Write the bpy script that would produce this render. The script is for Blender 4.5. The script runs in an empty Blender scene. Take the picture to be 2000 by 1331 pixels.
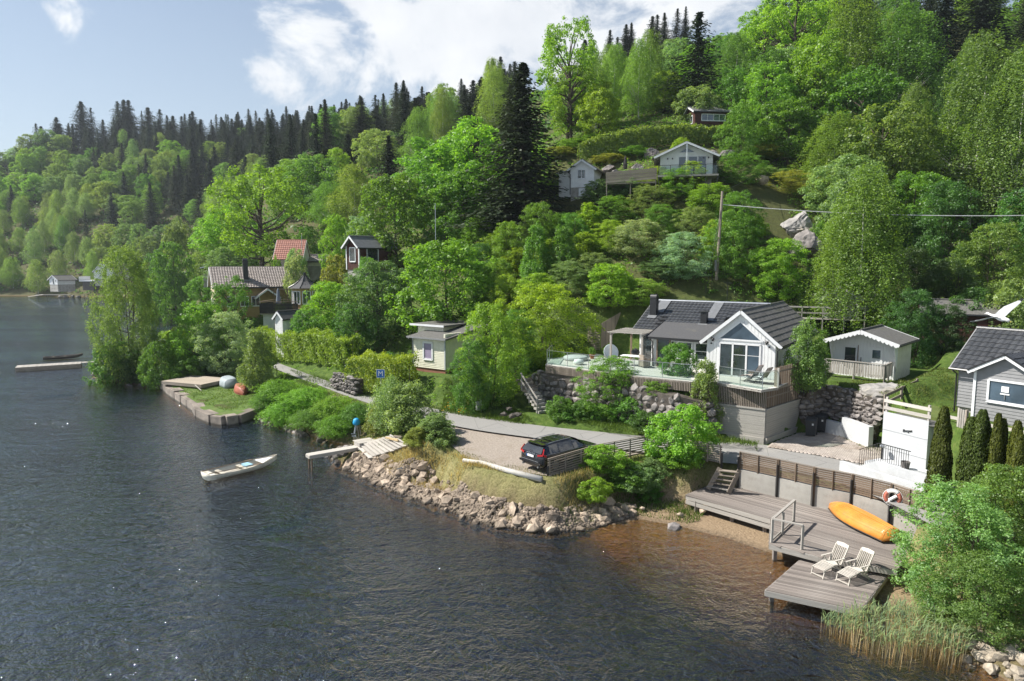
import bpy, bmesh, math, random
import numpy as np
from mathutils import Vector, Matrix, Euler
random.seed(7); rng = np.random.default_rng(7)
R = math.radians
S = bpy.context.scene
C = S.collection
# ---------------------------------------------------------------- camera, sky, sun, exposure
CAM_H = 13.0; PITCH = R(6.65); FPX = 1333.3
cd = bpy.data.cameras.new('camera'); cam = bpy.data.objects.new('camera', cd); C.objects.link(cam)
cam.location = (0, 0, CAM_H); cam.rotation_euler = (R(90) - PITCH, 0, 0)
cd.sensor_width = 36; cd.lens = 24; cd.clip_start = .1; cd.clip_end = 4000
S.camera = cam
SUN = Vector((-.92, .12, 1.0)).normalized()
el = math.asin(SUN.z); az = math.atan2(SUN.x, SUN.y)
sl = bpy.data.lights.new('sun', 'SUN'); sl.energy = 4.5; sl.angle = R(.55); sl.color = (1, .955, .88)
so = bpy.data.objects.new('sun', sl); C.objects.link(so); so.location = (-60, 20, 90)
so.rotation_euler = (-SUN).to_track_quat('-Z', 'Y').to_euler()
S.view_settings.view_transform = 'Standard'; S.view_settings.look = 'None'
S.view_settings.exposure = 1.0; S.view_settings.gamma = 1; S.view_settings.use_curve_mapping = False
S.render.engine = 'CYCLES'
S.cycles.max_bounces = 8; S.cycles.transparent_max_bounces = 10; S.cycles.diffuse_bounces = 6
S.cycles.glossy_bounces = 3; S.cycles.transmission_bounces = 4; S.cycles.volume_bounces = 0

class NT:
    """small wrapper to write node trees"""
    def __init__(s, t): s.t = t
    def n(s, kind, ins=None, **kw):
        nd = s.t.nodes.new(kind)
        for k, v in kw.items(): setattr(nd, k, v)
        for k, v in (ins or {}).items():
            if isinstance(v, bpy.types.NodeSocket): s.t.links.new(v, nd.inputs[k])
            else: nd.inputs[k].default_value = v
        return nd
    def math(s, op, a, b=0.0, c=0.0, clamp=False):
        nd = s.n('ShaderNodeMath', {0: a, 1: b, 2: c}, operation=op); nd.use_clamp = clamp
        return nd.outputs[0]
    def vec(s, op, a, b=(0, 0, 0)):
        nd = s.n('ShaderNodeVectorMath', {0: a, 1: b}, operation=op)
        return nd.outputs['Value'] if op in ('DOT_PRODUCT', 'LENGTH', 'DISTANCE') else nd.outputs[0]
    def mix(s, f, a, b, bl='MIX'):
        nd = s.n('ShaderNodeMix', data_type='RGBA', blend_type=bl)
        for i, v in ((0, f), (6, a), (7, b)):
            if isinstance(v, bpy.types.NodeSocket): s.t.links.new(v, nd.inputs[i])
            else: nd.inputs[i].default_value = v if i == 0 else (*v, 1)[:4]
        return nd.outputs[2]
    def ramp(s, f, pts, interp='LINEAR'):
        nd = s.n('ShaderNodeValToRGB', {0: f}); r = nd.color_ramp; r.interpolation = interp
        while len(r.elements) < len(pts): r.elements.new(.5)
        for e, (p, c) in zip(r.elements, pts):
            e.position = p; e.color = (*c, 1) if len(c) == 3 else c
        return nd.outputs[0]
    def noise(s, vec, sc, det=4, rough=.55, dist=0.0):
        return s.n('ShaderNodeTexNoise', {'Vector': vec, 'Scale': sc, 'Detail': det, 'Roughness': rough, 'Distortion': dist}).outputs[0]
    def smooth(s, x, a, b):
        nd = s.n('ShaderNodeMapRange', {'Value': x, 'From Min': a, 'From Max': b}, interpolation_type='SMOOTHSTEP')
        return nd.outputs[0]

def schlick(t, r0, e=5.0, normal=None):               # reflectance that is the same from both sides of a sheet
    g = t.n('ShaderNodeNewGeometry'); d = t.math('ABSOLUTE', t.vec('DOT_PRODUCT', g.outputs['Incoming'], normal if normal is not None else g.outputs['Normal']))
    return t.math('ADD', r0, t.math('MULTIPLY', 1 - r0, t.math('POWER', t.math('SUBTRACT', 1.0, d, clamp=True), e)), clamp=True)

world = bpy.data.worlds.new('World'); S.world = world; world.use_nodes = True
w = NT(world.node_tree); world.node_tree.nodes.clear()
sky = w.n('ShaderNodeTexSky', sky_type='NISHITA'); sky.sun_disc = False; sky.sun_elevation = el; sky.sun_rotation = az
sky.altitude = 100; sky.air_density = 1.0; sky.dust_density = 1.2; sky.ozone_density = 1.6
tc = w.n('ShaderNodeTexCoord').outputs['Generated']
zc = w.n('ShaderNodeSeparateXYZ', {0: tc}).outputs[2]
n1 = w.noise(w.vec('MULTIPLY', tc, (1, 1, 1.35)), 6.5, 14, .60, .35)
n2 = w.noise(tc, 1.1, 2, .5)
bump = None                                        # cloud banks: where the sky carries cumulus, all the way round
def dirv(u, v):
    a = (u - 1000) / FPX; b = (665.5 - v) / FPX
    return Vector((a, math.cos(PITCH) + b * math.sin(PITCH), -math.sin(PITCH) + b * math.cos(PITCH))).normalized()
banks = [(dirv(840, 40), .24), (dirv(1060, 120), .20), (dirv(1330, 60), .15), (dirv(1500, 40), .14), (dirv(640, 30), .15), (dirv(120, 20), .032), (dirv(640, 215), .03),
         (Vector((.8, .1, .5)).normalized(), .3), (Vector((.5, -.7, .5)).normalized(), .35), (Vector((-.5, -.8, .4)).normalized(), .3)]
for c, rad in banks:
    dd = w.vec('DISTANCE', tc, tuple(c))
    b = w.smooth(dd, rad * 1.25, rad * .2)
    if rad < .04: b = w.math('MULTIPLY', b, .62)
    bump = b if bump is None else w.math('MAXIMUM', bump, b)
dens = w.math('ADD', w.math('MULTIPLY', bump, .24), w.math('ADD', w.math('MULTIPLY', n1, 1.25), w.math('MULTIPLY', n2, .12)))
cl = w.smooth(dens, .77, .95)
cl = w.math('MULTIPLY', cl, w.math('MULTIPLY', bump, 3.0, clamp=True))
cl = w.math('MULTIPLY', cl, .92)
shade = w.noise(tc, 7, 6, .6)
ccol = w.ramp(shade, [(.3, (8.2, 8.5, 9.0)), (.62, (10.3, 10.4, 10.5))])
skyc = w.mix(1.0, sky.outputs[0], (.97, 1.06, 1.12), 'MULTIPLY')
veil = w.math('MULTIPLY', w.smooth(zc, .75, -.02), .50)
skyc = w.mix(veil, skyc, (7.6, 8.3, 8.9))
col = w.mix(cl, skyc, ccol)
bg = w.n('ShaderNodeBackground', {'Color': col, 'Strength': .0525})
w.t.links.new(bg.outputs[0], w.n('ShaderNodeOutputWorld').inputs[0])

# ---------------------------------------------------------------- helpers
def ray(u, v):
    a = (u - 1000) / FPX; b = (665.5 - v) / FPX
    return a, math.cos(PITCH) + b * math.sin(PITCH), -math.sin(PITCH) + b * math.cos(PITCH)
def W(u, v, z=0.0):                                # the point at height z seen at photo position u, v
    a, b, c = ray(u, v); t = (z - CAM_H) / c
    return Vector((a * t, b * t, z))
def D(u, v, Y):                                    # the point at distance Y seen there
    a, b, c = ray(u, v); t = Y / b
    return Vector((a * t, Y, CAM_H + c * t))

MATS = {}
def mat(name, c1, c2=None, scale=3.0, rough=.75, bump=0.0, bscale=None, stretch=(1, 1, 1), rnd=.0, metal=0.0, spec=.4, det=5, dirt=None, rot=(0, 0, 0), lo=.35, hi=.65, coat=0.0, wet=None):
    if name in MATS: return MATS[name]
    m = bpy.data.materials.new(name); m.use_nodes = True; t = NT(m.node_tree); m.node_tree.nodes.clear()
    co = t.n('ShaderNodeTexCoord').outputs['Object']
    mp = t.n('ShaderNodeMapping', {'Vector': co, 'Scale': stretch, 'Rotation': rot}).outputs[0]
    oi = t.n('ShaderNodeObjectInfo').outputs['Random']
    if rnd: mp = t.vec('ADD', mp, t.n('ShaderNodeCombineXYZ', {0: t.math('MULTIPLY', oi, 37.0), 1: t.math('MULTIPLY', oi, 91.0), 2: 0.0}).outputs[0])
    nz = t.noise(mp, scale, det, .6)
    c2 = c2 or tuple(x * .8 for x in c1)
    colr = t.ramp(nz, [(lo, c2), (hi, c1)])
    if dirt:
        dn = t.noise(co, dirt[1], 6, .65)
        colr = t.mix(t.math('MULTIPLY', t.smooth(dn, .52, .72), dirt[2] if len(dirt) > 2 else .6), colr, dirt[0])
    if rnd:
        colr = t.mix(1.0, colr, t.ramp(oi, [(0, (1 - rnd,) * 3), (1, (1 + rnd,) * 3)]), 'MULTIPLY')
    if wet:                                         # dark algae and wet line just above the lake level
        pz = t.n('ShaderNodeSeparateXYZ', {0: t.n('ShaderNodeNewGeometry').outputs['Position']}).outputs[2]
        colr = t.mix(t.math('MULTIPLY', t.smooth(t.math('ADD', pz, t.math('MULTIPLY', nz, .25)), .30, .14), .8), colr, wet)
    bs = t.n('ShaderNodeBsdfPrincipled', {'Base Color': colr, 'Roughness': rough, 'Metallic': metal, 'Specular IOR Level': spec, 'Coat Weight': coat})
    if bump:
        bn = t.noise(mp, bscale or scale * 3, 6, .65)
        b = t.n('ShaderNodeBump', {'Height': bn, 'Distance': bump, 'Strength': 1.0})
        t.t.links.new(b.outputs[0], bs.inputs['Normal'])
    t.t.links.new(bs.outputs[0], t.n('ShaderNodeOutputMaterial').inputs[0])
    MATS[name] = m
    return m

def tag(o, label=None, cat=None, group=None, kind=None):
    for k, v in (('label', label), ('category', cat), ('group', group), ('kind', kind)):
        if v: o[k] = v
    return o
def thing(name, label, cat, loc=(0, 0, 0), rz=0.0, group=None):
    o = bpy.data.objects.new(name, None); C.objects.link(o); o.empty_display_size = .2
    o.location = loc; o.rotation_euler = (0, 0, rz)
    return tag(o, label, cat, group)
def obj(name, me, parent=None, loc=None, rot=None, scale=None):
    o = bpy.data.objects.new(name, me); C.objects.link(o)
    if parent is not None: o.parent = parent
    if loc is not None: o.location = loc
    if rot is not None: o.rotation_euler = rot
    if scale is not None: o.scale = scale
    return o
class MB:
    """collects shapes into one mesh"""
    def __init__(s): s.v = []; s.f = []
    def add(s, vs, fs):
        b = len(s.v); s.v += [tuple(x) for x in vs]; s.f += [tuple(b + i for i in f) for f in fs]; return s
    def box(s, x0, x1, y0, y1, z0, z1):
        vs = [(x, y, z) for z in (z0, z1) for y in (y0, y1) for x in (x0, x1)]
        return s.add(vs, [(0, 2, 3, 1), (4, 5, 7, 6), (0, 1, 5, 4), (2, 6, 7, 3), (0, 4, 6, 2), (1, 3, 7, 5)])
    def bar(s, a, b, w, h, up=(0, 0, 1)):          # rectangular bar from a to b
        a, b = Vector(a), Vector(b); d = (b - a).normalized(); x = d.cross(Vector(up))
        if x.length < 1e-4: x = Vector((1, 0, 0))
        x.normalize(); y = x.cross(d)
        vs = [p + x * i * w / 2 + y * j * h / 2 for p in (a, b) for i, j in ((-1, -1), (1, -1), (1, 1), (-1, 1))]
        return s.add(vs, [(0, 1, 2, 3), (7, 6, 5, 4), (0, 4, 5, 1), (1, 5, 6, 2), (2, 6, 7, 3), (3, 7, 4, 0)])
    def tube(s, pts, rad, n=8, cap=True):
        pts = [Vector(p) for p in pts]; rad = rad if hasattr(rad, '__len__') else [rad] * len(pts)
        vs = []; fs = []; px = None
        for i, p in enumerate(pts):
            d = (pts[min(i + 1, len(pts) - 1)] - pts[max(i - 1, 0)]).normalized()
            x = px if px is not None else (Vector((1, 0, 0)) if abs(d.x) < .8 else Vector((0, 1, 0)))
            x = (x - d * x.dot(d)).normalized(); px = x; y = d.cross(x)
            vs += [p + (x * math.cos(k * 2 * math.pi / n) + y * math.sin(k * 2 * math.pi / n)) * rad[i] for k in range(n)]
            if i: fs += [((i - 1) * n + k, (i - 1) * n + (k + 1) % n, i * n + (k + 1) % n, i * n + k) for k in range(n)]
        if cap: fs += [tuple(range(n))[::-1], tuple((len(pts) - 1) * n + k for k in range(n))]
        return s.add(vs, fs)
    def poly(s, pts, th):                           # flat polygon pts (3-D), extruded by vector th
        n = len(pts); th = Vector(th); a = [Vector(p) for p in pts]; b = [p + th for p in a]
        return s.add(a + b, [tuple(range(n))[::-1], tuple(range(n, 2 * n))] + [(i, (i + 1) % n, n + (i + 1) % n, n + i) for i in range(n)])
    def lathe(s, prof, n=16, c=(0, 0, 0)):          # prof: (r, z)
        vs = [(c[0] + r * math.cos(2 * math.pi * k / n), c[1] + r * math.sin(2 * math.pi * k / n), c[2] + z) for r, z in prof for k in range(n)]
        fs = [(i * n + k, i * n + (k + 1) % n, (i + 1) * n + (k + 1) % n, (i + 1) * n + k) for i in range(len(prof) - 1) for k in range(n)]
        fs += [tuple(range(n))[::-1], tuple((len(prof) - 1) * n + k for k in range(n))]
        return s.add(vs, fs)
    def grid(s, rows):                              # rows of equal length -> quads
        m = len(rows[0]); b = [p for r in rows for p in r]
        return s.add(b, [(i * m + j, i * m + j + 1, (i + 1) * m + j + 1, (i + 1) * m + j) for i in range(len(rows) - 1) for j in range(m - 1)])
    def mesh(s, name, m, smooth=False, fix=True):
        me = bpy.data.meshes.new(name); me.from_pydata(s.v, [], s.f)
        if fix:
            bm = bmesh.new(); bm.from_mesh(me); bmesh.ops.recalc_face_normals(bm, faces=bm.faces); bm.to_mesh(me); bm.free()
        me.materials.append(m)
        if smooth: me.shade_smooth()
        return me
    def build(s, name, m, parent=None, smooth=False, **k):
        return obj(name, s.mesh(name, m, smooth), parent, **k)
def fast_mesh(name, V, F, m, attr=None, smooth=False):      # numpy verts (n,3), quads or tris (k,4|3)
    me = bpy.data.meshes.new(name); k = F.shape[1]
    me.vertices.add(len(V)); me.vertices.foreach_set('co', np.ascontiguousarray(V, dtype=np.float32).ravel())
    me.loops.add(F.size); me.loops.foreach_set('vertex_index', np.ascontiguousarray(F, dtype=np.int32).ravel())
    me.polygons.add(len(F)); me.polygons.foreach_set('loop_start', np.arange(0, F.size, k, dtype=np.int32))
    me.update(calc_edges=True)
    if attr is not None:
        a = me.attributes.new('rnd', 'FLOAT', 'FACE'); a.data.foreach_set('value', attr.astype(np.float32))
    me.materials.append(m)
    if smooth: me.shade_smooth()
    return me
def copy_tree(o, parent=None):
    c = o.copy(); C.objects.link(c)
    if parent is not None: c.parent = parent
    for ch in list(o.children): copy_tree(ch, c)
    return c
# ---------------------------------------------------------------- terrain
SHORE = [W(*p).xy for p in [(2300, 1500), (2000, 1345), (1890, 1290), (1760, 1200), (1725, 1150), (1640, 1110), (1520, 1075), (1440, 1048), (1340, 1022), (1240, 1005), (1190, 1018),
         (1080, 1040), (960, 1025), (850, 985), (760, 955), (680, 915), (655, 898), (700, 880), (690, 870), (640, 862), (590, 845), (540, 825), (497, 813), (440, 822), (380, 803), (318, 757),
         (280, 752), (230, 747), (180, 737), (195, 722), (240, 706)]]
SHORE += [Vector(p) for p in [(-50, 90), (-50, 104), (-58, 118), (-66, 136), (-76, 158), (-92, 180), (-110, 205), (-117, 228), (-126, 242), (-142, 250), (-160, 254), (-200, 258), (-260, 262), (-420, 268),
                              (-420, 900), (500, 900), (500, -80), (60, -80), (30, 6)]]
SP = np.array([tuple(p) for p in SHORE])
def shore_dist(P):                                  # signed distance to the shoreline, positive on land
    d = np.full(len(P), 1e9); ins = np.zeros(len(P), bool); n = len(SP)
    for i in range(n):
        a, b = SP[i], SP[(i + 1) % n]; ab = b - a
        t = np.clip(((P - a) @ ab) / (ab @ ab), 0, 1)
        d = np.minimum(d, np.hypot(*(P - a - t[:, None] * ab).T))
        cr = ((a[1] > P[:, 1]) != (b[1] > P[:, 1])) & (P[:, 0] < (b[0] - a[0]) * (P[:, 1] - a[1]) / (b[1] - a[1] + 1e-12) + a[0])
        ins ^= cr
    return np.where(ins, d, -d)
CTRL = []
def cp(*ps): CTRL.extend(Vector(p) for p in ps)
for i, p in enumerate(SHORE[:44]): cp((p.x, p.y, .25))
ROADU = [W(u, v, 2.1) for u, v in [(545, 708), (550, 712), (640, 745), (700, 768), (780, 784), (870, 803), (1040, 830), (1160, 843), (1260, 853), (1380, 862), (1450, 866), (1520, 873), (1600, 886), (1690, 903), (1770, 930), (1880, 990)]]
ROADL = [W(u, v, 2.1) for u, v in [(535, 715), (540, 722), (620, 752), (680, 775), (770, 803), (900, 835), (1060, 858), (1130, 866), (1200, 876), (1300, 890), (1390, 902), (1440, 907), (1480, 912), (1590, 932), (1700, 966), (1830, 1032)]]
cp(*ROADU, *ROADL)
cp((-28.5, 78, 2.2), (-31, 86, 2.3), (-36, 98, 3))
for u, v, z in [(920, 905, 1.9), (1000, 930, 1.9), (1060, 945, 1.8), (840, 880, 1.9), (1130, 935, 1.6), (1260, 935, 1.4), (1250, 975, .8), (850, 930, 1.8), (760, 860, 1.7), (700, 850, 1.0),
                (620, 790, 1.6), (560, 770, 1.6), (1720, 905, 2.3), (1560, 860, 2.35), (1640, 850, 2.4), (1700, 880, 2.4), (1180, 790, 2.6), (1060, 800, 2.5), (1300, 840, 2.4), (930, 790, 2.5), (1000, 805, 2.4),
                (760, 740, 2.8), (690, 715, 3.0), (1780, 850, 5.0), (1740, 780, 5.2), (1830, 770, 5.6), (1990, 850, 5.3), (1640, 740, 5.3), (1720, 755, 5.3), (1850, 730, 6.2), (1560, 740, 5.0)]:
    cp(W(u, v, z))
cp((2.5, 52.2, 4.4), (6, 51.5, 4.6), (9.5, 50, 4.8), (13, 46, 4.9), (17, 48, 5.0), (20, 54, 5.4), (14, 57, 5.8), (8, 58, 5.6), (3, 58, 5.4), (14, 41.2, 2.4), (22, 40, 5.2), (25, 35, 5.4), (28, 28, 5.4), (24, 24, 2.2), (20, 27, 2.0), (27, 18, 2.0), (22, 48, 5.6), (27, 46, 5.9),
   (-8.4, 58, 3.6), (-3.4, 62, 3.9), (-9, 66, 4.2), (-14, 68, 4.0), (-3, 52, 2.6))
for u, v, Y in [(1340, 348, 75), (1140, 382, 80), (1250, 352, 78), (1385, 248, 95), (1200, 290, 90), (1300, 262, 92), (1100, 300, 90), (1450, 262, 95), (1400, 548, 62), (1555, 440, 70), (1610, 640, 57), (1480, 560, 62), (1420, 480, 67),
                (1700, 560, 64), (1800, 640, 56), (1900, 620, 58), (1990, 600, 60), (1900, 480, 72), (2050, 420, 78), (1700, 330, 90), (1900, 250, 100), (2100, 200, 105), (1500, 200, 105),
                (1250, 180, 150), (1300, 110, 215), (1500, 60, 150), (1700, 40, 150), (2000, 20, 150),
                (510, 622, 90), (560, 615, 95), (430, 612, 92), (600, 580, 98), (695, 545, 95), (740, 545, 88), (850, 500, 85), (950, 500, 80), (1020, 445, 80), (1100, 600, 60), (1200, 520, 66), (1250, 570, 62), (1060, 520, 70), (1150, 450, 74), (950, 590, 68), (850, 600, 72), (640, 640, 82),
                (950, 330, 122), (850, 380, 122), (1000, 250, 160), (1100, 260, 110), (850, 250, 205), (720, 420, 125), (600, 400, 150), (450, 480, 130), (560, 500, 115), (600, 300, 205), (690, 330, 265), (560, 330, 280), (400, 300, 360),
                (200, 282, 400), (60, 318, 385), (0, 322, 380), (300, 450, 285), (400, 440, 240), (350, 560, 215), (410, 580, 160), (380, 600, 135), (150, 450, 300), (0, 450, 310), (120, 560, 263), (250, 562, 250), (0, 560, 268), (700, 270, 300), (-200, 480, 320), (-200, 345, 420)]:
    cp(D(u, v, Y))
cp((-300, 900, 90), (0, 900, 110), (300, 900, 110), (0, 500, 90), (150, 300, 85), (300, 300, 95), (-200, 600, 95), (120, 120, 48), (160, 60, 40), (90, 20, 14), (60, 40, 11), (300, 0, 60))
CT = np.array([tuple(p) for p in CTRL])
def tps_fit(P, Z, lam=.6):
    n = len(P); r = np.hypot(P[:, None, 0] - P[None, :, 0], P[:, None, 1] - P[None, :, 1])
    K = r + 0; A = np.zeros((n + 3, n + 3)); A[:n, :n] = -K - np.eye(n) * lam * -1
    A[:n, :n] = -K + np.eye(n) * lam * -1; Pm = np.c_[np.ones(n), P]; A[:n, n:] = Pm; A[n:, :n] = Pm.T
    return np.linalg.solve(A, np.r_[Z, 0, 0, 0])
CW = tps_fit(CT[:, :2], CT[:, 2])
def smoothstep(a, b, x): t = np.clip((x - a) / (b - a), 0, 1); return t * t * (3 - 2 * t)
def inside_poly(P, Q):
    ins = np.zeros(len(P), bool); n = len(Q)
    for i in range(n):
        a, b = Q[i], Q[(i + 1) % n]
        ins ^= ((a[1] > P[:, 1]) != (b[1] > P[:, 1])) & (P[:, 0] < (b[0] - a[0]) * (P[:, 1] - a[1]) / (b[1] - a[1] + 1e-12) + a[0])
    return ins
def poly_dist(P, Q):
    d = np.full(len(P), 1e9); n = len(Q)
    for i in range(n):
        a, b = np.array(Q[i]), np.array(Q[(i + 1) % n]); ab = b - a
        t = np.clip(((P - a) @ ab) / (ab @ ab), 0, 1); d = np.minimum(d, np.hypot(*(P - a - t[:, None] * ab).T))
    return np.where(inside_poly(P, Q), 0, d)
def xy(*pts): return [tuple(Vector(p).xy) for p in pts]
ROADQ = xy(*ROADU, *ROADL[::-1])
PARK = xy(*[W(u, v, 1.95) for u, v in [(880, 826), (1060, 855), (1200, 874), (1262, 884), (1165, 908), (1075, 932), (960, 915), (905, 893), (880, 870), (862, 850)]])
DRIVE = xy(*[W(u, v, 2.3) for u, v in [(1500, 869), (1510, 862), (1560, 842), (1618, 842), (1720, 868), (1722, 895), (1704, 904), (1690, 902), (1600, 885)]])
DECKZ = 5.5
QV = [W(u, v, .62) for u, v in ((316, 745), (350, 767), (386, 790), (392, 800), (418, 812), (440, 815), (462, 812), (496, 800), (500, 790))]
QLAWN = xy(*QV) + [tuple(W(u, v, .78).xy) for u, v in ((505, 770), (480, 745), (400, 725), (330, 728))]
FEET = [W(u, v, .9) for u, v in ((1442, 952), (1518, 970), (1588, 988), (1662, 1004), (1738, 1026), (1810, 1052))]
def L2W(x, y, z=0.0):                               # main house axes -> world
    return Vector((13.0 + .823 * x + .568 * y, 45.15 - .568 * x + .823 * y, z))
DECK = [W(1066, 712, DECKZ), W(1236, 734, DECKZ), W(1349, 745, DECKZ), W(1402, 748, DECKZ), W(1487, 762, DECKZ), W(1519, 757, DECKZ)]
SHELF = xy(DECK[0], DECK[1], DECK[2], W(1402, 752, DECKZ), L2W(-.5, -2.6), L2W(4.4, -1.2), L2W(5.2, 0), L2W(5, 11), L2W(-7.5, 11.5), L2W(-8.5, 5), L2W(-11, 8))
PADS = [  # polygon, height, blend width
    (ROADQ, 2.1, 1.5, .55), (PARK, 1.97, 1.3, .5), (DRIVE, 2.16, .7, .3), (SHELF, 4.75, .35),
    (xy(*[W(u, v, 5.25) for u, v in [(1600, 752), (1722, 772), (1800, 742), (1830, 700), (1640, 690)]]), 5.25, 1.0),
    (xy((20.6, 31.9), (21.5, 29), (24, 27), (34, 30), (31, 40), (24.5, 38)), 5.2, 1.0),
    (QLAWN, .70, .6),
    (xy((-8.6, 57.6), (-5.1, 54.1), (-1.5, 61), (-5, 65)), 3.55, 1.0),
    (xy(*[W(u, v, 2.45) for u, v in [(1040, 776), (1066, 784), (1150, 801), (1236, 819), (1320, 839), (1376, 841), (1493, 860), (1480, 880), (1300, 856), (1160, 840), (1040, 826), (1010, 800)]]), 2.42, .22),
    (xy(*[W(u, v, 2.4) for u, v in [(1490, 862), (1556, 836), (1610, 832), (1668, 846), (1716, 864), (1720, 900), (1690, 915), (1560, 900), (1470, 885)]]), 2.15, .22),
    (xy(W(1330, 985, .4), W(1385, 948, .9), *FEET, (14.6, 26.4), (11.5, 27.5), (10.9, 31)), .1, .45),
]
def height(P):
    P = np.asarray(P, float).reshape(-1, 2); out = np.empty(len(P))
    for i in range(0, len(P), 8000):
        q = P[i:i + 8000]; r = np.hypot(q[:, None, 0] - CT[None, :, 0], q[:, None, 1] - CT[None, :, 1])
        z = -r @ CW[:-3] + CW[-3] + q @ CW[-2:]
        sd = shore_dist(q)
        near = np.hypot(q[:, 0] - 12, q[:, 1] - 30) < 16
        beach = smoothstep(9.5, 6, np.hypot((q[:, 0] - 11.0), (q[:, 1] - 30.5)))
        land = np.maximum(z, .06 + np.clip(sd, 0, 1.0) * (.22 - .16 * beach))
        k = 1.25 - 1.14 * beach
        wet = -np.minimum(np.abs(sd) * k, 3.2) + .06
        zz = np.where(sd > 0, np.minimum(land, .06 + sd * (.85 - .73 * beach) + np.maximum(0, sd - 2.2) * 3), wet)
        for Q, hz, bw, *gr in PADS:
            pd = poly_dist(q, Q); f = smoothstep(bw, gr[0] if gr else 0, pd) * (sd > .3)
            zz = zz * (1 - f) + hz * f
        out[i:i + 8000] = zz
    return out
def WG(u, v, dz=0.0):                               # the ground point seen at u, v
    z = 2.0
    for _ in range(25): p = W(u, v, z); z = .5 * z + .5 * float(height([(p.x, p.y)])[0])
    return Vector((p.x, p.y, z + dz))
def ground(x, y): return float(height([(x, y)])[0])
def spaced(segs):
    o = []
    for a, b, s in segs: o += list(np.arange(a, b, s))
    return np.array(o + [segs[-1][1]])
gx = spaced([(-1000, -420, 40), (-420, -120, 8), (-120, -60, 3), (-60, -30, 1.0), (-30, 34, .5), (34, 60, 2), (60, 160, 5), (160, 900, 40)])
gy = spaced([(-300, 4, 30), (4, 20, 1.0), (20, 66, .5), (66, 110, 1.2), (110, 200, 4), (200, 300, 5), (300, 520, 9), (520, 1500, 50)])
GX, GY = np.meshgrid(gx, gy); GP = np.c_[GX.ravel(), GY.ravel()]
GZ = height(GP)
GZ += np.where(GZ > .4, 1, .15) * (np.sin(GP[:, 0] * 1.3 + np.sin(GP[:, 1] * .9) * 2) * np.sin(GP[:, 1] * 1.1 + 1.7 * np.sin(GP[:, 0] * .7))) * .06
for Q, hz, bw, *gr in PADS[:3]:
    m_ = inside_poly(GP, Q); m2 = poly_dist(GP, Q) < gr[0]; GZ[m2] = np.minimum(GZ[m2], hz - .0); GZ[m_] = np.minimum(GZ[m_], hz - .03)
nx = len(gx); ii = (np.arange(len(gy) - 1)[:, None] * nx + np.arange(nx - 1)[None, :]).ravel()
GF = np.c_[ii, ii + 1, ii + nx + 1, ii + nx]

def ground_mat():
    m = bpy.data.materials.new('ground_soil_and_grass'); m.use_nodes = True; t = NT(m.node_tree); m.node_tree.nodes.clear()
    co = t.n('ShaderNodeTexCoord').outputs['Object']; z = t.n('ShaderNodeSeparateXYZ', {0: co}).outputs[2]
    n1 = t.noise(co, .35, 6, .6); n2 = t.noise(co, 2.5, 6, .65); n3 = t.noise(co, 9, 4, .7)
    grass = t.ramp(n2, [(.3, (.035, .060, .012)), (.55, (.075, .125, .022)), (.75, (.15, .16, .05))])
    dry = t.ramp(n3, [(.35, (.16, .135, .06)), (.6, (.33, .28, .14))])
    soil = t.ramp(n3, [(.3, (.05, .035, .022)), (.7, (.14, .10, .065))])
    att = t.n('ShaderNodeAttribute', attribute_name='cover').outputs['Color']
    sp = t.n('ShaderNodeSeparateColor', {0: att})
    c = t.mix(sp.outputs[0], grass, dry); c = t.mix(sp.outputs[1], c, soil)
    sand = t.ramp(n3, [(.3, (.20, .14, .085)), (.7, (.34, .255, .165))])
    bed = t.ramp(t.math('MULTIPLY', z, -.34), [(.0, (.20, .15, .10)), (.03, (.22, .15, .07)), (.085, (.155, .095, .035)), (.16, (.055, .035, .014)), (.32, (.014, .010, .006)), (1, (.005, .005, .005))])  # sand to mud bed; darkening with depth stands in for water absorbing light
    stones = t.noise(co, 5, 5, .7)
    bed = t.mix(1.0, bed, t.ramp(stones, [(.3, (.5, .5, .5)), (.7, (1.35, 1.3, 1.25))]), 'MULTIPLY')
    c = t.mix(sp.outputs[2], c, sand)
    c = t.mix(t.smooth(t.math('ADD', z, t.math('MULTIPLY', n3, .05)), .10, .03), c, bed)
    bs = t.n('ShaderNodeBsdfPrincipled', {'Base Color': c, 'Roughness': .9, 'Specular IOR Level': .15})
    b = t.n('ShaderNodeBump', {'Height': t.math('ADD', n3, t.math('MULTIPLY', n2, .5)), 'Distance': .09, 'Strength': 1.0})
    t.t.links.new(b.outputs[0], bs.inputs['Normal']); t.t.links.new(bs.outputs[0], t.n('ShaderNodeOutputMaterial').inputs[0])
    return m
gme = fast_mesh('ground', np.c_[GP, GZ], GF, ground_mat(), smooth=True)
sd_ = shore_dist(GP); cov = np.zeros((len(GP), 4)); cov[:, 3] = 1
near_ = (GP[:, 1] < 60) & (GP[:, 0] > -16) & (GP[:, 0] < 24)
cov[:, 0] = np.where(near_, smoothstep(9.5, 2, sd_) * smoothstep(2.6, 1.6, GZ), 0) * .8
forest = smoothstep(6, 12, GZ) + ((GP[:, 1] > 110) & (GP[:, 0] < -20))
cov[:, 1] = np.clip(forest * .5, 0, .5) + .15 * ((GP[:, 1] > 125) & (GP[:, 0] < 5))
cov[:, 1] = np.maximum(cov[:, 1], np.where((sd_ < 1.2) & (GP[:, 1] < 60), .6, 0))
cov[:, 2] = smoothstep(8.5, 6.5, np.hypot(GP[:, 0] - 10.8, GP[:, 1] - 31)) * (GZ < .75)
a_ = gme.color_attributes.new('cover', 'FLOAT_COLOR', 'POINT'); a_.data.foreach_set('color', cov.astype(np.float32).ravel())
tag(obj('ground', gme), 'grassy hillside and shore ground falling to the lake', kind='structure')

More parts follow.
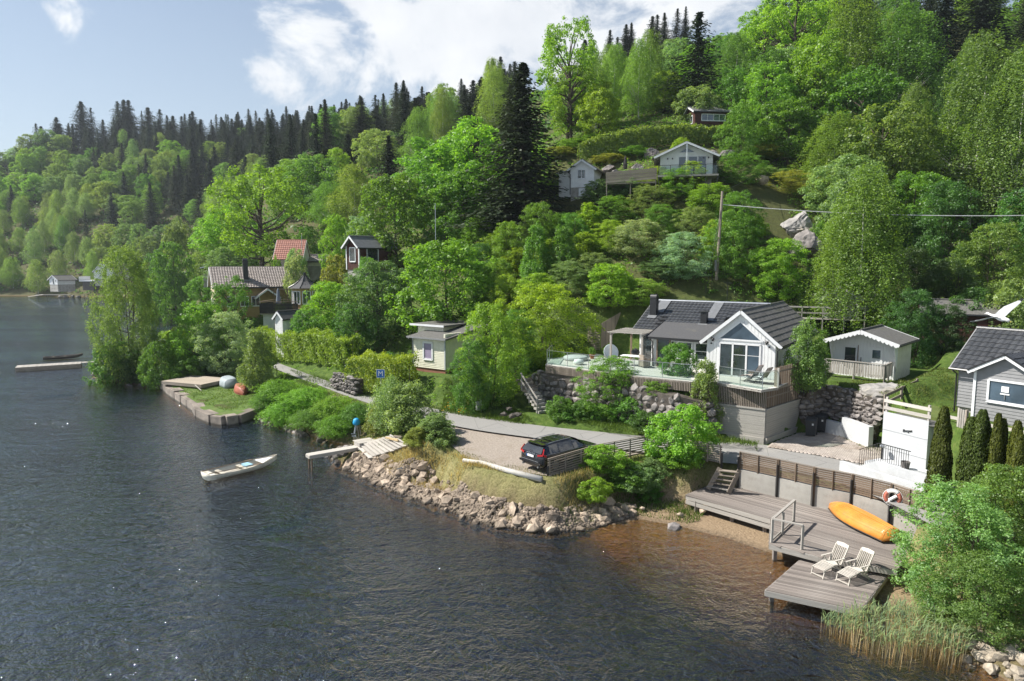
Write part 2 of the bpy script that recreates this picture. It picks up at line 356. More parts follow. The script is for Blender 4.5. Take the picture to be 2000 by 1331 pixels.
def water_mat():
    m = bpy.data.materials.new('lake_water'); m.use_nodes = True; t = NT(m.node_tree); m.node_tree.nodes.clear()
    co = t.n('ShaderNodeTexCoord').outputs['Object']
    def mp(rz, sx, sy): return t.n('ShaderNodeMapping', {'Vector': co, 'Rotation': (0, 0, R(rz)), 'Scale': (sx, sy, 1)}).outputs[0]
    big = t.noise(mp(14, .26, .62), 1.0, 3, .5, 1.0)
    mid = t.noise(mp(26, .9, 1.0), 1.25, 3, .55, 1.0)
    mid2 = t.noise(mp(-14, 1.05, 1.0), 2.5, 3, .6, .8)
    fine = t.noise(mp(10, 1.1, 1.0), 6.5, 3, .6, .4)
    gust = t.smooth(t.noise(mp(18, .025, .07), 1.0, 3, .6), .34, .66)
    h = t.math('ADD', t.math('MULTIPLY', big, .26), t.math('MULTIPLY', t.math('ADD', .55, t.math('MULTIPLY', gust, .75)), t.math('ADD', t.math('MULTIPLY', t.math('ABSOLUTE', t.math('SUBTRACT', mid, .5)), -.31), t.math('ADD', t.math('MULTIPLY', t.math('ABSOLUTE', t.math('SUBTRACT', mid2, .5)), -.22), t.math('MULTIPLY', fine, .026)))))
    nb = t.n('ShaderNodeBump', {'Height': h, 'Distance': 1.0, 'Strength': 1.0}).outputs[0]
    fr = schlick(t, .15, 4.0, nb)
    tr = t.n('ShaderNodeBsdfTransparent', {'Color': (.85, .70, .47, 1)})
    gl = t.n('ShaderNodeBsdfGlossy', {'Color': (.80, .92, 1, 1), 'Roughness': .015, 'Normal': nb})
    ms = t.n('ShaderNodeMixShader', {0: fr, 1: tr.outputs[0], 2: gl.outputs[0]})
    t.t.links.new(ms.outputs[0], t.n('ShaderNodeOutputMaterial').inputs[0])
    return m
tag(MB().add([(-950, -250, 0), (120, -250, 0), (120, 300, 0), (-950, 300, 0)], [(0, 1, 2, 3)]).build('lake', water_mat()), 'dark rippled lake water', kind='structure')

def ribbon(name, pu, pl, z, m, n=8, label=None):
    rows = []
    for a, b in zip(pu, pl): rows.append([(a[0] + (b[0] - a[0]) * k / n, a[1] + (b[1] - a[1]) * k / n, z + .02 * math.sin(math.pi * k / n)) for k in range(n + 1)])
    return tag(MB().grid(rows).build(name, m, smooth=True), label, kind='structure')
def asphalt():
    m = bpy.data.materials.new('old_asphalt'); m.use_nodes = True; t = NT(m.node_tree); m.node_tree.nodes.clear()
    co = t.n('ShaderNodeTexCoord').outputs['Object']
    a = t.noise(co, .5, 5, .6); b = t.noise(co, 22, 3, .7); s = t.noise(t.n('ShaderNodeMapping', {'Vector': co, 'Rotation': (0, 0, R(24)), 'Scale': (.06, 1.3, 1)}).outputs[0], 1.2, 3, .5)
    c = t.ramp(b, [(.3, (.20, .195, .185)), (.7, (.295, .285, .27))]); c = t.mix(t.smooth(s, .5, .75), c, (.24, .235, .225)); c = t.mix(t.math('MULTIPLY', t.smooth(a, .5, .8), .5), c, (.36, .34, .31))
    v = t.n('ShaderNodeTexVoronoi', {'Vector': t.vec('ADD', co, (0, 0, 0)), 'Scale': .42}, feature='DISTANCE_TO_EDGE').outputs['Distance']
    c = t.mix(t.math('MULTIPLY', t.smooth(v, .012, .0), .5), c, (.08, .078, .075))
    bs = t.n('ShaderNodeBsdfPrincipled', {'Base Color': c, 'Roughness': .9, 'Specular IOR Level': .2})
    bp = t.n('ShaderNodeBump', {'Height': b, 'Distance': .01}); t.t.links.new(bp.outputs[0], bs.inputs['Normal'])
    t.t.links.new(bs.outputs[0], t.n('ShaderNodeOutputMaterial').inputs[0]); return m
def dens(pts, k=6):
    o = []
    for i in range(len(pts) - 1):
        p0, p1, p2, p3 = pts[max(i - 1, 0)], pts[i], pts[i + 1], pts[min(i + 2, len(pts) - 1)]
        for j in range(k):
            s = j / k; o.append(.5 * ((2 * p1) + (p2 - p0) * s + (2 * p0 - 5 * p1 + 4 * p2 - p3) * s * s + (3 * p1 - p0 - 3 * p2 + p3) * s ** 3))
    return o + [pts[-1]]
ribbon('road', dens(ROADU), dens(ROADL), 2.115, asphalt(), label='grey asphalt lane along the shore')
def sheet(name, Q, z, m, label):
    bm = bmesh.new(); vs = [bm.verts.new((x, y, z)) for x, y in Q]; bm.faces.new(vs); bmesh.ops.triangulate(bm, faces=bm.faces)
    me = bpy.data.meshes.new(name); bm.to_mesh(me); bm.free(); me.materials.append(m)
    return tag(obj(name, me), label, kind='structure')
gravel = mat('pale_gravel', (.37, .315, .265), (.23, .195, .16), 9, .95, .03, 45, dirt=((.22, .18, .13), .55, .75))
sheet('gravel_lot', PARK, 2.0, gravel, 'pale gravel parking lot beside the lane')
# ---------------------------------------------------------------- building materials and helpers
WHITE = mat('white_paint', (.74, .745, .74), (.66, .665, .66), 3, .6, .003, 20, dirt=((.5, .49, .45), 1.5, .35))
CREAM = mat('cream_paint', (.70, .68, .55), (.60, .58, .46), 3, .6, .003, 20, dirt=((.42, .40, .32), 1.2, .4))
GREYP = mat('grey_paint', (.235, .235, .24), (.20, .20, .205), 3, .6, .003, 20)
YELLOW = mat('ochre_paint', (.36, .25, .10), (.29, .20, .08), 2, .7, .004, 14)
BROWNR = mat('red_brown_paint', (.085, .028, .020), (.055, .020, .015), 4, .75, .004, 14)
WTRIM = mat('white_trim', (.70, .705, .71), (.64, .645, .65), 4, .55)
DTRIM = mat('dark_metal', (.022, .022, .024), (.016, .016, .017), 5, .4, spec=.5)
STEEL = mat('steel', (.55, .56, .57), (.45, .46, .47), 8, .3, metal=.9)
TILEK = mat('dark_roof_tile', (.060, .062, .066), (.038, .040, .043), 2.2, .38, .004, 26, rnd=.16, spec=.6)
TILEG = mat('weathered_roof_tile', (.155, .148, .138), (.085, .082, .078), 3.2, .6, .004, 26, rnd=.16, dirt=((.09, .10, .05), .9, .6))
TILEB = mat('brown_grey_roof_tile', (.36, .31, .28), (.23, .195, .175), 2.2, .65, .004, 22, rnd=.12)
TILER = mat('red_roof_tile', (.34, .145, .105), (.24, .10, .075), 2.2, .7, .004, 22, rnd=.12)
FELT = mat('roof_felt', (.085, .085, .088), (.06, .06, .062), 8, .85, .006, 60, dirt=((.13, .125, .10), .8, .5))
FELTG = mat('old_roof_felt', (.13, .125, .115), (.085, .083, .078), 5, .9, .008, 40, dirt=((.10, .115, .05), .7, .6))
WOODG = mat('silvered_wood', (.40, .375, .34), (.24, .22, .195), 2.6, .85, .006, 9, (1, 9, 9), rnd=.18, dirt=((.16, .14, .12), 1.3, .45))
WOODD = mat('weathered_dark_wood', (.30, .255, .21), (.17, .14, .112), 2.6, .85, .006, 9, (1, 8, 8), rnd=.22)
WOODB = mat('brown_slat_wood', (.20, .145, .10), (.12, .085, .06), 2.5, .8, .005, 9, (1, 8, 8), rnd=.22)
JETTY = mat('grey_jetty_wood', (.26, .225, .20), (.12, .102, .09), 2.0, .9, .008, 8, (1, 10, 10), rnd=.32, dirt=((.40, .375, .34), .7, .7))
PALEW = mat('pale_jetty_wood', (.50, .47, .43), (.36, .33, .29), 2.2, .85, .006, 9, (1, 9, 9), rnd=.14)
BLACKW = mat('black_stained_wood', (.022, .019, .018), (.014, .012, .011), 4, .7, .004, 12, (1, 6, 6))
CONC = mat('cast_concrete', (.40, .38, .345), (.28, .265, .24), 1.4, .9, .008, 14, dirt=((.12, .10, .08), .8, .65))
CONCW = mat('white_render', (.52, .53, .54), (.44, .45, .46), 1.6, .85, .006, 12, dirt=((.42, .40, .36), .9, .5))
BRICKR = mat('red_render', (.30, .13, .09), (.22, .10, .07), 2, .9, .006, 12)
ROCKM = mat('grey_stone', (.27, .245, .23), (.12, .11, .105), 1.9, .88, .03, 7, rnd=.30, dirt=((.30, .22, .19), 1.1, .35))
ROCKT = mat('tan_riprap_stone', (.42, .335, .255), (.21, .165, .125), 1.8, .9, .03, 8, rnd=.34, wet=(.045, .036, .026), dirt=((.16, .14, .09), 1.6, .5))
ROCKD = mat('wet_dark_stone', (.105, .09, .075), (.05, .042, .036), 2, .6, .03, 8, rnd=.3)
MOSS = mat('mossy_boulder', (.40, .38, .36), (.20, .19, .18), 1.6, .9, .04, 7, dirt=((.15, .11, .022), .55, 1.0))
CURT = mat('violet_blind', (.30, .25, .36), (.26, .22, .32), 2, .6)
CLOTHW = mat('white_cloth', (.78, .78, .77), (.70, .70, .69), 3, .9, .01, 12)
def glass_mat(name, base, rough=.04):
    m = bpy.data.materials.new(name); m.use_nodes = True; t = NT(m.node_tree); m.node_tree.nodes.clear()
    co = t.n('ShaderNodeTexCoord').outputs['Object']; n = t.noise(co, .7, 2)
    c = t.ramp(n, [(.35, tuple(x * .6 for x in base)), (.65, tuple(x * 1.5 for x in base))])
    bs = t.n('ShaderNodeBsdfPrincipled', {'Base Color': c, 'Roughness': rough, 'Specular IOR Level': 1.0, 'IOR': 1.6})
    b = t.n('ShaderNodeBump', {'Height': t.noise(co, .9, 1), 'Distance': .02}); t.t.links.new(b.outputs[0], bs.inputs['Normal'])
    t.t.links.new(bs.outputs[0], t.n('ShaderNodeOutputMaterial').inputs[0]); return m
GLASS = glass_mat('window_glass', (.030, .040, .042)); GLASSB = glass_mat('bluish_window_glass', (.05, .075, .10))
def clear_glass():
    m = bpy.data.materials.new('railing_glass'); m.use_nodes = True; t = NT(m.node_tree); m.node_tree.nodes.clear()
    tr = t.n('ShaderNodeBsdfTransparent', {'Color': (.80, .87, .85, 1)}); gl = t.n('ShaderNodeBsdfGlossy', {'Color': (1, 1, 1, 1), 'Roughness': .02})
    ms = t.n('ShaderNodeMixShader', {0: schlick(t, .045), 1: tr.outputs[0], 2: gl.outputs[0]})
    t.t.links.new(ms.outputs[0], t.n('ShaderNodeOutputMaterial').inputs[0]); return m
CLEAR = clear_glass()
UNIT = {}
def unit_box(m):                                    # shared 1x1x1 block, origin at its lower corner
    if m.name not in UNIT: UNIT[m.name] = MB().box(0, 1, 0, 1, 0, 1).mesh('block_' + m.name, m)
    return UNIT[m.name]
def frame_mat(p0, ex, ez=(0, 0, 1)):
    ex = Vector(ex).normalized(); ez = Vector(ez); ey = ez.cross(ex).normalized(); ez = ex.cross(ey)
    M = Matrix((ex, ey, ez)).transposed().to_4x4(); M.translation = Vector(p0); return M
def beam(name, a, b, w, h, m, parent=None, up=(0, 0, 1)):       # one straight timber as its own object
    a, b = Vector(a), Vector(b); d = b - a; ex = d.normalized(); upv = Vector(up)
    if abs(ex.dot(upv)) > .98: upv = Vector((0, 1, 0))
    ey = upv.cross(ex).normalized(); ez = ex.cross(ey)
    M = Matrix((ex, ey, ez)).transposed().to_4x4(); M.translation = a - ey * w / 2 - ez * h / 2
    o = obj(name, unit_box(m), parent); o.matrix_local = M @ Matrix.Diagonal((d.length, w, h, 1)); return o
def wall(root, p0, p1, z0, z1, m, clad='v', step=.2, apex=None, parts=False, th=.16, name='wall', ax=.5):
    """wall from p0 to p1, outside on the right hand side; returned object: local x along the wall, -y outward, z up"""
    p0 = Vector((*p0, 0)); p1 = Vector((*p1, 0)); L = (p1 - p0).length; H = z1 - z0
    M = frame_mat((p0.x, p0.y, z0), p1 - p0); xa = L * ax
    top = (lambda x: H if apex is None else H + (apex - z1) * (x / xa if x < xa else (L - x) / (L - xa)))
    prof = [(0, 0), (L, 0), (L, H)] + ([(xa, apex - z0)] if apex else []) + [(0, H)]
    b = MB(); b.poly([(x, 0, z) for x, z in prof], (0, th, 0))
    w_ = b.build(name, m, root); w_.matrix_local = M; mb = MB()
    if clad == 'v':
        n = max(1, round(L / step)); s = L / n
        for i in range(n):
            x = i * s; hh = min(top(x + .004), top(x + s * .72))
            if parts: o = obj('cladding_board', unit_box(m), w_); o.location = (x + .004, -.024, .0); o.scale = (s - .03, .022, hh - .01)
            else: mb.box(x + .004, x + s - .03, -.024, -.002, 0, hh - .01)
    elif clad == 'h':
        n = max(1, round(((apex or z1) - z0) / step)); s = ((apex or z1) - z0) / n
        for i in range(n):
            z = i * s; zz = z + s * .5
            xa0, xa1 = (0, L) if zz <= H or not apex else (xa * (zz - H) / (apex - z1), L - (L - xa) * (zz - H) / (apex - z1))
            if xa1 - xa0 < .1: continue
            bb = MB().add([(xa0, -.034, z), (xa1, -.034, z), (xa1, -.002, z), (xa0, -.002, z), (xa0, -.010, z + s), (xa1, -.010, z + s), (xa1, -.002, z + s), (xa0, -.002, z + s)],
                          [(0, 3, 2, 1), (4, 5, 6, 7), (0, 1, 5, 4), (1, 2, 6, 5), (2, 3, 7, 6), (3, 0, 4, 7)])
            if parts: bb.build('cladding_board', m, w_)
            else: mb.add(bb.v, bb.f)
    if mb.v: tag(mb.build('cladding', m, w_), kind='stuff')
    w_['len'] = L; return w_
def window(w_, x, z, wd, h, fm=WTRIM, gm=GLASS, bars_v=0, bars_h=0, name='window', fr=.09, sill=True, prof=None):
    """window set on a wall made by wall(): x, z lower left corner in the wall's axes"""
    b = MB(); pts = prof or [(x, z), (x + wd, z), (x + wd, z + h), (x, z + h)]
    cx = sum(p[0] for p in pts) / len(pts); cz = sum(p[1] for p in pts) / len(pts)
    for i in range(len(pts)):
        a, c = pts[i], pts[(i + 1) % len(pts)]; b.bar((a[0], -.045, a[1]), (c[0], -.045, c[1]), .085, fr, (0, 0, 1) if abs(a[1] - c[1]) < .01 else (1, 0, 0) if abs(a[0] - c[0]) < .01 else (Vector((c[0] - a[0], 0, c[1] - a[1])).cross(Vector((0, 1, 0)))))
    for k in range(bars_v): xx = x + wd * (k + 1) / (bars_v + 1); b.box(xx - .03, xx + .03, -.075, -.03, z + .03, z + h - .03)
    for k in range(bars_h): zz = z + h * (k + 1) / (bars_h + 1); b.box(x + .03, x + wd - .03, -.070, -.035, zz - .02, zz + .02)
    o = b.build(name, fm, w_)
    g = MB().poly([(p[0] + (cx - p[0]) * .02, -.034, p[1] + (cz - p[1]) * .02) for p in pts], (0, .008, 0)).build('pane', gm, o)
    if sill and not prof: MB().box(x - .05, x + wd + .05, -.12, -.02, z - .075, z - .045).build('sill', fm, o)
    return o
def tile_shape(tw, tl, wave=.035, lip=.045):
    xs = [0, .22, .45, .72, 1.0]; hs = [.004, wave * .25, wave, wave * .9, .004]; b = MB()
    b.grid([[(x * tw, 0, hh + lip) for x, hh in zip(xs, hs)], [(x * tw, tl * 1.02, hh + .006) for x, hh in zip(xs, hs)]])
    b.grid([[(x * tw, .001, .0) for x in xs], [(x * tw, 0, hh + lip) for x, hh in zip(xs, hs)]]); return b
TILES = {}
def slope(root, e0, e1, r0, m, tw=.30, tl=.36, th=.10, parts=False, slab=None, name='roof', cut=None, wave=.035):
    """roof slope from eave e0-e1 up to the ridge point r0 above e0; children: the tiles"""
    e0, e1, r0 = Vector(e0), Vector(e1), Vector(r0); ex = (e1 - e0).normalized(); L = (e1 - e0).length; up = r0 - e0; up = up - ex * up.dot(ex); ey = up.normalized(); S_ = up.length; ez = ex.cross(ey)
    flip = ez.z < 0
    if flip: e0 = e1; ex = -ex; ez = ex.cross(ey)
    M = Matrix((ex, ey, ez)).transposed().to_4x4(); M.translation = e0
    o = MB().box(0, L, 0, S_, -th, 0).build(name, slab or m, root); o.matrix_local = M
    if tw:
        nx_, ny_ = max(1, round(L / tw)), max(1, round(S_ / tl)); tw, tl = L / nx_, S_ / ny_
        if parts:
            key = (m.name, round(tw, 3), round(tl, 3))
            if key not in TILES: TILES[key] = tile_shape(tw, tl, wave).mesh('roof_tile', m, False, False)
            for j in range(ny_):
                for i in range(nx_): obj('roof_tile', TILES[key], o, (i * tw, j * tl, .003))
        else:
            t = tile_shape(tw, tl, wave); V = np.array(t.v); F = np.array(t.f); off = np.array([(i * tw, j * tl, .003) for j in range(ny_) for i in range(nx_)])
            off[:, 2] += np.random.default_rng(3).uniform(0, .008, len(off))
            VV = (V[None] + off[:, None]).reshape(-1, 3); FF = (F[None] + (np.arange(len(off)) * len(V))[:, None, None]).reshape(-1, 4)
            tag(obj('tile_field', fast_mesh('tile_field', VV, FF, m), o), kind='stuff')
    return o
def gable_roof(root, x0, x1, y0, y1, zw, pitch, m, oe=.35, og=.35, tw=.30, tl=.36, parts=False, barge=WTRIM, axis='y', gutter=True, slab=None, wave=.035, th=.10, front_only=False):
    """ridge along local axis; x0..x1 spans the eaves, y0..y1 the gables"""
    P = (lambda a, b, z: (a, b, z)) if axis == 'y' else (lambda a, b, z: (b, a, z))
    tn = math.tan(R(pitch)); xm = (x0 + x1) / 2; zr = zw + (x1 - x0) / 2 * tn; ze = zw - oe * tn; k = .07
    for xe in (x0 - oe, x1 + oe):
        slope(root, P(xe, y0 - og, ze + k), P(xe, y1 + og, ze + k), P(xm, y0 - og, zr + k), m, tw, tl, th, parts, slab, wave=wave)
        for yy in (y0 - og, y1 + og):
            MB().bar(P(xe, yy - .02 if yy < y1 else yy + .02, ze - .01), P(xm, yy - .02 if yy < y1 else yy + .02, zr - .01), .035, .20, P(0, 0, 1)).build('bargeboard', barge, root)
        if gutter: MB().tube([P(xe - .05 * (1 if xe > xm else -1) * -1, y0 - og, ze - .02), P(xe - .05 * (1 if xe > xm else -1) * -1, y1 + og, ze - .02)], .06, 6).build('gutter', DTRIM, root)
    b = MB(); b.tube([P(xm, y0 - og, zr + k + .03), P(xm, y1 + og, zr + k + .03)], .075, 8); b.build('ridge_cap', m, root)
    return zr
def box_part(root, name, m, *a): return MB().box(*a).build(name, m, root)
def planks(root, poly, ang, z, m, bw=.145, gap=.012, th=.03, name='deck_board', jitter=.0):
    """boards clipped to a polygon (root axes), running along angle ang"""
    ca, sa = math.cos(ang), math.sin(ang); Q = [(x * ca + y * sa, -x * sa + y * ca) for x, y in poly]; y = min(q[1] for q in Q); y1 = max(q[1] for q in Q)
    while y < y1:
        yc = min(y + bw / 2, y1 - .01); xs = []
        for i in range(len(Q)):
            a, b = Q[i], Q[(i + 1) % len(Q)]
            if (a[1] > yc) != (b[1] > yc): xs.append(a[0] + (b[0] - a[0]) * (yc - a[1]) / (b[1] - a[1]))
        xs.sort()
        for xa, xb in zip(xs[::2], xs[1::2]):
            if xb - xa < .05: continue
            o = obj(name, unit_box(m), root); o.rotation_euler = (0, 0, ang); x = xa + random.uniform(-jitter, jitter)
            o.location = (x * ca - y * sa, x * sa + y * ca, z - th + random.uniform(-.003, .003)); o.scale = (xb - xa, bw - gap, th)
        y += bw
# stones: a few angular rock shapes shared by every wall and bank
def rock(seed, sub=2, cuts=5):
    g = random.Random(seed); bm = bmesh.new(); bmesh.ops.create_icosphere(bm, subdivisions=sub, radius=.56)
    for _ in range(cuts):
        n = Vector((g.uniform(-1, 1), g.uniform(-1, 1), g.uniform(-.8, 1))).normalized(); d = g.uniform(.26, .44)
        for v in bm.verts:
            k = v.co.dot(n)
            if k > d: v.co -= n * (k - d)
    for v in bm.verts: v.co += v.co.normalized() * g.uniform(-.03, .03); v.co.x = max(-.52, min(.52, v.co.x))
    me = bpy.data.meshes.new('stone'); bm.to_mesh(me); bm.free(); return me
def rockset(m, n, sub=1, seed=0):
    o = []
    for i in range(n): me = rock(seed + i, sub); me.materials.append(m); o.append(me)
    return o
R_GREY = rockset(ROCKM, 8, 1, 100); R_TAN = rockset(ROCKT, 9, 1, 200); R_DARK = rockset(ROCKD, 6, 1, 300)
def stone_wall(label, pts, ztops, zb, w=.5, mean=(.55, .38), back=ROCKD, group=None, seed=1, name='stone_wall', rocks=None, lean=.12, fwd=.5):
    """dry stone wall along pts (outside on the right hand), every stone a part"""
    g = random.Random(seed); root = thing(name, label, 'stone wall', (0, 0, 0), 0, group); rocks = rocks or R_GREY
    for i in range(len(pts) - 1):
        a, b = Vector(pts[i]), Vector(pts[i + 1]); d = b - a; L = d.length; ex = d.normalized(); out = Vector((ex.y, -ex.x, 0)); a = a + out * fwd; b = b + out * fwd
        z = zb; bkz = [ztops[i], ztops[i + 1]]
        bb = MB(); bb.poly([(a.x, a.y, zb - .4), (b.x, b.y, zb - .4), (b.x, b.y, bkz[1] - .1), (a.x, a.y, bkz[0] - .1)], -out * .9); bb.build('wall_core', back, root)
        while z < max(bkz) - .1:
            rh = g.uniform(.75, 1.3) * mean[1]; x = -g.uniform(0, .3)
            while x < L:
                rw = g.uniform(.6, 1.55) * mean[0]; s = min(max((x + rw / 2) / L, 0), 1)
                if z + rh * .6 < bkz[0] + (bkz[1] - bkz[0]) * s:
                    p = a + ex * (x + rw / 2) + out * (.02 - lean * (z - zb) + g.uniform(-.03, .06)); h = rh * g.uniform(.85, 1.12)
                    o = obj('stone', g.choice(rocks), root, (p.x, p.y, z + rh / 2 + g.uniform(-.05, .05)), (g.uniform(-.15, .15), g.uniform(-.12, .12), math.atan2(ex.y, ex.x) + g.choice([0, math.pi]) + g.uniform(-.12, .12)), (rw * 1.12, w * 1.2, h * 1.22))
                x += rw
            z += rh * .96
    return root
def slat_fence(root, a, b, h, z0, z1, n, m, slat_h=.055, th=.025, post_m=None, uprights=1, vertical=False, step=.1, gap=.03, name='slat'):
    """a fence bay from a to b (xy), bottom z0 at a and z1 at b; every slat a part"""
    a, b = Vector(a), Vector(b); L = (b - a).length
    if vertical:
        k = int(L / step)
        for i in range(k):
            s = (i + .5) / k; p = a.lerp(b, s); z = z0 + (z1 - z0) * s; beam(name, (p.x, p.y, z), (p.x, p.y, z + h + random.uniform(-.015, .015)), th, step - gap, m, root, up=(b - a))
    else:
        for i in range(n):
            dz = (i + .5) * h / n; beam(name, (a.x, a.y, z0 + dz), (b.x, b.y, z1 + dz), th, slat_h, m, root)
    return root
# ---------------------------------------------------------------- vegetation kinds
def leaf_mat(name, trans=.54, gloss=.10, vary=.45):
    m = bpy.data.materials.new(name); m.use_nodes = True; t = NT(m.node_tree); m.node_tree.nodes.clear()
    oi = t.n('ShaderNodeObjectInfo'); r = t.n('ShaderNodeAttribute', attribute_name='rnd').outputs['Fac']
    c = t.mix(1.0, oi.outputs['Color'], t.ramp(r, [(0, (1 - vary, 1 - vary * .9, 1 - vary * .6)), (.5, (1, 1, 1)), (1, (1 + vary * 1.1, 1 + vary * .8, 1 + vary * .5))]), 'MULTIPLY')
    d = t.n('ShaderNodeBsdfDiffuse', {'Color': c})
    tl = t.n('ShaderNodeBsdfTranslucent', {'Color': t.mix(1.0, c, (1.25, 1.2, .55), 'MULTIPLY')})
    s = t.n('ShaderNodeMixShader', {0: trans, 1: d.outputs[0], 2: tl.outputs[0]}).outputs[0]
    if gloss:
        g = t.n('ShaderNodeBsdfGlossy', {'Color': (1, 1, 1, 1), 'Roughness': .5}).outputs[0]
        s = t.n('ShaderNodeMixShader', {0: gloss * .25, 1: s, 2: g}).outputs[0]
    t.t.links.new(s, t.n('ShaderNodeOutputMaterial').inputs[0]); return m
LEAF = leaf_mat('leaves'); NEEDLE = leaf_mat('needles', .12, .05, .4); GRASS = leaf_mat('grass_blades', .35, .05, .55)
BARK = mat('dark_bark', (.11, .085, .062), (.045, .035, .027), 6, .95, .04, 14, (1, 1, .25))
BIRCHB = mat('birch_bark', (.62, .60, .56), (.16, .145, .13), 5, .85, .01, 12, (1, 1, 2.2), lo=.36, hi=.46)
def nrm(a): return a / np.maximum(np.linalg.norm(a, axis=1, keepdims=True), 1e-9)
def leaf_quads(P, N, size, aspect=.62, along=None, g=rng):
    n = len(P); N = nrm(N)
    T = along if along is not None else g.normal(size=(n, 3))
    T = nrm(T - N * (T * N).sum(1, keepdims=True)); B = np.cross(N, T)
    s = (size * g.uniform(.65, 1.3, n))[:, None] if np.isscalar(size) else (size * g.uniform(.75, 1.25, n))[:, None]
    V = np.stack([P - T * s * .5, P + B * s * aspect * .5 + N * s * .10, P + T * s * .5, P - B * s * aspect * .5 + N * s * .10], 1).reshape(-1, 3)
    return V, np.arange(4 * n).reshape(n, 4)
def crown_mesh(name, P, N, size, m, g, along=None, aspect=.62, shade=None):
    V, F = leaf_quads(P, N, size, aspect, along, g)
    r = np.clip((shade if shade is not None else .5) + g.normal(0, .17, len(P)), 0, 1)
    return fast_mesh(name, V, F, m, r)
def prof_round(h): return np.sqrt(np.clip(1 - ((h - .42) / .6) ** 2, 0, 1))
def prof_oak(h): return np.clip(np.sqrt(np.clip(1 - ((h - .5) / .52) ** 2, 0, 1)) * 1.05, 0, 1)
def prof_egg(h): return np.clip(np.sqrt(np.clip(1 - ((h - .36) / .66) ** 2, 0, 1)), 0, 1)
def prof_tall(h): return np.clip(np.minimum(1.0, (h + .06) / .25) ** .7 * np.clip(1.04 - h, 0, 1) ** .55, 0, 1)
def broadleaf(name, H, Wd, h0, K, rc, per, leaf, prof, seed, up=.45, hole=0.0, fill=.0, squash=.75):
    g = np.random.default_rng(seed); Ws = Wd / 2; ch = H * (1 - h0)
    h = g.random(K * 4); pr = prof(h); keep = g.random(K * 4) < pr ** 1.2 + .05; h = h[keep][:K]; K = len(h)
    a = g.random(K) * 2 * math.pi; lob = 1 + .20 * np.sin(a * 2 + seed) + .14 * np.sin(a * 3 + seed * 2 + h * 7) + .12 * np.sin(a * 5 + h * 11)
    rr = (1 - g.random(K) ** 1.8 * .62) * prof(h) * lob * Ws * .88
    c = np.c_[rr * np.cos(a), rr * np.sin(a), H * h0 + ch * h * .96]
    if hole: c = c[np.sin(c[:, 0] * 5.2 / Wd * 2 + seed) + np.sin(c[:, 1] * 5 / Wd * 2) + np.sin(c[:, 2] * 9 / H) > -1.9 + hole]
    K = len(c); rad = rc * g.uniform(.6, 1.35, K); n = (per * (rad / rc) ** 1.6).astype(int) + 3
    idx = np.repeat(np.arange(K), n); d = nrm(g.normal(size=(len(idx), 3)) + np.array([0, 0, up]))
    out = nrm(c - np.array([0, 0, H * (h0 + .3 * (1 - h0))]))
    d = nrm(d + out[idx] * .5)
    P = c[idx] + d * (rad[idx] * g.uniform(.45, 1.08, len(idx)))[:, None] * np.array([1, 1, squash])
    N = d * .7 + np.array([0, 0, .45]) + g.normal(size=P.shape) * .55
    cs = g.normal(.5, .13, K)
    me = crown_mesh(name + '_crown', P, N, leaf, LEAF, g, shade=cs[idx])
    order = np.argsort(-rad)[:min(K, 26)]
    return me, c[order]
def trunk_mesh(name, H, h0, r0, ends, m, seed, multi=1, lean=.03):
    g = random.Random(seed); b = MB()
    for k in range(multi):
        a = g.random() * 6.28; sp = .0 if multi == 1 else r0 * 3
        x0, y0 = math.cos(a) * sp, math.sin(a) * sp; top = H * (.82 if multi == 1 else .6 + g.random() * .25)
        lx, ly = (g.random() - .5) * H * lean + x0 * (0 if multi == 1 else 3), (g.random() - .5) * H * lean + y0 * (0 if multi == 1 else 3)
        ax = lambda s: Vector((x0 + lx * s + math.sin(s * 5 + k) * H * .008, y0 + ly * s + math.cos(s * 4 + k) * H * .008, -.4 + (top + .4) * s))
        ss = [0, .06, .2, .4, .6, .8, 1]
        b.tube([ax(s) for s in ss], [r0 * (1.45 if s == 0 else 1.08 if s == .06 else (1 - s) * .92 + .06) / (1 if multi == 1 else 1.5) for s in ss], 7)
        for e in ends[k::multi]:
            e = Vector(e); s0 = max(h0 * .9, min(.86, (e.z / H) * .72)); p = ax(min(s0 * H / top, .95)); q = p.lerp(e, .5) + Vector((0, 0, -.04 * H * (1 if e.z < H * .7 else -.3)))
            b.tube([p, q, p.lerp(e, .97)], [r0 * .36, r0 * .2, r0 * .06], 5, False)
    return b.mesh(name + '_trunk', m, True, False)
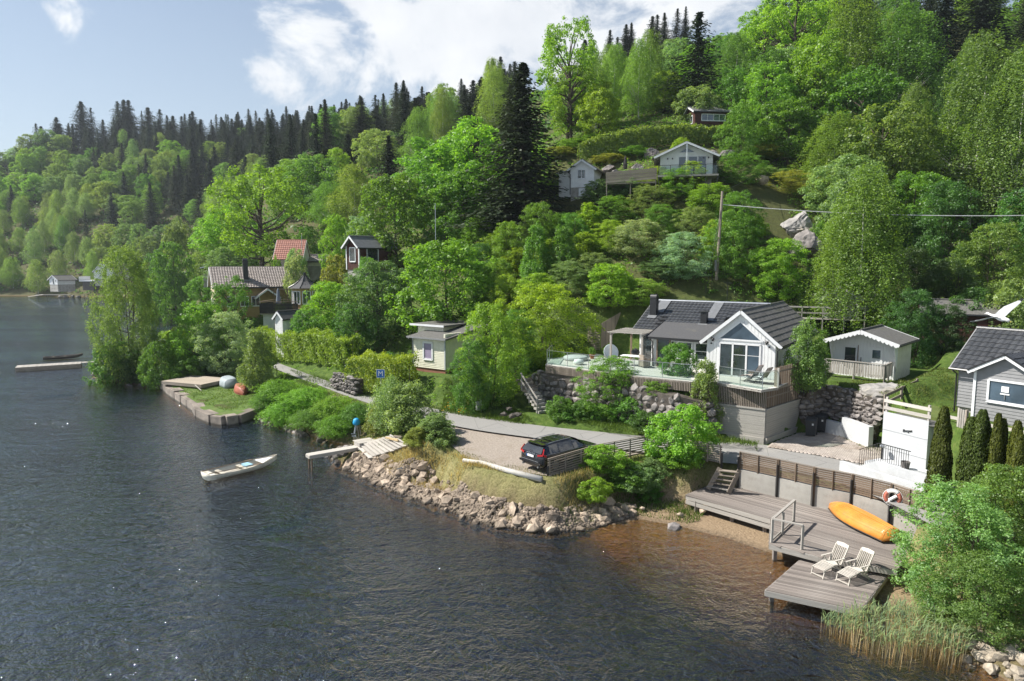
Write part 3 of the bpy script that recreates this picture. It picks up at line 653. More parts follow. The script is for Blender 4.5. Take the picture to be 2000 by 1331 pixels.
def strands(name, H, Wd, h0, K, per, leaf, prof, seed, droop=1.6, spread=.35):
    g = np.random.default_rng(seed); Ws = Wd / 2; h = g.random(K * 4); keep = g.random(K * 4) < prof(h) + .04; h = h[keep][:K]; K = len(h)
    a = g.random(K) * 6.283; lob = 1 + .18 * np.sin(a * 3 + seed + h * 9) + .16 * np.sin(a * 2 + h * 15)
    rr = np.sqrt(g.random(K)) * prof(h) * lob * Ws; c = np.c_[rr * np.cos(a), rr * np.sin(a), H * h0 + (H - H * h0) * h]
    cl = np.round(c / (Wd * .16)); key = np.sin(cl @ np.array([12.98, 78.2, 37.7])) * 43758.5; key = key - np.floor(key)
    c = c + ((key - .5) * Wd * .1)[:, None] * np.c_[np.cos(a), np.sin(a), 0 * a]
    idx = np.repeat(np.arange(K), per); s = np.tile(np.linspace(0, 1, per), K) + g.normal(0, .05, K * per)
    L = (droop * g.uniform(.5, 1.3, K))[idx]; ou = np.c_[np.cos(a), np.sin(a), 0 * a][idx]
    P = c[idx] + ou * (L * spread * (s - s * s * .35))[:, None] - np.array([0, 0, 1]) * (L * s ** 1.5 * .8)[:, None] + g.normal(0, leaf * .7, (len(idx), 3))
    N = ou * .5 + np.array([0, 0, .55]) + g.normal(size=P.shape) * .6
    me = crown_mesh(name + '_crown', P, N, leaf, LEAF, g, shade=.32 + .36 * key[idx])
    return me, c[np.argsort(-rr)[:22]]
def spruce(name, H, Wd, seed, step=.42, dens=1.0, thin=0.0, leaf=.42):
    g = np.random.default_rng(seed); Ps = []; Ns = []; Al = []; Sz = []; Sh = []; z = H * (.06 + thin * .2)
    while z < H * .985:
        fr = z / H; L0 = Wd / 2 * min(1, (1 - fr) ** .82 * 1.12) * (1 + .12 * math.sin(z * 2.1 + seed)); nb = max(4, int((9 - 4 * fr) * dens))
        a0 = g.random() * 6.28
        for k in range(nb):
            a = a0 + k * 6.283 / nb + g.normal(0, .22); L = L0 * g.uniform(.50, 1.28)
            if g.random() < .10 + thin * .4: continue
            m = max(3, int(L / .20 * dens)); s = np.linspace(.12, 1, m); ou = np.array([math.cos(a), math.sin(a), 0]); sd = np.array([-ou[1], ou[0], 0])
            cz = z + L * (.12 - .62 * s + .30 * s * s) * (1.1 - .75 * fr)
            for sgn in (-1, 0, 1):
                p = ou * (L * s)[:, None] + sd * (sgn * .20 * L * np.sin(s * 2.6) * g.uniform(.6, 1.2))[:, None] if sgn else ou * (L * s)[:, None]
                p = p + np.array([0, 0, 1]) * cz[:, None] + g.normal(0, .07, (m, 3)) - np.array([0, 0, .13 * abs(sgn)])
                Ps.append(p); Ns.append(np.tile(ou * .35 + sd * sgn * .5 + [0, 0, .8], (m, 1)) + g.normal(0, .35, (m, 3)))
                Al.append(np.tile(ou + sd * sgn * .6 - [0, 0, .45], (m, 1)) + g.normal(0, .25, (m, 3))); Sz.append(np.full(m, leaf) * (1.15 - .45 * s)); Sh.append(np.full(m, .5 + g.normal(0, .1)) + .12 * (s - .5))
        z += step * (1 - .45 * fr) * g.uniform(.8, 1.2)
    P = np.vstack(Ps); me = crown_mesh(name + '_crown', P, np.vstack(Ns), np.concatenate(Sz), NEEDLE, g, np.vstack(Al), .5, np.concatenate(Sh))
    return me, []
KIND = {}
def kind(key, H, Wd, crown, trunk): KIND[key] = KIND.get(key, []) + [(H, Wd, crown, trunk)]
for i in range(3):
    c, e = broadleaf('maple', 12, 10, .10, 330, .78, 52, .30, prof_round, 11 + i); kind('maple', 12, 10, c, trunk_mesh('maple', 12, .15, .26, e, BARK, i))
for i in range(2):
    c, e = broadleaf('oak', 15, 12, .22, 230, .80, 62, .30, prof_oak, 21 + i, hole=.85); kind('oak', 15, 12, c, trunk_mesh('oak', 15, .2, .42, e, BARK, i, lean=.08))
for i in range(3):
    c, e = strands('birch', 14, 6, .14, 1500, 19, .135, prof_tall, 31 + i); kind('birch', 14, 6, c, trunk_mesh('birch', 14, .3, .13, e, BIRCHB, i, lean=.07))
for i in range(2):
    c, e = broadleaf('willow', 11, 8.5, .0, 760, .50, 62, .15, prof_egg, 41 + i, up=.6, squash=1.15); kind('willow', 11, 8.5, c, trunk_mesh('willow', 11, .2, .14, e, BARK, i, 5))
for i in range(5): c, e = spruce('spruce', 19, (6.4, 7.2, 5.6, 6.8, 6.0)[i], 51 + i, (.42, .5, .46, .55, .4)[i], (1, .9, 1, .8, 1)[i]); kind('spruce', 19, (6.4, 7.2, 5.6, 6.8, 6.0)[i], c, trunk_mesh('spruce', 19, .1, .24, e, BARK, i, lean=.005))
for i in range(2): c, e = spruce('pine', 18, 4.6, 61 + i, .6, .8, .8, .5); kind('thin_spruce', 18, 4.6, c, trunk_mesh('pine', 18, .1, .2, e, BARK, i, lean=.01))
for i in range(3):
    c, e = broadleaf('bush', 3, 3.4, .02, 190, .30, 62, .125, prof_round, 71 + i, squash=.9); kind('bush', 3, 3.4, c, trunk_mesh('bush', 3, .05, .05, e, BARK, i, 5))
for i in range(2):
    c, e = broadleaf('upright', 4, 3.0, .03, 260, .26, 60, .105, prof_tall, 81 + i, up=.8, squash=1.5); kind('upright', 4, 3.0, c, trunk_mesh('upright', 4, .05, .05, e, BARK, i, 5))
for i in range(2):
    c, e = strands('sprig', 3, 3, .0, 1500, 13, .085, prof_round, 91 + i, -.55, .45); kind('sprig', 3, 3, c, trunk_mesh('sprig', 3, .05, .03, e, BARK, i, 7))
for i in range(2):
    c, e = broadleaf('alder', 6, 5, .0, 420, .36, 75, .105, prof_round, 101 + i, hole=.35); kind('alder', 6, 5, c, trunk_mesh('alder', 6, .05, .06, e, BARK, i, 5))
for i in range(2):
    g = np.random.default_rng(111 + i); n = 16000; h = g.random(n) ** .85; a = g.random(n) * 6.283
    r = .5 * np.minimum(1, (h + .05) / .14) ** .5 * np.clip(1.02 - h, 0, 1) ** .42 * (1 + .05 * np.sin(a * 5 + h * 9) + .06 * np.sin(a * 2 + i) + .04 * np.sin(h * 30 + a * 3)) * g.uniform(.82, 1.03, n)
    tw = np.where(g.random(n) < .5, 1, -1); P = np.c_[r * np.cos(a) * .82 + tw * .12 * (.3 + h), r * np.sin(a) * .85 + tw * .05, h * np.where(tw > 0, 3, 2.72 + .12 * i)]; P[:, :2] *= (1 + .10 * np.sin(h * 17 + i) * np.sin(a * 3 + h * 5))[:, None]; ou = np.c_[np.cos(a), np.sin(a), .25 + 0 * a]
    c = crown_mesh('thuja_crown', P, ou + g.normal(0, .45, P.shape), .085, NEEDLE, g, along=np.c_[ou[:, :2] * .3, np.ones(n)], aspect=.5, shade=.5 + .1 * np.sin(a * 7 + h * 20))
    kind('thuja', 3, 1.0, c, MB().tube([(0, 0, -.2), (0, 0, 2.6)], [.05, .01], 6).mesh('thuja_trunk', BARK))
COL = dict(bright=(.105, .200, .018), lime=(.128, .208, .016), mid=(.070, .145, .018), deep=(.045, .105, .020), dark=(.034, .070, .018), silver=(.135, .195, .105), sage=(.105, .165, .055),
           olive=(.125, .150, .030), spruce=(.040, .058, .027), spruceb=(.034, .050, .029), birch=(.085, .155, .028), birchy=(.105, .165, .035), thuja=(.060, .080, .012), brown=(.06, .05, .03))
COL = {k: tuple(x * 1.9 for x in v) if k not in ('spruce', 'spruceb', 'thuja') else v for k, v in COL.items()}
CAT = dict(maple='tree', oak='tree', birch='tree', willow='tree', spruce='tree', thin_spruce='tree', bush='bush', upright='bush', sprig='bush', alder='bush', thuja='conifer')
NAME = dict(maple='maple_tree', oak='oak_tree', birch='birch_tree', willow='willow_tree', spruce='spruce_tree', thin_spruce='spruce_tree', bush='bush', upright='shrub', sprig='spirea_bush', alder='alder_bush', thuja='thuja_column')
TREES = []; PLANTED = []
def plant(k, x, y, z, h, wd, colr, label, group=None, variant=None, rz=None, sink=.15, name=None, cat=None):
    vs = KIND[k]; H, Wd, cm, tm = vs[(len(TREES) if variant is None else variant) % len(vs)]
    t = thing(name or NAME[k], label, cat or CAT[k], (x, y, z - sink), random.random() * 6.28 if rz is None else rz, group)
    q = COL[colr] if isinstance(colr, str) else tuple(x * 2.0 for x in colr); f = random.uniform(.80, 1.18); hu = random.uniform(-.12, .12)
    cr = obj('crown' if CAT[k] in ('tree',) else 'foliage', cm, t, scale=(wd / Wd, wd / Wd, h / H)); cr.color = (q[0] * f * (1 + hu), q[1] * f, q[2] * f * (1 - hu), 1)
    ts = min(wd / Wd, h / H)
    obj('trunk' if CAT[k] == 'tree' else 'stem', tm, t, scale=(ts, ts, h / H))
    TREES.append((x, y, wd)); return t
def at(k, u, vtop, Y, wpx, colr, label, hmin=1.0, base=None, **kw):     # a tree standing at distance Y whose top shows at u, vtop
    p = D(u, vtop, Y); z = ground(p.x, p.y) if base is None else base
    h = max(hmin, p.z - z); return plant(k, p.x, p.y, z, h, wpx * Y / FPX * 1.03, colr, label, **kw)
# ---------------------------------------------------------------- main white house on the terrace
RZ = math.atan2(-.568, .823)
house = thing('white_house', 'white board clad house with black tile roof and glazed gable above the terrace', 'house', (13.0, 45.15, 0), RZ)
Z0 = 5.5
gw = wall(house, (0, 0), (4.4, 0), Z0 - .1, 7.92, WHITE, 'v', .215, apex=9.77, parts=True)
gw.name = 'gable_wall'
wall(house, (4.4, 0), (4.4, 10.8), Z0 - .1, 7.92, WHITE, 'v', .3)
wall(house, (4.4, 10.8), (0, 10.8), Z0 - .1, 7.92, WHITE, None, apex=9.77)
wall(house, (0, 3.2), (0, 0), Z0 - .1, 7.92, WHITE, 'v', .3)
gable_roof(house, 0, 4.4, 0, 10.8, 7.92, 40, TILEG, .40, .24, .20, .42, wave=.03, slab=FELT)
mw = wall(house, (-6.3, 3.3), (0, 3.3), Z0 - .1, 8.05, WHITE, 'v', .24, parts=False)
wall(house, (-6.3, 10.2), (-6.3, 3.3), Z0 - .1, 8.05, WHITE, 'v', .24, apex=9.78)
wall(house, (0, 10.2), (-6.3, 10.2), Z0 - .1, 8.05, WHITE, None)
# front slope of the main wing stops at the valley; built in two widths
slope(house, (-6.7, 2.9, 7.90), (-.3, 2.9, 7.90), (-6.7, 6.75, 9.83), TILEK, .30, .38, .10, False, FELT)
slope(house, (-.3, 4.9, 8.90), (2.2, 4.9, 8.90), (-.3, 6.75, 9.83), TILEK, .30, .38, .10, False, FELT)
slope(house, (-6.7, 10.6, 7.90), (0, 10.6, 7.90), (-6.7, 6.75, 9.83), TILEK, .30, .38, .10, False, FELT)
MB().tube([(-6.75, 6.75, 9.90), (2.3, 6.75, 9.90)], .09, 8).build('ridge_cap', STEEL, house)
for ya in (2.9, 10.6): MB().bar((-6.72, ya, 7.82), (-6.72, 6.75, 9.75), .035, .20).build('bargeboard', GREYP, house)
# glazed gable
dg = MB(); 
for x in (.86, 1.72, 2.60, 3.46): dg.box(x - .055, x + .055, -.075, -.02, .1, 2.27)
dg.box(.805, 3.515, -.075, -.02, 2.20, 2.32); dg.box(.805, 3.515, -.075, -.02, .08, .16)
french = dg.build('glass_door', WTRIM, gw)
for x0, x1 in ((.915, 1.665), (1.775, 2.545), (2.655, 3.405)): MB().box(x0, x1, -.045, -.035, .16, 2.2).build('pane', GLASS if x0 < 2.6 else GLASSB, french)
for x0, x1 in ((1.775, 2.545), (2.655, 3.405)): MB().box(x0, x1, -.052, -.046, 1.52, 1.55).build('glazing_bar', WTRIM, french)
MB().box(1.80, 1.84, -.11, -.05, 1.05, 1.10).build('handle', STEEL, french)
window(gw, 0, 0, 1, 1, WTRIM, GLASSB, name='triangle_window', fr=.10, prof=[(.72, 2.50), (3.60, 2.50), (2.16, 3.72)])
def spot(w_, x, z):
    s = MB(); s.box(x - .05, x + .05, -.12, -.02, z - .12, z - .02); s.tube([(x - .06, -.12, z + .08), (x + .10, -.22, z + .02)], [.07, .09], 8); s.build('wall_lamp', DTRIM, w_)
for x in (.38, 3.83): spot(gw, x, 2.45)
for x in (.30, 4.02): MB().lathe([(.0, 0), (.06, .0), (.06, .05), (0, .05)], 10).build('vent', DTRIM, gw, loc=(x, -.02, 2.18), rot=(R(90), 0, 0))
MB().tube([(4.72, -.30, 7.55), (4.52, -.02, 7.35), (4.50, -.04, 5.5)], .045, 6).build('downspout', DTRIM, house)
# glass door and bay with windows
w1 = window(mw, .15, .12, 1.75, 2.15, WTRIM, GLASS, 1, 0, 'glass_door', sill=False)
bay = wall(house, (-4.3, 1.1), (0, 1.1), Z0 - .1, 7.55, WHITE, 'v', .215, parts=True); bay.name = 'bay_wall'
wall(house, (-4.3, 3.3), (-4.3, 1.1), Z0 - .1, 7.55, WHITE, 'v', .3)
window(bay, .35, .12, .95, 2.0, WOODB, GLASS, 0, 0, 'open_door', sill=False)
window(bay, 1.85, .85, 1.05, 1.15, WTRIM, GLASS, 0, 1); window(bay, 3.12, .85, 1.08, 1.15, WTRIM, GLASS, 0, 1)
spot(bay, 1.55, 1.85); MB().lathe([(.0, 0), (.06, .0), (.06, .05), (0, .05)], 10).build('vent', DTRIM, bay, loc=(4.05, -.02, 1.95), rot=(R(90), 0, 0))
slope(house, (-4.65, .72, 7.64), (.05, .72, 7.64), (-4.65, 4.0, 8.50), FELT, None, name='bay_roof', th=.10)
MB().bar((-4.66, .70, 7.58), (.0, .70, 7.58), .05, .16).build('fascia', DTRIM, house)
MB().bar((-4.67, .70, 7.60), (-4.67, 4.0, 8.45), .04, .16).build('fascia', DTRIM, house)
MB().tube([(-4.45, .66, 7.52), (-4.28, .98, 7.3), (-4.24, 1.03, 5.5)], .05, 6).build('downspout', DTRIM, house)
ch = MB(); ch.box(-6.1, -5.6, 4.6, 5.1, 8.3, 10.2); ch.build('chimney', DTRIM, house)
MB().tube([(-6.1, 4.85, 10.2), (-5.6, 4.85, 10.2)], .27, 14).build('chimney_hood', DTRIM, house)
MB().box(-1.85, -1.42, 3.85, 4.3, 8.0, 9.3).box(-1.92, -1.35, 3.78, 4.37, 9.33, 9.37).build('chimney', DTRIM, house)
FLASH = mat('grey_flashing', (.16, .165, .175), (.13, .135, .14), 4, .5, spec=.5)
for x0, x1, yb, yt in ((-6.05, -5.2, 5.1, 6.7), (-1.75, -1.05, 4.3, 6.7), (-6.2, -5.5, 4.25, 4.6), (-2.0, -1.3, 3.5, 3.85)):
    zf = lambda y: 9.83 - (6.75 - y) * .5013 + .095
    MB().poly([(x0, yb, zf(yb)), (x1, yb, zf(yb)), (x1, yt, zf(yt)), (x0, yt, zf(yt))], (0, 0, .02)).build('flashing', FLASH, house)
for y in (3.5, 3.95, 4.4): MB().box(-5.15, -4.65, y, y + .12, 7.9 + (y - 2.9) * .5 + .12, 7.9 + (y - 2.9) * .5 + .2).build('roof_step', DTRIM, house)
# pergola
pg = thing('pergola', 'silvery wooden pergola on two posts left of the white house', 'pergola', (13.0, 45.15, 0), RZ)
for x in (-7.2, -4.75): beam('post', (x, .25, Z0), (x, .25, 7.70), .13, .13, WOODG, pg)
for x in (-7.2, -4.75): beam('beam', (x, .1, 7.76), (x, 3.25, 7.82), .06, .13, WOODG, pg)
beam('post', (-6.9, 3.1, Z0), (-6.9, 3.1, 7.7), .12, .12, WOODB, pg)
for i in range(8): beam('slat', (-7.45, .15 + i * .42, 7.87 + i * .008), (-4.70, .15 + i * .42, 7.87 + i * .008), .10, .035, WOODG, pg)
for i in range(5): beam('slat', (-7.3 + i * .62, .05, 7.84), (-7.3 + i * .62, 3.25, 7.87), .04, .03, WOODG, pg)
# ---------------------------------------------------------------- terrace
deck = thing('terrace', 'big pale timber terrace along the front of the white house', 'terrace', (13.0, 45.15, 0), RZ)
def toL(p): d = Vector((p.x - 13.0, p.y - 45.15)); return (d.x * .823 - d.y * .568, d.x * .568 + d.y * .823)
DL = [toL(p) for p in DECK]
CB = W(1493, 858, 2.4); CLFT = W(1376, 839, 2.45); CR = Vector((18.4, 43.0, 2.4))
poly = DL + [toL(CB.lerp(CR, .62)), (4.5, -.05), (0, -.05), (-.0, 1.05), (-4.35, 1.05), (-4.35, 3.25), (-6.3, 3.25), (-10.6, 4.6), toL(W(1078, 700, Z0))]
DECKM = mat('bleached_terrace_wood', (.60, .575, .53), (.47, .445, .405), 2.4, .85, .005, 9, (1, 9, 9), rnd=.08, dirt=((.40, .38, .34), .9, .4))
planks(deck, poly, 0.0, Z0, DECKM, .145, .008)
MB().poly([(x, y, Z0 - .16) for x, y in poly], (0, 0, .11)).build('joists', WOODD, deck)
for a, b in zip(DL[:-1], DL[1:]):
    MB().bar((*a, Z0 - .08), (*b, Z0 - .08), .03, .15).build('edge_board', WOODG, deck)
def skirt(a, b, h, zt):
    slat_fence(deck, Vector((*a, 0)), Vector((*b, 0)), h, zt - h, zt - h, 0, WOODD, vertical=True, step=.105, gap=.045, name='skirt_slat')
off = lambda p, k=.05: (p[0], p[1] - k)
skirt(off(DL[0]), off(DL[1]), .55, Z0 - .05); skirt(off(DL[1]), off(DL[2]), .6, Z0 - .05); skirt(off(DL[2]), off(DL[3]), .9, Z0 - .05)
CBl, CLl, CRl = toL(CB), toL(CLFT), toL(CR)
for a, b in zip([CLl], [CBl]): skirt(off(a, .04), off(b, .04), 1.32, Z0 + .0)
# concrete block under the corner
cw = thing('concrete_wall', 'board cast grey concrete retaining wall carrying the terrace corner', 'retaining wall', (13.0, 45.15, 0), RZ)
b0 = MB(); bk = (CLl[0] + .5, CLl[1] + 2.2); b0.poly([(*CLl, 1.9), (*CBl, 1.9), (*CRl, 1.9), (CRl[0] - .8, CRl[1] + 1.2, 1.9), (*bk, 1.9)], (0, 0, 2.25)); b0.build('wall_core', CONC, cw)
for i in range(16):
    z = 2.0 + i * .136
    for a, b in ((CLl, CBl), (CBl, CRl)):
        d = (Vector(b) - Vector(a)).normalized(); o_ = Vector((d.y, -d.x)) * (.02 + random.uniform(0, .014))
        beam('cast_course', (a[0] + o_.x, a[1] + o_.y, z + .066), (b[0] + o_.x, b[1] + o_.y, z + .066), .05, .130, CONC, cw)
for a, b in ((CLl, CBl), (CBl, CRl)):
    beam('cap', (a[0], a[1], 4.20), (b[0], b[1], 4.20), .22, .09, CONC, cw); beam('plinth', (a[0], a[1], 2.2), (b[0], b[1], 2.2), .30, .55, CONC, cw)
# slatted screen on the right side of the terrace
sc = thing('slat_screen', 'tall weathered slat screen wrapping the right corner of the terrace', 'screen', (13.0, 45.15, 0), RZ)
A_, B_ = Vector((*CBl, 0)), Vector((*CRl, 0))
k = int((B_ - A_).length / .10)
for i in range(k):
    s = (i + .5) / k; p = A_.lerp(B_, s); top = 5.50 if s < .20 else 6.62
    beam('slat', (p.x, p.y, 4.26), (p.x, p.y, top + random.uniform(-.02, .02)), .03, .062, WOODB if i % 3 else WOODD, sc, up=(B_ - A_))
for zz in (4.9, 5.3, 6.35): beam('rail', (*A_.lerp(B_, .2 if zz > 6 else 0).xy, zz), (*B_.xy, zz), .04, .07, WOODD, sc)
p0 = Vector((*DL[5], 0)); p1 = A_.lerp(B_, .2)
beam('corner_post', (p0.x, p0.y, 5.45), (p0.x, p0.y, 6.66), .10, .10, PALEW, sc)
for i in range(8): q = p0.lerp(p1, i / 8); beam('slat', (q.x, q.y, 5.3), (q.x, q.y, 6.62), .03, .062, WOODD, sc)
for i in range(16): q = Vector((4.75 + i * .10, 1.2 + i * .05, 0)); beam('slat', (q.x, q.y, 5.4), (q.x, q.y, 7.3), .03, .06, WOODG, sc)
# glass railing
rl = thing('glass_railing', 'glass railing with slim steel top rail along the terrace edge', 'railing', (13.0, 45.15, 0), RZ)
def glass_run(pts, n):
    for a, b in zip(pts[:-1], pts[1:]):
        a, b = Vector(a), Vector(b); k = max(1, round((b - a).length / n))
        for i in range(k):
            p, q = a.lerp(b, i / k + .004), a.lerp(b, (i + 1) / k - .004); beam('glass_panel', (p.x, p.y, Z0 + .52), (q.x, q.y, Z0 + .52), .012, .94, CLEAR, rl)
            beam('post', (p.x, p.y, Z0), (p.x, p.y, Z0 + 1.0), .035, .035, STEEL, rl)
        beam('top_rail', (a.x, a.y, Z0 + 1.03), (b.x, b.y, Z0 + 1.03), .05, .035, STEEL, rl)
ins = lambda p: (p[0] + .02, p[1] + .10)
glass_run([toL(W(1078, 700, Z0)), ins(DL[0]), ins(DL[1]), ins(DL[2])], 1.9); glass_run([ins(DL[3]), ins(DL[4]), (DL[5][0] - .05, DL[5][1] + .05)], 1.6)
# stone walls
stone_wall('grey boulder retaining wall under the long terrace edge', [W(1042, 775, 2.6), W(1066, 783, 2.6), W(1150, 800, 2.6), W(1236, 818, 2.6), W(1320, 838, 2.5), W(1384, 842, 2.5)], [4.2, 4.95, 4.95, 4.9, 4.8, 4.4], 2.45, .55, (.62, .46), seed=4)
stone_wall('dry stone wall of small grey blocks above the brick driveway', [W(1554, 832, 2.4), W(1608, 828, 2.4), W(1668, 842, 2.4), W(1722, 862, 2.4)], [4.6, 5.15, 5.15, 5.0], 2.9, .5, (.50, .27), seed=9)
lw = thing('low_wall', 'low white plastered wall at the foot of the dry stone wall', 'wall')
pts = [W(1608, 830, 2.4), W(1668, 845, 2.4), W(1722, 866, 2.4)]
for (a, b), h in zip(zip(pts[:-1], pts[1:]), (.75, 1.15)): d = (b - a).normalized(); o_ = Vector((d.y, -d.x, 0)) * .72; beam('wall_section', (a.x + o_.x, a.y + o_.y, 2.0 + h / 2 + .2), (b.x + o_.x, b.y + o_.y, 2.0 + h / 2 + .2), .3, h + .1, CONCW, lw)
def boulder(label, p, sx, sy, sz, m, seed, rz=0, name='boulder'):
    from mathutils import noise as mn
    me = rock(seed, 4, 9); me.materials.append(m)
    for v in me.vertices: v.co += v.co.normalized() * (.10 * mn.fractal(v.co * 3 + Vector((seed, 0, 0)), 1, 2, 5) + .05 * mn.noise(v.co * 9)); o = obj(name, me, None, p, (0, 0, rz), (sx, sy, sz)); return tag(o, label, 'boulder')
boulder('big mossy boulder at the left end of the concrete wall', W(1362, 838, 2.4) + Vector((0, .6, .55)), 2.0, 1.5, 2.2, MOSS, 41, .4)
boulder('lichen covered bedrock hump above the dry stone wall', W(1742, 792, 4.6) + Vector((.4, 1.5, .35)), 3.2, 2.4, 1.7, MOSS, 43, -.5)
q = D(1568, 428, 68.5); boulder('huge pale boulder high on the bushy slope', (q.x, q.y + .5, q.z - .9), 4.4, 3.2, 3.6, MOSS, 48, .3)
q = D(1488, 350, 76); boulder('small pinkish rock on the slope right of the white hillside house', (q.x, q.y, q.z), 1.4, 1.2, 1.2, ROCKT, 51, .3)
q = D(1580, 470, 66); boulder('lower grey rock face below the huge pale boulder', (q.x, q.y, q.z - 1), 3.6, 3, 3.6, ROCKM, 53, .8)
for u, v, Y, s in [(1270, 300, 84, 2.2), (1285, 312, 82, 1.6), (1245, 322, 81, 1.5), (1420, 295, 84, 2.2), (1395, 300, 83, 1.8), (1190, 330, 83, 1.6), (1205, 340, 81, 1.4)]:
    q = D(u, v, Y); boulder('rock in the stony bank around the hillside houses', (q.x, q.y, ground(q.x, q.y) + .2), s, s * .8, s * .7, ROCKM, int(u), .3)['group'] = 'rocks around the hillside houses'
# ---------------------------------------------------------------- small white cabin, annex, red shed
cab = thing('white_cabin', 'small white cabin with scalloped gable trim above the dry stone wall', 'cabin', (21.2, 46.07, 0), math.atan2(-.69, .73))
f = wall(cab, (.3, .95), (4.25, .95), 5.2, 7.75, WHITE, 'v', .2, apex=8.42, parts=True); f.name = 'front_wall'
wall(cab, (4.25, .95), (4.25, 4.4), 5.2, 7.75, CREAM, 'v', .25); wall(cab, (4.25, 4.4), (.3, 4.4), 5.2, 7.75, WHITE, None, apex=8.42); wall(cab, (.3, 4.4), (.3, .95), 5.2, 7.75, WHITE, None)  # right wall cream: reflected light on it put into the wall colour
gable_roof(cab, .3, 4.25, .35, 4.4, 7.75, 18.5, FELTG, .35, .35, None, wave=0, slab=FELTG, th=.08)
for s in (-1, 1):
    b = MB()
    for i in range(9):
        x = 2.275 + s * (.1 + i * .255); z = 8.46 - abs(x - 2.275) * .335
        b.poly([(x - .13, -.04, z + .02), (x + .13, -.04, z + .02), (x + .13, -.04, z - .16), (x, -.04, z - .26), (x - .13, -.04, z - .16)], (0, .03, 0))
    b.build('scalloped_trim', WTRIM, cab)
    xx = .3 if s < 0 else 4.25
    MB().poly([(xx, .95, 7.75), (xx, .05, 7.7), (xx, .95, 5.9)], (.05, 0, 0)).build('porch_bracket', WHITE, cab)
window(f, .75, 1.05, .78, 1.0, WTRIM, GLASS); 
dr = MB().box(2.35, 3.15, -.07, -.02, .3, 2.15).build('door', WHITE, f); MB().box(2.52, 3.0, -.085, -.071, 1.4, 1.95).build('pane', GLASSB, dr); MB().box(2.40, 2.46, -.12, -.07, 1.0, 1.06).build('handle', DTRIM, dr)
fr = thing('picket_balustrade', 'weathered board balustrade in front of the small white cabin', 'fence')
pts = [W(1612, 728, 5.5), W(1728, 742, 5.5), W(1742, 735, 5.5)]
for a, b in zip(pts[:-1], pts[1:]):
    slat_fence(fr, a, b, .85, 5.55, 5.55, 0, WOODG, vertical=True, step=.155, gap=.035, name='board'); beam('handrail', (*a.xy, 6.45), (*b.xy, 6.45), .13, .05, WOODG, fr)
    for s in (0, .5, 1): p = a.lerp(b, s); beam('post', (p.x, p.y + .05, 5.2), (p.x, p.y + .05, 6.42), .10, .10, WOODG, fr)
for i, (u, lab) in enumerate([(1685, 'long handled rake leaning beside the cabin window'), (1695, 'black spade leaning by the cabin door')]):
    p = cab.matrix_basis @ Vector((1.95 + i * .2, .82, 0)); t = thing('rake' if i == 0 else 'spade', lab, 'garden tool', (p.x, p.y, 5.5))
    beam('shaft', (0, 0, 0), (.05, .1, 1.9 - i * .8), .035, .035, WOODB if i == 0 else DTRIM, t); MB().box(-.1, .1, -.02, .02, 0, .3 if i else .06).build('blade' if i else 'head', DTRIM, t)
anx = thing('annex', 'white boarded annex half hidden behind the birch, with balcony', 'cabin', (*D(1607, 620, 58).xy, 0), R(-25))
zb = 8.2; wall(anx, (0, 0), (2.6, 0), zb, 10.0, WHITE, 'h', .16, apex=10.9); wall(anx, (2.6, 0), (2.6, 4), zb, 10.0, WHITE, 'h', .16); wall(anx, (0, 4), (0, 0), zb, 10.0, WHITE, None); gable_roof(anx, 0, 2.6, 0, 4, 10.0, 33, FELT, .4, .3, None)
bal = thing('balcony', 'grey wooden balcony with rails in front of the white annex', 'balcony', anx.location[:], R(-25))
planks(bal, [(-3.2, -1.8), (3.2, -1.8), (3.2, 0), (-3.2, 0)], 0, zb, WOODG, .14)
for x in (-3.1, -1.6, 0, 1.6, 3.1): beam('post', (x, -1.75, zb - 1.8), (x, -1.75, zb + 1), .09, .09, WOODG, bal)
for z in (.5, .98): beam('rail', (-3.2, -1.78, zb + z), (.6, -1.78, zb + z), .05, .12, WOODG, bal)
rs = thing('red_shed', 'old dark red shed with mossy roof in the shade of the wood', 'shed', (*D(1800, 660, 53).xy, 0), R(-30))
zg = 7.2; wall(rs, (0, 0), (5, 0), zg - .8, zg + 1.9, BROWNR, 'v', .3); wall(rs, (5, 0), (5, 3), zg - .8, zg + 1.9, BROWNR, 'v', .3, apex=zg + 2.7); gable_roof(rs, 0, 3, 0, 5, zg + 1.9, 28, FELTG, .3, .3, None, axis='x', barge=BROWNR)
# ---------------------------------------------------------------- grey house at the right edge
gp = W(1868, 793, 5.5); gh = thing('grey_house', 'grey clapboard house with ridged dark tile roof cut by the right edge', 'house', (gp.x, gp.y, 0), math.atan2(-.86, .51))
wl = wall(gh, (0, 0), (1.2, 0), 5.5, 7.62, GREYP, 'h', .165, parts=True); wall(gh, (3.9, 0), (9, 0), 5.5, 7.62, GREYP, 'h', .165)
wall(gh, (0, 4.2), (0, 0), 5.5, 7.62, GREYP, 'h', .165, apex=9.35); wall(gh, (9, 0), (9, 4.2), 5.5, 7.62, GREYP, None, apex=9.35); wall(gh, (9, 4.2), (0, 4.2), 5.5, 7.62, GREYP, None)
window(wl, .82, .75, .34, 1.25, WTRIM, GLASS, 0, 0, fr=.07)
bw_ = wall(gh, (1.2, -.85), (3.9, -.85), 5.05, 7.62, GREYP, 'h', .165, apex=8.45, parts=True); bw_.name = 'bay_wall'
wall(gh, (1.2, 0), (1.2, -.85), 5.05, 7.62, GREYP, 'h', .165); wall(gh, (3.9, -.85), (3.9, 0), 5.05, 7.62, GREYP, 'h', .165)
window(bw_, .62, 1.15, 1.75, 1.05, WTRIM, GLASSB, 0, 0, fr=.10)
for x in (1.2, 3.9): MB().box(x - .06, x + .06, -.93, -.86, 5.0, 7.75).build('corner_board', WTRIM, gh)
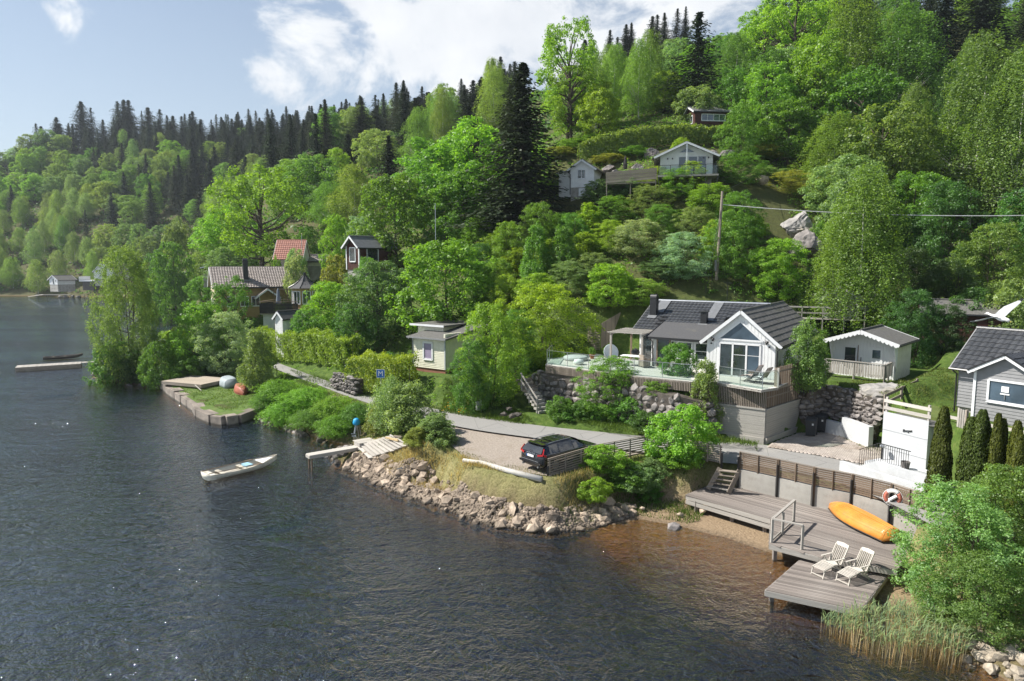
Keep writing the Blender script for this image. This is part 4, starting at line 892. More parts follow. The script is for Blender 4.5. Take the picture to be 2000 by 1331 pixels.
slope(gh, (-.25, -.35, 7.50), (9.2, -.35, 7.50), (-.25, 2.1, 9.42), TILEK, .33, .36, .10, True, FELT, wave=.05)
slope(gh, (9.2, 4.5, 7.50), (-.25, 4.5, 7.50), (9.2, 2.1, 9.42), TILEK, None)
MB().tube([(-.3, 2.1, 9.47), (9.2, 2.1, 9.47)], .09, 8).build('ridge_cap', TILEK, gh)
MB().bar((-.28, -.35, 7.46), (-.28, 2.1, 9.38), .05, .16).build('bargeboard', GREYP, gh)
for xe, x2 in ((.95, 2.55), (4.15, 2.55)):
    slope(gh, (xe, -1.15, 7.60), (xe, 1.2, 7.60), (2.55, -1.15, 8.55), TILEK, .3, .36, .09, False, FELT)
    MB().bar((xe, -1.18, 7.52), (2.55, -1.18, 8.47), .035, .16).build('bargeboard', WTRIM, gh); MB().bar((xe, -1.20, 7.63), (2.55, -1.20, 8.58), .06, .07).build('verge_cap', DTRIM, gh)
MB().tube([(-.3, -.42, 7.47), (1.0, -.42, 7.47)], .06, 6).build('gutter', DTRIM, gh); MB().tube([(-.12, -.4, 7.4), (-.06, -.08, 7.2), (-.06, -.07, 5.0)], .045, 6).build('downspout', DTRIM, gh)
MB().box(.02, 9, .1, 4.1, 4.9, 5.5).build('foundation', CONC, gh)
ch_ = thing('office_chair', 'white shell chair standing inside the grey house window', 'chair', (0, 0, 0)); 
ch_.location = gh.matrix_basis @ Vector((2.55, -.90, 0)); ch_.rotation_euler = gh.rotation_euler
MB().box(-.16, .16, -.02, .02, 6.72, 7.0).build('backrest', WHITE, ch_); MB().box(-.2, .2, -.02, .02, 6.60, 6.66).build('seat', WHITE, ch_); MB().box(-.02, .02, -.02, .02, 6.36, 6.6).build('stem', STEEL, ch_)
# ---------------------------------------------------------------- white garage wall, its rails and stair
ga = W(1720, 908, 2.3); gb = W(1807, 934, 2.3); ex = (gb - ga).normalized()
gar = thing('garage', 'white plastered flat roofed garage block with black script sign on its wall', 'garage', (ga.x, ga.y, 0), math.atan2(ex.y, ex.x)); GL = (gb - ga).length
MB().box(0, GL, 0, 5.5, 1.8, 4.95).build('wall', CONCW, gar)
for i in range(3): beam('cast_course', (0, -.012, 2.75 + i * .98), (GL, -.012, 2.75 + i * .98), .03, .94, CONCW, gar)
MB().box(GL, GL + 9, .55, 1.1, 1.8, 3.95).build('side_wall', CONCW, gar); MB().box(-.02, GL + .3, -.02, 5.6, 4.95, 5.0).build('roof_edge', FELTG, gar)
MB().box(.0, GL + 10, 1.1, 9.0, 4.0, 5.16).build('turf_roof', mat('lawn_turf', (.105, .135, .03), (.07, .10, .02), 3, .95, .02, 18, dirt=((.20, .18, .07), .7, .6)), gar)
def text(root, body, size, loc, rot, m, name='lettering', ext=.006, shear=0):
    cu = bpy.data.curves.new(name, 'FONT'); cu.body = body; cu.size = size; cu.extrude = ext; cu.align_x = 'CENTER'; cu.align_y = 'CENTER'; cu.shear = shear; cu.materials.append(m)
    tmp = bpy.data.objects.new('t', cu); C.objects.link(tmp); bpy.context.view_layer.update()
    me = bpy.data.meshes.new_from_object(tmp.evaluated_get(bpy.context.evaluated_depsgraph_get())); bpy.data.objects.remove(tmp); me.name = name
    if not me.materials: me.materials.append(m)
    return obj(name, me, root, loc, rot)
text(gar, 'Berget', .19, (GL * .56, -.05, 4.45), (R(90), R(-10), 0), DTRIM, 'sign_lettering', .012, .3)
wr = thing('white_rail_fence', 'silver white two rail fence on top of the garage wall', 'fence', gar.location[:], gar.rotation_euler.z)
for x in (.08, GL - .1): beam('post', (x, .1, 5.0), (x, .1, 5.95), .10, .10, PALEW, wr)
for z in (5.38, 5.75): beam('rail', (-.05, .03, z), (GL + .05, .03, z), .035, .17, PALEW, wr)
for x in (3.6, 5.2, 6.8): beam('post', (x, .9, 4.9), (x, .9, 5.6), .09, .09, PALEW, wr)
for z in (5.05, 5.40): beam('rail', (GL + .3, .85, z), (GL + 7, .85, z), .035, .15, PALEW, wr)
bf = thing('rail_fence', 'brown grey rail fence climbing from the garage corner to the bedrock', 'fence')
a = W(1727, 802, 5.0); b = W(1790, 768, 5.35)
for s in (0, .5, 1): p = a.lerp(b, s); beam('post', (p.x, p.y, 4.8), (p.x, p.y, 5.9 + s * .3), .10, .10, WOODD, bf)
for z in (.35, .75): beam('rail', (a.x, a.y, 5.05 + z), (b.x, b.y, 5.3 + z), .04, .16, WOODD, bf)
gt = thing('picket_gate', 'grey picket gate at the foot of the grey house', 'gate'); a = W(1868, 835, 5.1); b = W(1886, 842, 5.1); slat_fence(gt, a, b, .95, 5.1, 5.1, 0, WOODG, vertical=True, step=.16, gap=.03, name='picket'); beam('post', (b.x, b.y, 5.0), (b.x, b.y, 6.1), .1, .1, WOODD, gt)
st = thing('garden_stair', 'white rendered stair with curved cheek wall below the garage', 'stairs', (ga.x, ga.y, 0), gar.rotation_euler.z)
MB().box(.2, GL + 1.5, -1.5, -.03, 1.9, 2.75).build('landing', CONCW, st)
MB().poly([(-.3, -1.6, 2.0), (GL + 2.6, -1.6, 2.0), (GL + 2.6, -1.6, 2.9), (.9, -1.6, 2.95), (.2, -1.6, 2.55), (-.3, -1.6, 2.3)], (0, .18, 0)).build('cheek_wall', CONCW, st)
for i in range(3): MB().box(-.35 + i * .28, .2, -1.42, -.1, 2.2, 2.34 + i * .14).build('step', CONC, st)
kw = thing('kerb_wall', 'low white kerb wall along the lane below the garage', 'wall', (ga.x, ga.y, 0), gar.rotation_euler.z); MB().box(-.6, GL + 5, -2.35, -2.1, 1.9, 2.62).build('wall', CONCW, kw)
hr = thing('iron_railing', 'black iron railing with thin balusters on the white garden stair', 'railing', (ga.x, ga.y, 0), gar.rotation_euler.z)
def hz(x): return 3.25 + .62 * min(1, max(0, x / .95)) if x < .95 else 3.87 - .0 * x
xs = np.arange(-.1, GL + .2, .12)
for x in xs: beam('baluster', (x, -1.5, 2.3 + min(.7, max(0, x) * .6)), (x, -1.5, hz(x)), .018, .018, DTRIM, hr)
beam('handrail', (-.15, -1.5, hz(-.1)), (.95, -1.5, hz(.95)), .035, .035, DTRIM, hr); beam('handrail', (.95, -1.5, hz(.95)), (GL + .2, -1.5, hz(1)), .035, .035, DTRIM, hr)
lp = thing('garden_lamp', 'small dark post lamp at the left end of the iron railing', 'lamp', (*(ga + Vector((-.25, -.5, 0))).xy, 2.2)); MB().tube([(0, 0, 0), (0, 0, 1.15)], .05, 8).build('pole', DTRIM, lp); MB().lathe([(.04, 1.15), (.15, 1.2), (.15, 1.26), (.03, 1.36)], 10).build('shade', STEEL, lp)
pot = thing('plant_pot', 'grey round pot standing on the white stair landing', 'pot', (*(ga + ex * 2.0 + Vector((ex.y, -ex.x, 0)) * .9).xy, 2.75)); MB().lathe([(.16, 0), (.22, .38), (.19, .38), (.17, .3)], 14).build('pot', ROCKM, pot)
# ---------------------------------------------------------------- cream cabin by the lane
cc = W(870, 723, 3.9); cr = thing('cream_cabin', 'cream clapboard cabin with flat grey roof and violet blind behind the hedge block', 'cabin', (cc.x, cc.y, 0), R(-35))
cf = wall(cr, (-3.65, 0), (0, 0), 3.9, 6.55, CREAM, 'h', .14); cs = wall(cr, (0, 0), (0, 5.2), 3.9, 6.9, CREAM, 'h', .14); wall(cr, (0, 5.2), (-3.65, 5.2), 3.9, 7.2, CREAM, None); wall(cr, (-3.65, 5.2), (-3.65, 0), 3.9, 6.6, CREAM, 'h', .14)
wn = window(cf, 1.25, .75, 1.0, 1.45, WTRIM, CURT, 0, 0, fr=.16)
for x in (-3.65, -.02): MB().box(x - .05, x + .07, -.06, .04, 3.9, 6.55).build('corner_board', mat('grey_trim', (.42, .45, .46), (.38, .40, .41), 3, .6), cr)
slope(cr, (-4.0, -.42, 6.55), (.4, -.42, 6.55), (-4.0, 5.6, 7.35), FELTG, None, th=.14); MB().bar((-4.0, -.44, 6.50), (.4, -.44, 6.50), .03, .14).build('fascia', GREYP, cr)
MB().box(-4.9, -1.9, 2.0, 6.0, 3.6, 7.28).build('side_room', CREAM, cr); MB().box(-5.5, -1.5, 1.62, 6.4, 7.28, 7.42).build('side_roof', FELTG, cr); MB().box(-5.52, -1.5, 1.56, 1.6, 7.27, 7.44).build('fascia', WTRIM, cr)
MB().box(-3.6, -.05, .05, 5.1, 3.2, 3.88).build('foundation', BRICKR, cr); MB().tube([(-3.75, -.45, 6.4), (-3.70, -.06, 6.1), (-3.70, -.06, 3.6)], .045, 6).build('downspout', DTRIM, cr)
rw = thing('dark_retaining_wall', 'dark stained retaining wall below the cream cabin corner', 'retaining wall', (cc.x, cc.y, 0), R(-35)); MB().box(-1.3, .6, -1.35, -.1, 1.8, 3.42).box(.06, .62, -.1, 4.5, 1.8, 3.40).build('wall', mat('dark_render', (.06, .052, .045), (.035, .03, .027), 2, .9, .01, 10), rw)
stone_wall('short rough stone wall between the two lane hedges', [W(662, 752, 2.4), W(702, 765, 2.4)], [3.5, 3.5], 2.3, .5, (.45, .28), seed=21)
hc = thing('masonry_chimney', 'pale grey chimney with flat cap rising from the bushes', 'chimney', D(996, 640, 66)); cz = D(996, 577, 66).z - hc.location.z
MB().box(-.75, .75, -.5, .5, 0, cz - .75).build('stack', CONC, hc); [MB().box(x - .15, x + .15, -.4, .4, cz - .75, cz - .1).build('pier', CONC, hc) for x in (-.55, .55)]; MB().box(-.85, .85, -.55, .55, cz - .1, cz).build('cap', BROWNR, hc)
# ---------------------------------------------------------------- yellow house, gazebo, balcony
yp = D(421, 590, 88); yh = thing('yellow_house', 'long yellow house with brown grey tile roof and black flue', 'house', (yp.x, yp.y, 0), R(28))
zw = 9.85; fw = wall(yh, (0, 0), (11.8, 0), 5.0, zw, YELLOW, 'v', .25); lwall = wall(yh, (0, 6.4), (0, 0), 5.0, zw, mat('pale_ochre', (.55, .45, .30), (.48, .39, .26), 3, .7), 'v', .25, apex=12.1); wall(yh, (11.8, 0), (11.8, 6.4), 5.0, zw, YELLOW, None, apex=12.1)
gable_roof(yh, 0, 6.4, 0, 11.8, zw, 35, TILEB, .5, .35, .32, .36, axis='x', wave=.06)
for x in (1.4, 3.0, 4.4): window(fw, x, 2.1, 1.0, 1.25, WTRIM, GLASS, 1)
for x in (1.0, 3.6): window(lwall, x, 1.6, 1.0, 1.3, WTRIM, GLASS, 1)
MB().box(3.6, 4.2, .7, 1.3, 10.0, 13.0).build('chimney', DTRIM, yh); MB().tube([(3.6, 1.0, 13.0), (4.2, 1.0, 13.0)], .32, 12).build('chimney_hood', DTRIM, yh)
MB().box(3.3, 4.5, .35, .7, 10.35, 10.55).build('flashing', FLASH, yh)
for s in (-1, 1): MB().bar((6.3, -1.2, 9.3), (6.3 + s * 1.6, -1.2, 8.1), .06, .2).build('porch_barge', WTRIM, yh)
slope(yh, (4.6, -1.2, 8.1), (4.6, 0, 8.1), (6.3, -1.2, 9.4), TILEB, .32, .36); slope(yh, (8.0, 0, 8.1), (8.0, -1.2, 8.1), (6.3, 0, 9.4), TILEB, .32, .36)
gz = D(597, 600, 82); gaz = thing('gazebo', 'octagonal yellow gazebo with black bell shaped roof', 'gazebo', (gz.x, gz.y, 0)); z1 = D(597, 562, 82).z; zt = D(597, 533, 82).z
pr = [(2.05, z1 - .05), (1.95, z1 + .02), (1.3, z1 + .35), (.75, z1 + .75), (.35, z1 + 1.25), (.16, zt - .35), (.14, zt)]
MB().lathe(pr, 8).build('roof', FELT, gaz); MB().lathe([(.18, zt - .4), (.18, zt), (.05, zt + .05)], 8).build('finial', DTRIM, gaz)
for k in range(8):
    a, b = k * math.pi / 4, (k + 1) * math.pi / 4; pa, pb = (1.55 * math.cos(b), 1.55 * math.sin(b)), (1.55 * math.cos(a), 1.55 * math.sin(a))
    wq = wall(gaz, pb, pa, z1 - 3.4, z1 - .05, YELLOW, None); window(wq, .14, 1.5, .9, 1.5, WTRIM, GLASS, 1, sill=False)
    MB().tube([(r * math.cos(a), r * math.sin(a), z + .03) for r, z in pr], .04, 4).build('roof_rib', DTRIM, gaz)
bl = D(508, 620, 80); bz = D(508, 590, 80).z; bb = thing('black_balcony', 'black board fronted balcony on a white base in front of the gazebo', 'balcony', (bl.x, bl.y, 0), R(-3))
MB().box(.2, 2.2, .4, 3.5, bz - 3.4, bz - 1.4).build('white_base', CONCW, bb); MB().box(0, 4.6, 0, 4.0, bz - 1.5, bz - 1.35).build('floor', WOODD, bb)
for i in range(7): beam('board', (0, -.02, bz - 1.28 + i * .17), (4.6, -.02, bz - 1.28 + i * .17), .03, .155, BLACKW, bb); beam('board', (-.02, 0, bz - 1.28 + i * .17), (-.02, 4, bz - 1.28 + i * .17), .03, .155, BLACKW, bb)
for a_, b_ in (((0, 0), (4.6, 0)), ((0, 0), (0, 4)), ((0, 4), (4.6, 4))): beam('handrail', (*a_, bz + .02), (*b_, bz + .02), .16, .06, WOODB, bb)
ar = thing('arbor', 'thin brown wooden frame arbor standing behind the black balcony', 'arbor', (bl.x + .2, bl.y + 4.4, 0)); 
for x in (0, 1.7, 4.2): beam('post', (x, 0, bz - 2.5), (x, 0, bz + 1.3), .08, .08, WOODB, ar)
beam('beam', (-.1, 0, bz + 1.3), (4.3, 0, bz + 1.3), .08, .1, WOODB, ar)
pp = D(544, 590, 82.5); pa = thing('parasol', 'folded blue grey parasol on the black balcony', 'parasol', (pp.x, pp.y, bz - 1.35)); hz_ = D(544, 563, 82.5).z - pp.z + (pp.z - bz + 1.35)
MB().tube([(0, 0, 0), (0, 0, hz_)], .03, 6).build('pole', STEEL, pa); b = MB(); n = 12
b.lathe([(.36, 1.0), (.30, 1.3), (.16, hz_ - .3), (.03, hz_)], 10); b.build('canopy', mat('blue_grey_canvas', (.16, .19, .23), (.12, .145, .18), 5, .9, .02, 10), pa, True)
gs = W(545, 650, 3.6); gsd = thing('garden_shed', 'small white garden shed under the black balcony', 'shed', (*D(538, 640, 74).xy, 0), R(-35)); zz = D(540, 620, 74).z
fs = wall(gsd, (0, 0), (1.3, 0), 2.6, zz, WHITE, 'v', .2, apex=zz + .6); wall(gsd, (1.3, 0), (1.3, 2.6), 2.6, zz, WHITE, 'v', .2); gable_roof(gsd, 0, 1.3, 0, 2.6, zz, 42, FELT, .25, .2, None); MB().box(-.09, 0, .0, 2, 2.6, zz - .2).build('side_door', WOODB, gsd)
# ---------------------------------------------------------------- houses behind
def small_house(name, label, cat, u, v, Y, rz, wd, dp, hw, pitch, wm, rm, axis='y', tw=None, clad='v', zbase=None, barge=WTRIM, wins=(), swins=(), og=.35, found=None, step=.22, oe=.35):
    p = D(u, v, Y); h = thing(name, label, cat, (p.x, p.y, 0), R(rz)); z = p.z; tn = math.tan(R(pitch))
    if axis == 'y':
        a = wall(h, (0, 0), (wd, 0), z, z + hw, wm, clad, step, apex=z + hw + wd / 2 * tn); b = wall(h, (wd, 0), (wd, dp), z, z + hw, wm, clad, step); c = wall(h, (0, dp), (0, 0), z, z + hw, wm, clad, step); wall(h, (wd, dp), (0, dp), z, z + hw, wm, None, apex=z + hw + wd / 2 * tn)
        gable_roof(h, 0, wd, 0, dp, z + hw, pitch, rm, oe, og, tw, .38, barge=barge)
    else:
        a = wall(h, (0, 0), (wd, 0), z, z + hw, wm, clad, step); b = wall(h, (wd, 0), (wd, dp), z, z + hw, wm, clad, step, apex=z + hw + dp / 2 * tn); c = wall(h, (0, dp), (0, 0), z, z + hw, wm, clad, step, apex=z + hw + dp / 2 * tn); wall(h, (wd, dp), (0, dp), z, z + hw, wm, None)
        gable_roof(h, 0, dp, 0, wd, z + hw, pitch, rm, oe, og, tw, .38, axis='x', barge=barge)
    for q in wins: window(a, *q)
    for q in swins: window(c, *q)
    MB().box(.05, wd - .05, .05, dp - .05, z - 2.5, z).build('foundation', found or CONC, h)
    return h, a, z
h1, fa, z1 = small_house('hillside_house', 'white gabled house with corner post and glass balcony high on the slope', 'house', 1289, 348, 75, -13, 5.4, 7.5, 2.3, 24, WHITE, TILEG, tw=.3, wins=[(1.9, 0.15, .95, 2.0, WTRIM, GLASSB, 0, 0, 'glass_door', .07, False), (2.9, .15, .95, 2.0, WTRIM, GLASSB, 0, 0, 'glass_door', .07, False), (3.9, .15, .85, 2.0, WTRIM, GLASSB, 0, 0, 'glass_door', .07, False)], og=.9, oe=.65)
window(fa, 0, 0, 1, 1, WTRIM, GLASSB, name='gable_window', fr=.08, prof=[(1.8, 2.55), (3.7, 2.55), (2.72, 3.1)])
MB().box(2.63, 2.78, -.88, -.72, z1, z1 + 3.4).build('corner_post', WTRIM, h1)
for x in (-.55, 6.2): MB().tube([(x, -.6, z1 + 2.0), (x + (.4 if x < 0 else -.45), -.05, z1 + 1.6), (x + (.45 if x < 0 else -.5), -.05, z1)], .05, 5).build('downspout', DTRIM, h1)
for x in (.7, 1.2, 4.4, 4.9): MB().box(x, x + .12, -.15, -.02, 1.9 + z1 - z1, 2.05).build('wall_lamp', DTRIM, fa)
hb = thing('glass_balcony', 'balcony with glass front below the white hillside house', 'balcony', h1.location[:], R(-13))
MB().box(-.2, 5.9, -2.6, -.05, z1 - .2, z1 - .02).build('floor', WOODG, hb)
for i in range(6): x = -.1 + i * 1.18; beam('post', (x, -2.55, z1 - 1.8), (x, -2.55, z1 + .95), .06, .06, DTRIM, hb); (i < 5) and beam('glass_panel', (x + .05, -2.55, z1 + .45), (x + 1.12, -2.55, z1 + .45), .015, .85, CLEAR, hb)
beam('top_rail', (-.2, -2.55, z1 + .97), (5.9, -2.55, z1 + .97), .07, .05, DTRIM, hb)
db = thing('dark_balustrade', 'dark weathered board fenced deck between the two white hillside buildings', 'balcony', h1.location[:], R(-13))
for i in range(6): beam('board', (-5.6, -2.2, z1 - .55 + i * .19), (-.3, -2.2, z1 - .25 + i * .19), .04, .17, WOODD, db)
MB().box(-5.6, -.3, -2.1, 2, z1 - .75, z1 - .6).build('floor', WOODD, db); [beam('post', (x, -2.12, z1 - 2.5), (x, -2.12, z1 + .5), .1, .1, WOODD, db) for x in (-5.5, -3, -.4)]
pq = D(1221, 336, 77); pz = thing('parasol', 'folded black parasol on the deck between the hillside buildings', 'parasol', (pq.x, pq.y, pq.z - .4)); MB().tube([(0, 0, 0), (0, 0, 2.1)], .03, 6).build('pole', STEEL, pz); MB().lathe([(.2, .7), (.22, 1.2), (.12, 1.9), (.02, 2.15)], 8).build('canopy', BLACKW, pz)
h2, fb, z2 = small_house('hillside_shed', 'small white boarded outbuilding left on the hillside deck', 'outbuilding', 1114, 367, 80, -20, 2.75, 4.6, 2.1, 33, WHITE, TILEG, clad='h', tw=.3, wins=[(.85, .95, .9, 1.0, WTRIM, GLASS, 1)], step=.16)
MB().box(-1.5, 0, .4, 3, z2 - 1, z2 + 1.75).build('lean_to', WHITE, h2); slope(h2, (-1.75, .2, z2 + 1.75), (-1.75, 3.2, z2 + 1.75), (.1, .2, z2 + 2.1), WTRIM, None, name='lean_to_roof', th=.08)
MB().tube([(-.35, -.3, z2 + 1.85), (-.02, -.05, z2 + 1.5), (.0, -.06, z2 - .8)], .05, 5).build('downspout', DTRIM, h2); MB().box(1.0, 1.8, -.06, 0, z2 - 1.0, z2 - .1).build('hatch', WTRIM, h2)
h3, fc, z3 = small_house('red_cabin', 'dark red cabin with grey corrugated roof above the hillside hedge', 'cabin', 1357, 246, 95, 6, 5.1, 4.0, 1.95, 24, BROWNR, mat('grey_corrugated', (.27, .265, .27), (.20, .20, .205), 3, .6, rnd=.08), axis='x', tw=.28, wins=[(.9, .7, 3.3, .85, WTRIM, GLASSB, 3, 0)], swins=[(1.3, .2, .8, 1.5, WTRIM, GLASS), (2.5, .5, .8, 1.0, WTRIM, GLASS)])
h4, fd, z4 = small_house('brown_cabin', 'dark brown cabin with white trim and grey roof above the yellow house', 'cabin', 678, 527, 81, -38, 2.25, 5, 2.8, 42, BROWNR, mat('slate_grey_sheet', (.20, .205, .215), (.15, .155, .16), 2, .6), wins=[(.62, .95, 1.0, 1.6, WTRIM, GLASS)], og=.5)
wq = wall(h4, (2.28, .1), (2.28, 4.9), z4, z4 + 2.7, BROWNR, 'v', .22, th=.03); window(wq, 1.0, .85, 1.7, 1.6, WTRIM, GLASS)
for x in (0, 2.25): MB().box(x - .08, x + .08, -.08, .05, z4, z4 + 2.75).build('corner_board', WTRIM, h4)
h5, fe, z5 = small_house('red_roofed_house', 'house showing only its red tile roof behind the yellow house', 'house', 536, 510, 100, 4, 4.0, 4.8, .5, 46, WHITE, TILER, axis='x', tw=.3, og=.15)
h6, ff, z6 = small_house('grey_roofed_shed', 'shed with pale grey tile roof behind the yellow house flagpole', 'shed', 597, 520, 104, 0, 4.6, 3.6, .8, 26, CREAM, TILEB, axis='x', tw=.3)
h7, fg, z7 = small_house('far_brown_hut', 'brown hut with thin white roof edge in the trees left of the yellow house', 'hut', 396, 534, 120, 10, 2.2, 3, 1.0, 10, BROWNR, FELTG)
h8, fh, z8 = small_house('far_white_cabin', 'tiny white gabled cabin by the far shore jetty', 'cabin', 97, 556, 243, -28, 5.0, 6, 1.9, 27, WHITE, FELTG, wins=[(2.1, .15, .9, 1.8, WTRIM, GLASS, 0, 0, 'door', .06, False), (3.6, 1.0, .6, .7, WTRIM, GLASS)], oe=.8)
h9, fi, z9 = small_house('far_white_house', 'white house with raised glass balcony behind the tall willow', 'house', 184, 545, 238, -10, 8, 7, 2.6, 40, WHITE, FELTG)
MB().box(-5.2, 0, -1, 4, z9 - .9, z9 - .5).box(-5.2, -5.05, -1, 4, z9 - .5, z9 + .8).build('balcony', WTRIM, h9); MB().box(-4.6, -.2, -.2, 4, z9 - 4, z9 - .9).build('basement', ROCKD, h9)
fj = thing('far_jetty', 'thin grey jetty on the far shore in front of the tiny white cabin', 'jetty', (*W(68, 576, .7).xy, 0), R(6)); MB().box(0, 12, 0, 1.6, .45, .7).build('deck', WOODG, fj); [MB().box(x, x + .2, .2, .4, -1.5, .5).build('pile', WOODD, fj) for x in (.3, 4, 8)]; beam('gangway', (3, -.2, .7), (0, -4, .15), 1.0, .12, PALEW, fj)
# ---------------------------------------------------------------- lane fences and the concrete wall under them
FR = FEET
fence = thing('slatted_fence', 'brown slatted fence on the concrete wall above the bathing deck', 'fence')
for a, b in zip(FR[:-1], FR[1:]):
    a = Vector((a.x, a.y, 0)); b = Vector((b.x, b.y, 0)); nrm_ = Vector(((b - a).y, -(b - a).x, 0)).normalized()
    slat_fence(fence, a, b, .90, 1.95, 1.95, 9, WOODB, .078, .022)
    for s in (.02, .5, .98): p = a.lerp(b, s) + nrm_ * .035; beam('upright', (p.x, p.y, 1.9), (p.x, p.y, 2.86), .075, .05, WOODB, fence)
    p = a + nrm_ * .09; beam('steel_post', (p.x, p.y, .75), (p.x, p.y, 2.6), .10, .10, DTRIM, fence); beam('cap_rail', (a.x, a.y, 2.88), (b.x, b.y, 2.88), .07, .03, WOODD, fence)
cwl = thing('concrete_wall', 'rough grey concrete wall between the lane and the bathing deck', 'retaining wall')
for a, b in zip(FR[:-1], FR[1:]): beam('wall_section', (a.x, a.y + .14, 1.0), (b.x - .012, b.y + .14, 1.0), .30, 1.80, CONC, cwl)
def fence_run(label, P, zz, h, n, m):
    f = thing('slatted_fence', label, 'fence')
    for (a, za), (b, zb_) in zip(zip(P[:-1], zz[:-1]), zip(P[1:], zz[1:])):
        a, b = Vector((a.x, a.y, 0)), Vector((b.x, b.y, 0)); slat_fence(f, a, b, h, za + .12, zb_ + .12, n, m, .062, .022); nrm_ = Vector(((b - a).y, -(b - a).x, 0)).normalized()
        for s in (.03, .34, .66, .97): p = a.lerp(b, s) + nrm_ * .03; z = za + (zb_ - za) * s; beam('upright', (p.x, p.y, z + .1), (p.x, p.y, z + h + .14), .07, .045, m, f)
        for q, z in ((a, za), (b, zb_)): beam('steel_post', (q.x, q.y, z - .3), (q.x, q.y, z + h * .75), .09, .09, DTRIM, f)
        beam('cap_rail', (a.x, a.y, za + h + .15), (b.x, b.y, zb_ + h + .15), .06, .03, m, f)
    return f
fence_run('grey brown slatted fence beside the parked black car', [W(1070, 938, 1.75), W(1165, 909, 1.85), W(1262, 890, 1.95)], [1.72, 1.85, 1.95], 1.0, 8, WOODD)
fence_run('dark slatted fence behind the bright roadside bush', [W(1262, 890, 1.95), W(1330, 896, 2.0), W(1409, 912, 2.0)], [1.95, 2.0, 2.05], .95, 8, WOODD)
# ---------------------------------------------------------------- bathing deck, platform, steps, railing
bd = thing('bathing_deck', 'L shaped grey timber bathing deck below the concrete wall', 'deck')
Q1 = [W(1340, 967, .9), W(1505, 1013, .9), W(1570, 1000, .9), W(1520, 935, .9), W(1440, 940, .9)]
pa_, pb_ = W(1340, 967, .9), W(1505, 1014, .9); ang = math.atan2(pb_.y - pa_.y, pb_.x - pa_.x)
main = [W(1340, 966, .9), W(1505, 1014, .9), W(1503, 1062, .9), W(1600, 1087, .9), W(1752, 1113, .9), W(1790, 1060, .9), *[q for q in FEET[4::-1]], W(1395, 944, .9)]
planks(bd, [tuple(p.xy) for p in main], ang, .9, JETTY, .125, .012, .04, 'deck_board', .02)
for a, b in ((0, 1), (1, 2), (2, 3), (3, 4)): beam('edge_board', (*main[a].xy, .76), (*main[b].xy, .76), .06, .22, WOODG, bd)
beam('edge_board', (*main[0].xy, .50), (*main[1].xy, .50), .05, .20, WOODG, bd)
for u, v in ((1360, 975), (1430, 993), (1495, 1012), (1515, 1060), (1590, 1080)): p = W(u, v, .9); beam('pile', (p.x + .1, p.y + .3, -1.2), (p.x + .1, p.y + .3, .7), .16, .16, JETTY, bd)
lpv = [W(1495, 1152, .5), W(1681, 1192, .5), W(1736, 1118, .5), W(1572, 1085, .5)]
bp = thing('bathing_platform', 'square grey timber platform over the water carrying two deck chairs', 'jetty')
ang2 = math.atan2(lpv[1].y - lpv[0].y, lpv[1].x - lpv[0].x)
planks(bp, [tuple(p.xy) for p in lpv], ang2, .5, JETTY, .125, .012, .04, 'deck_board', .015)
for a, b in ((0, 1), (1, 2), (3, 0)): beam('edge_board', (*lpv[a].xy, .36), (*lpv[b].xy, .36), .06, .22, WOODG, bp)
for a in lpv: c = (lpv[0] + lpv[2]) / 2; p = a.lerp(c, .1); beam('pile', (p.x, p.y, -1.5), (p.x, p.y, .3), .15, .15, JETTY, bp)
sp = thing('wooden_steps', 'dark five tread wooden steps from the lane down to the bathing deck', 'stairs')
s0a, s0b = W(1382, 955, .95), W(1422, 963, .95); s1a, s1b = W(1406, 921, 2.0), W(1444, 925, 2.0)
for i in range(5):
    s = i / 4.3; a, b = s0a.lerp(s1a, s), s0b.lerp(s1b, s); z = 1.12 + i * .235; beam('tread', (a.x, a.y, z), (b.x, b.y, z), .27, .04, WOODD if i else WOODG, sp)
for a, b in ((s0a, s1a), (s0b, s1b)): beam('stringer', (a.x, a.y - .1, .98), (b.x, b.y, 2.18), .05, .24, WOODD, sp)
rg = thing('deck_railing', 'grey wooden corner railing on the bathing deck beside the water', 'railing')
rp = [W(1550, 1020, .9), W(1528, 1045, .9), W(1507, 1060, .9), W(1566, 1074, .9)]
for i, p in enumerate(rp): beam('post', (p.x, p.y, .7), (p.x, p.y, 1.95), .09, .09, WOODG, rg)
for a, b in ((rp[0], rp[2]), (rp[2], rp[3])): beam('handrail', (a.x, a.y, 1.97), (b.x, b.y, 1.97), .12, .05, WOODG, rg)
beam('toe_rail', (rp[0].x, rp[0].y, 1.0), (rp[2].x, rp[2].y, 1.0), .05, .07, WOODG, rg)
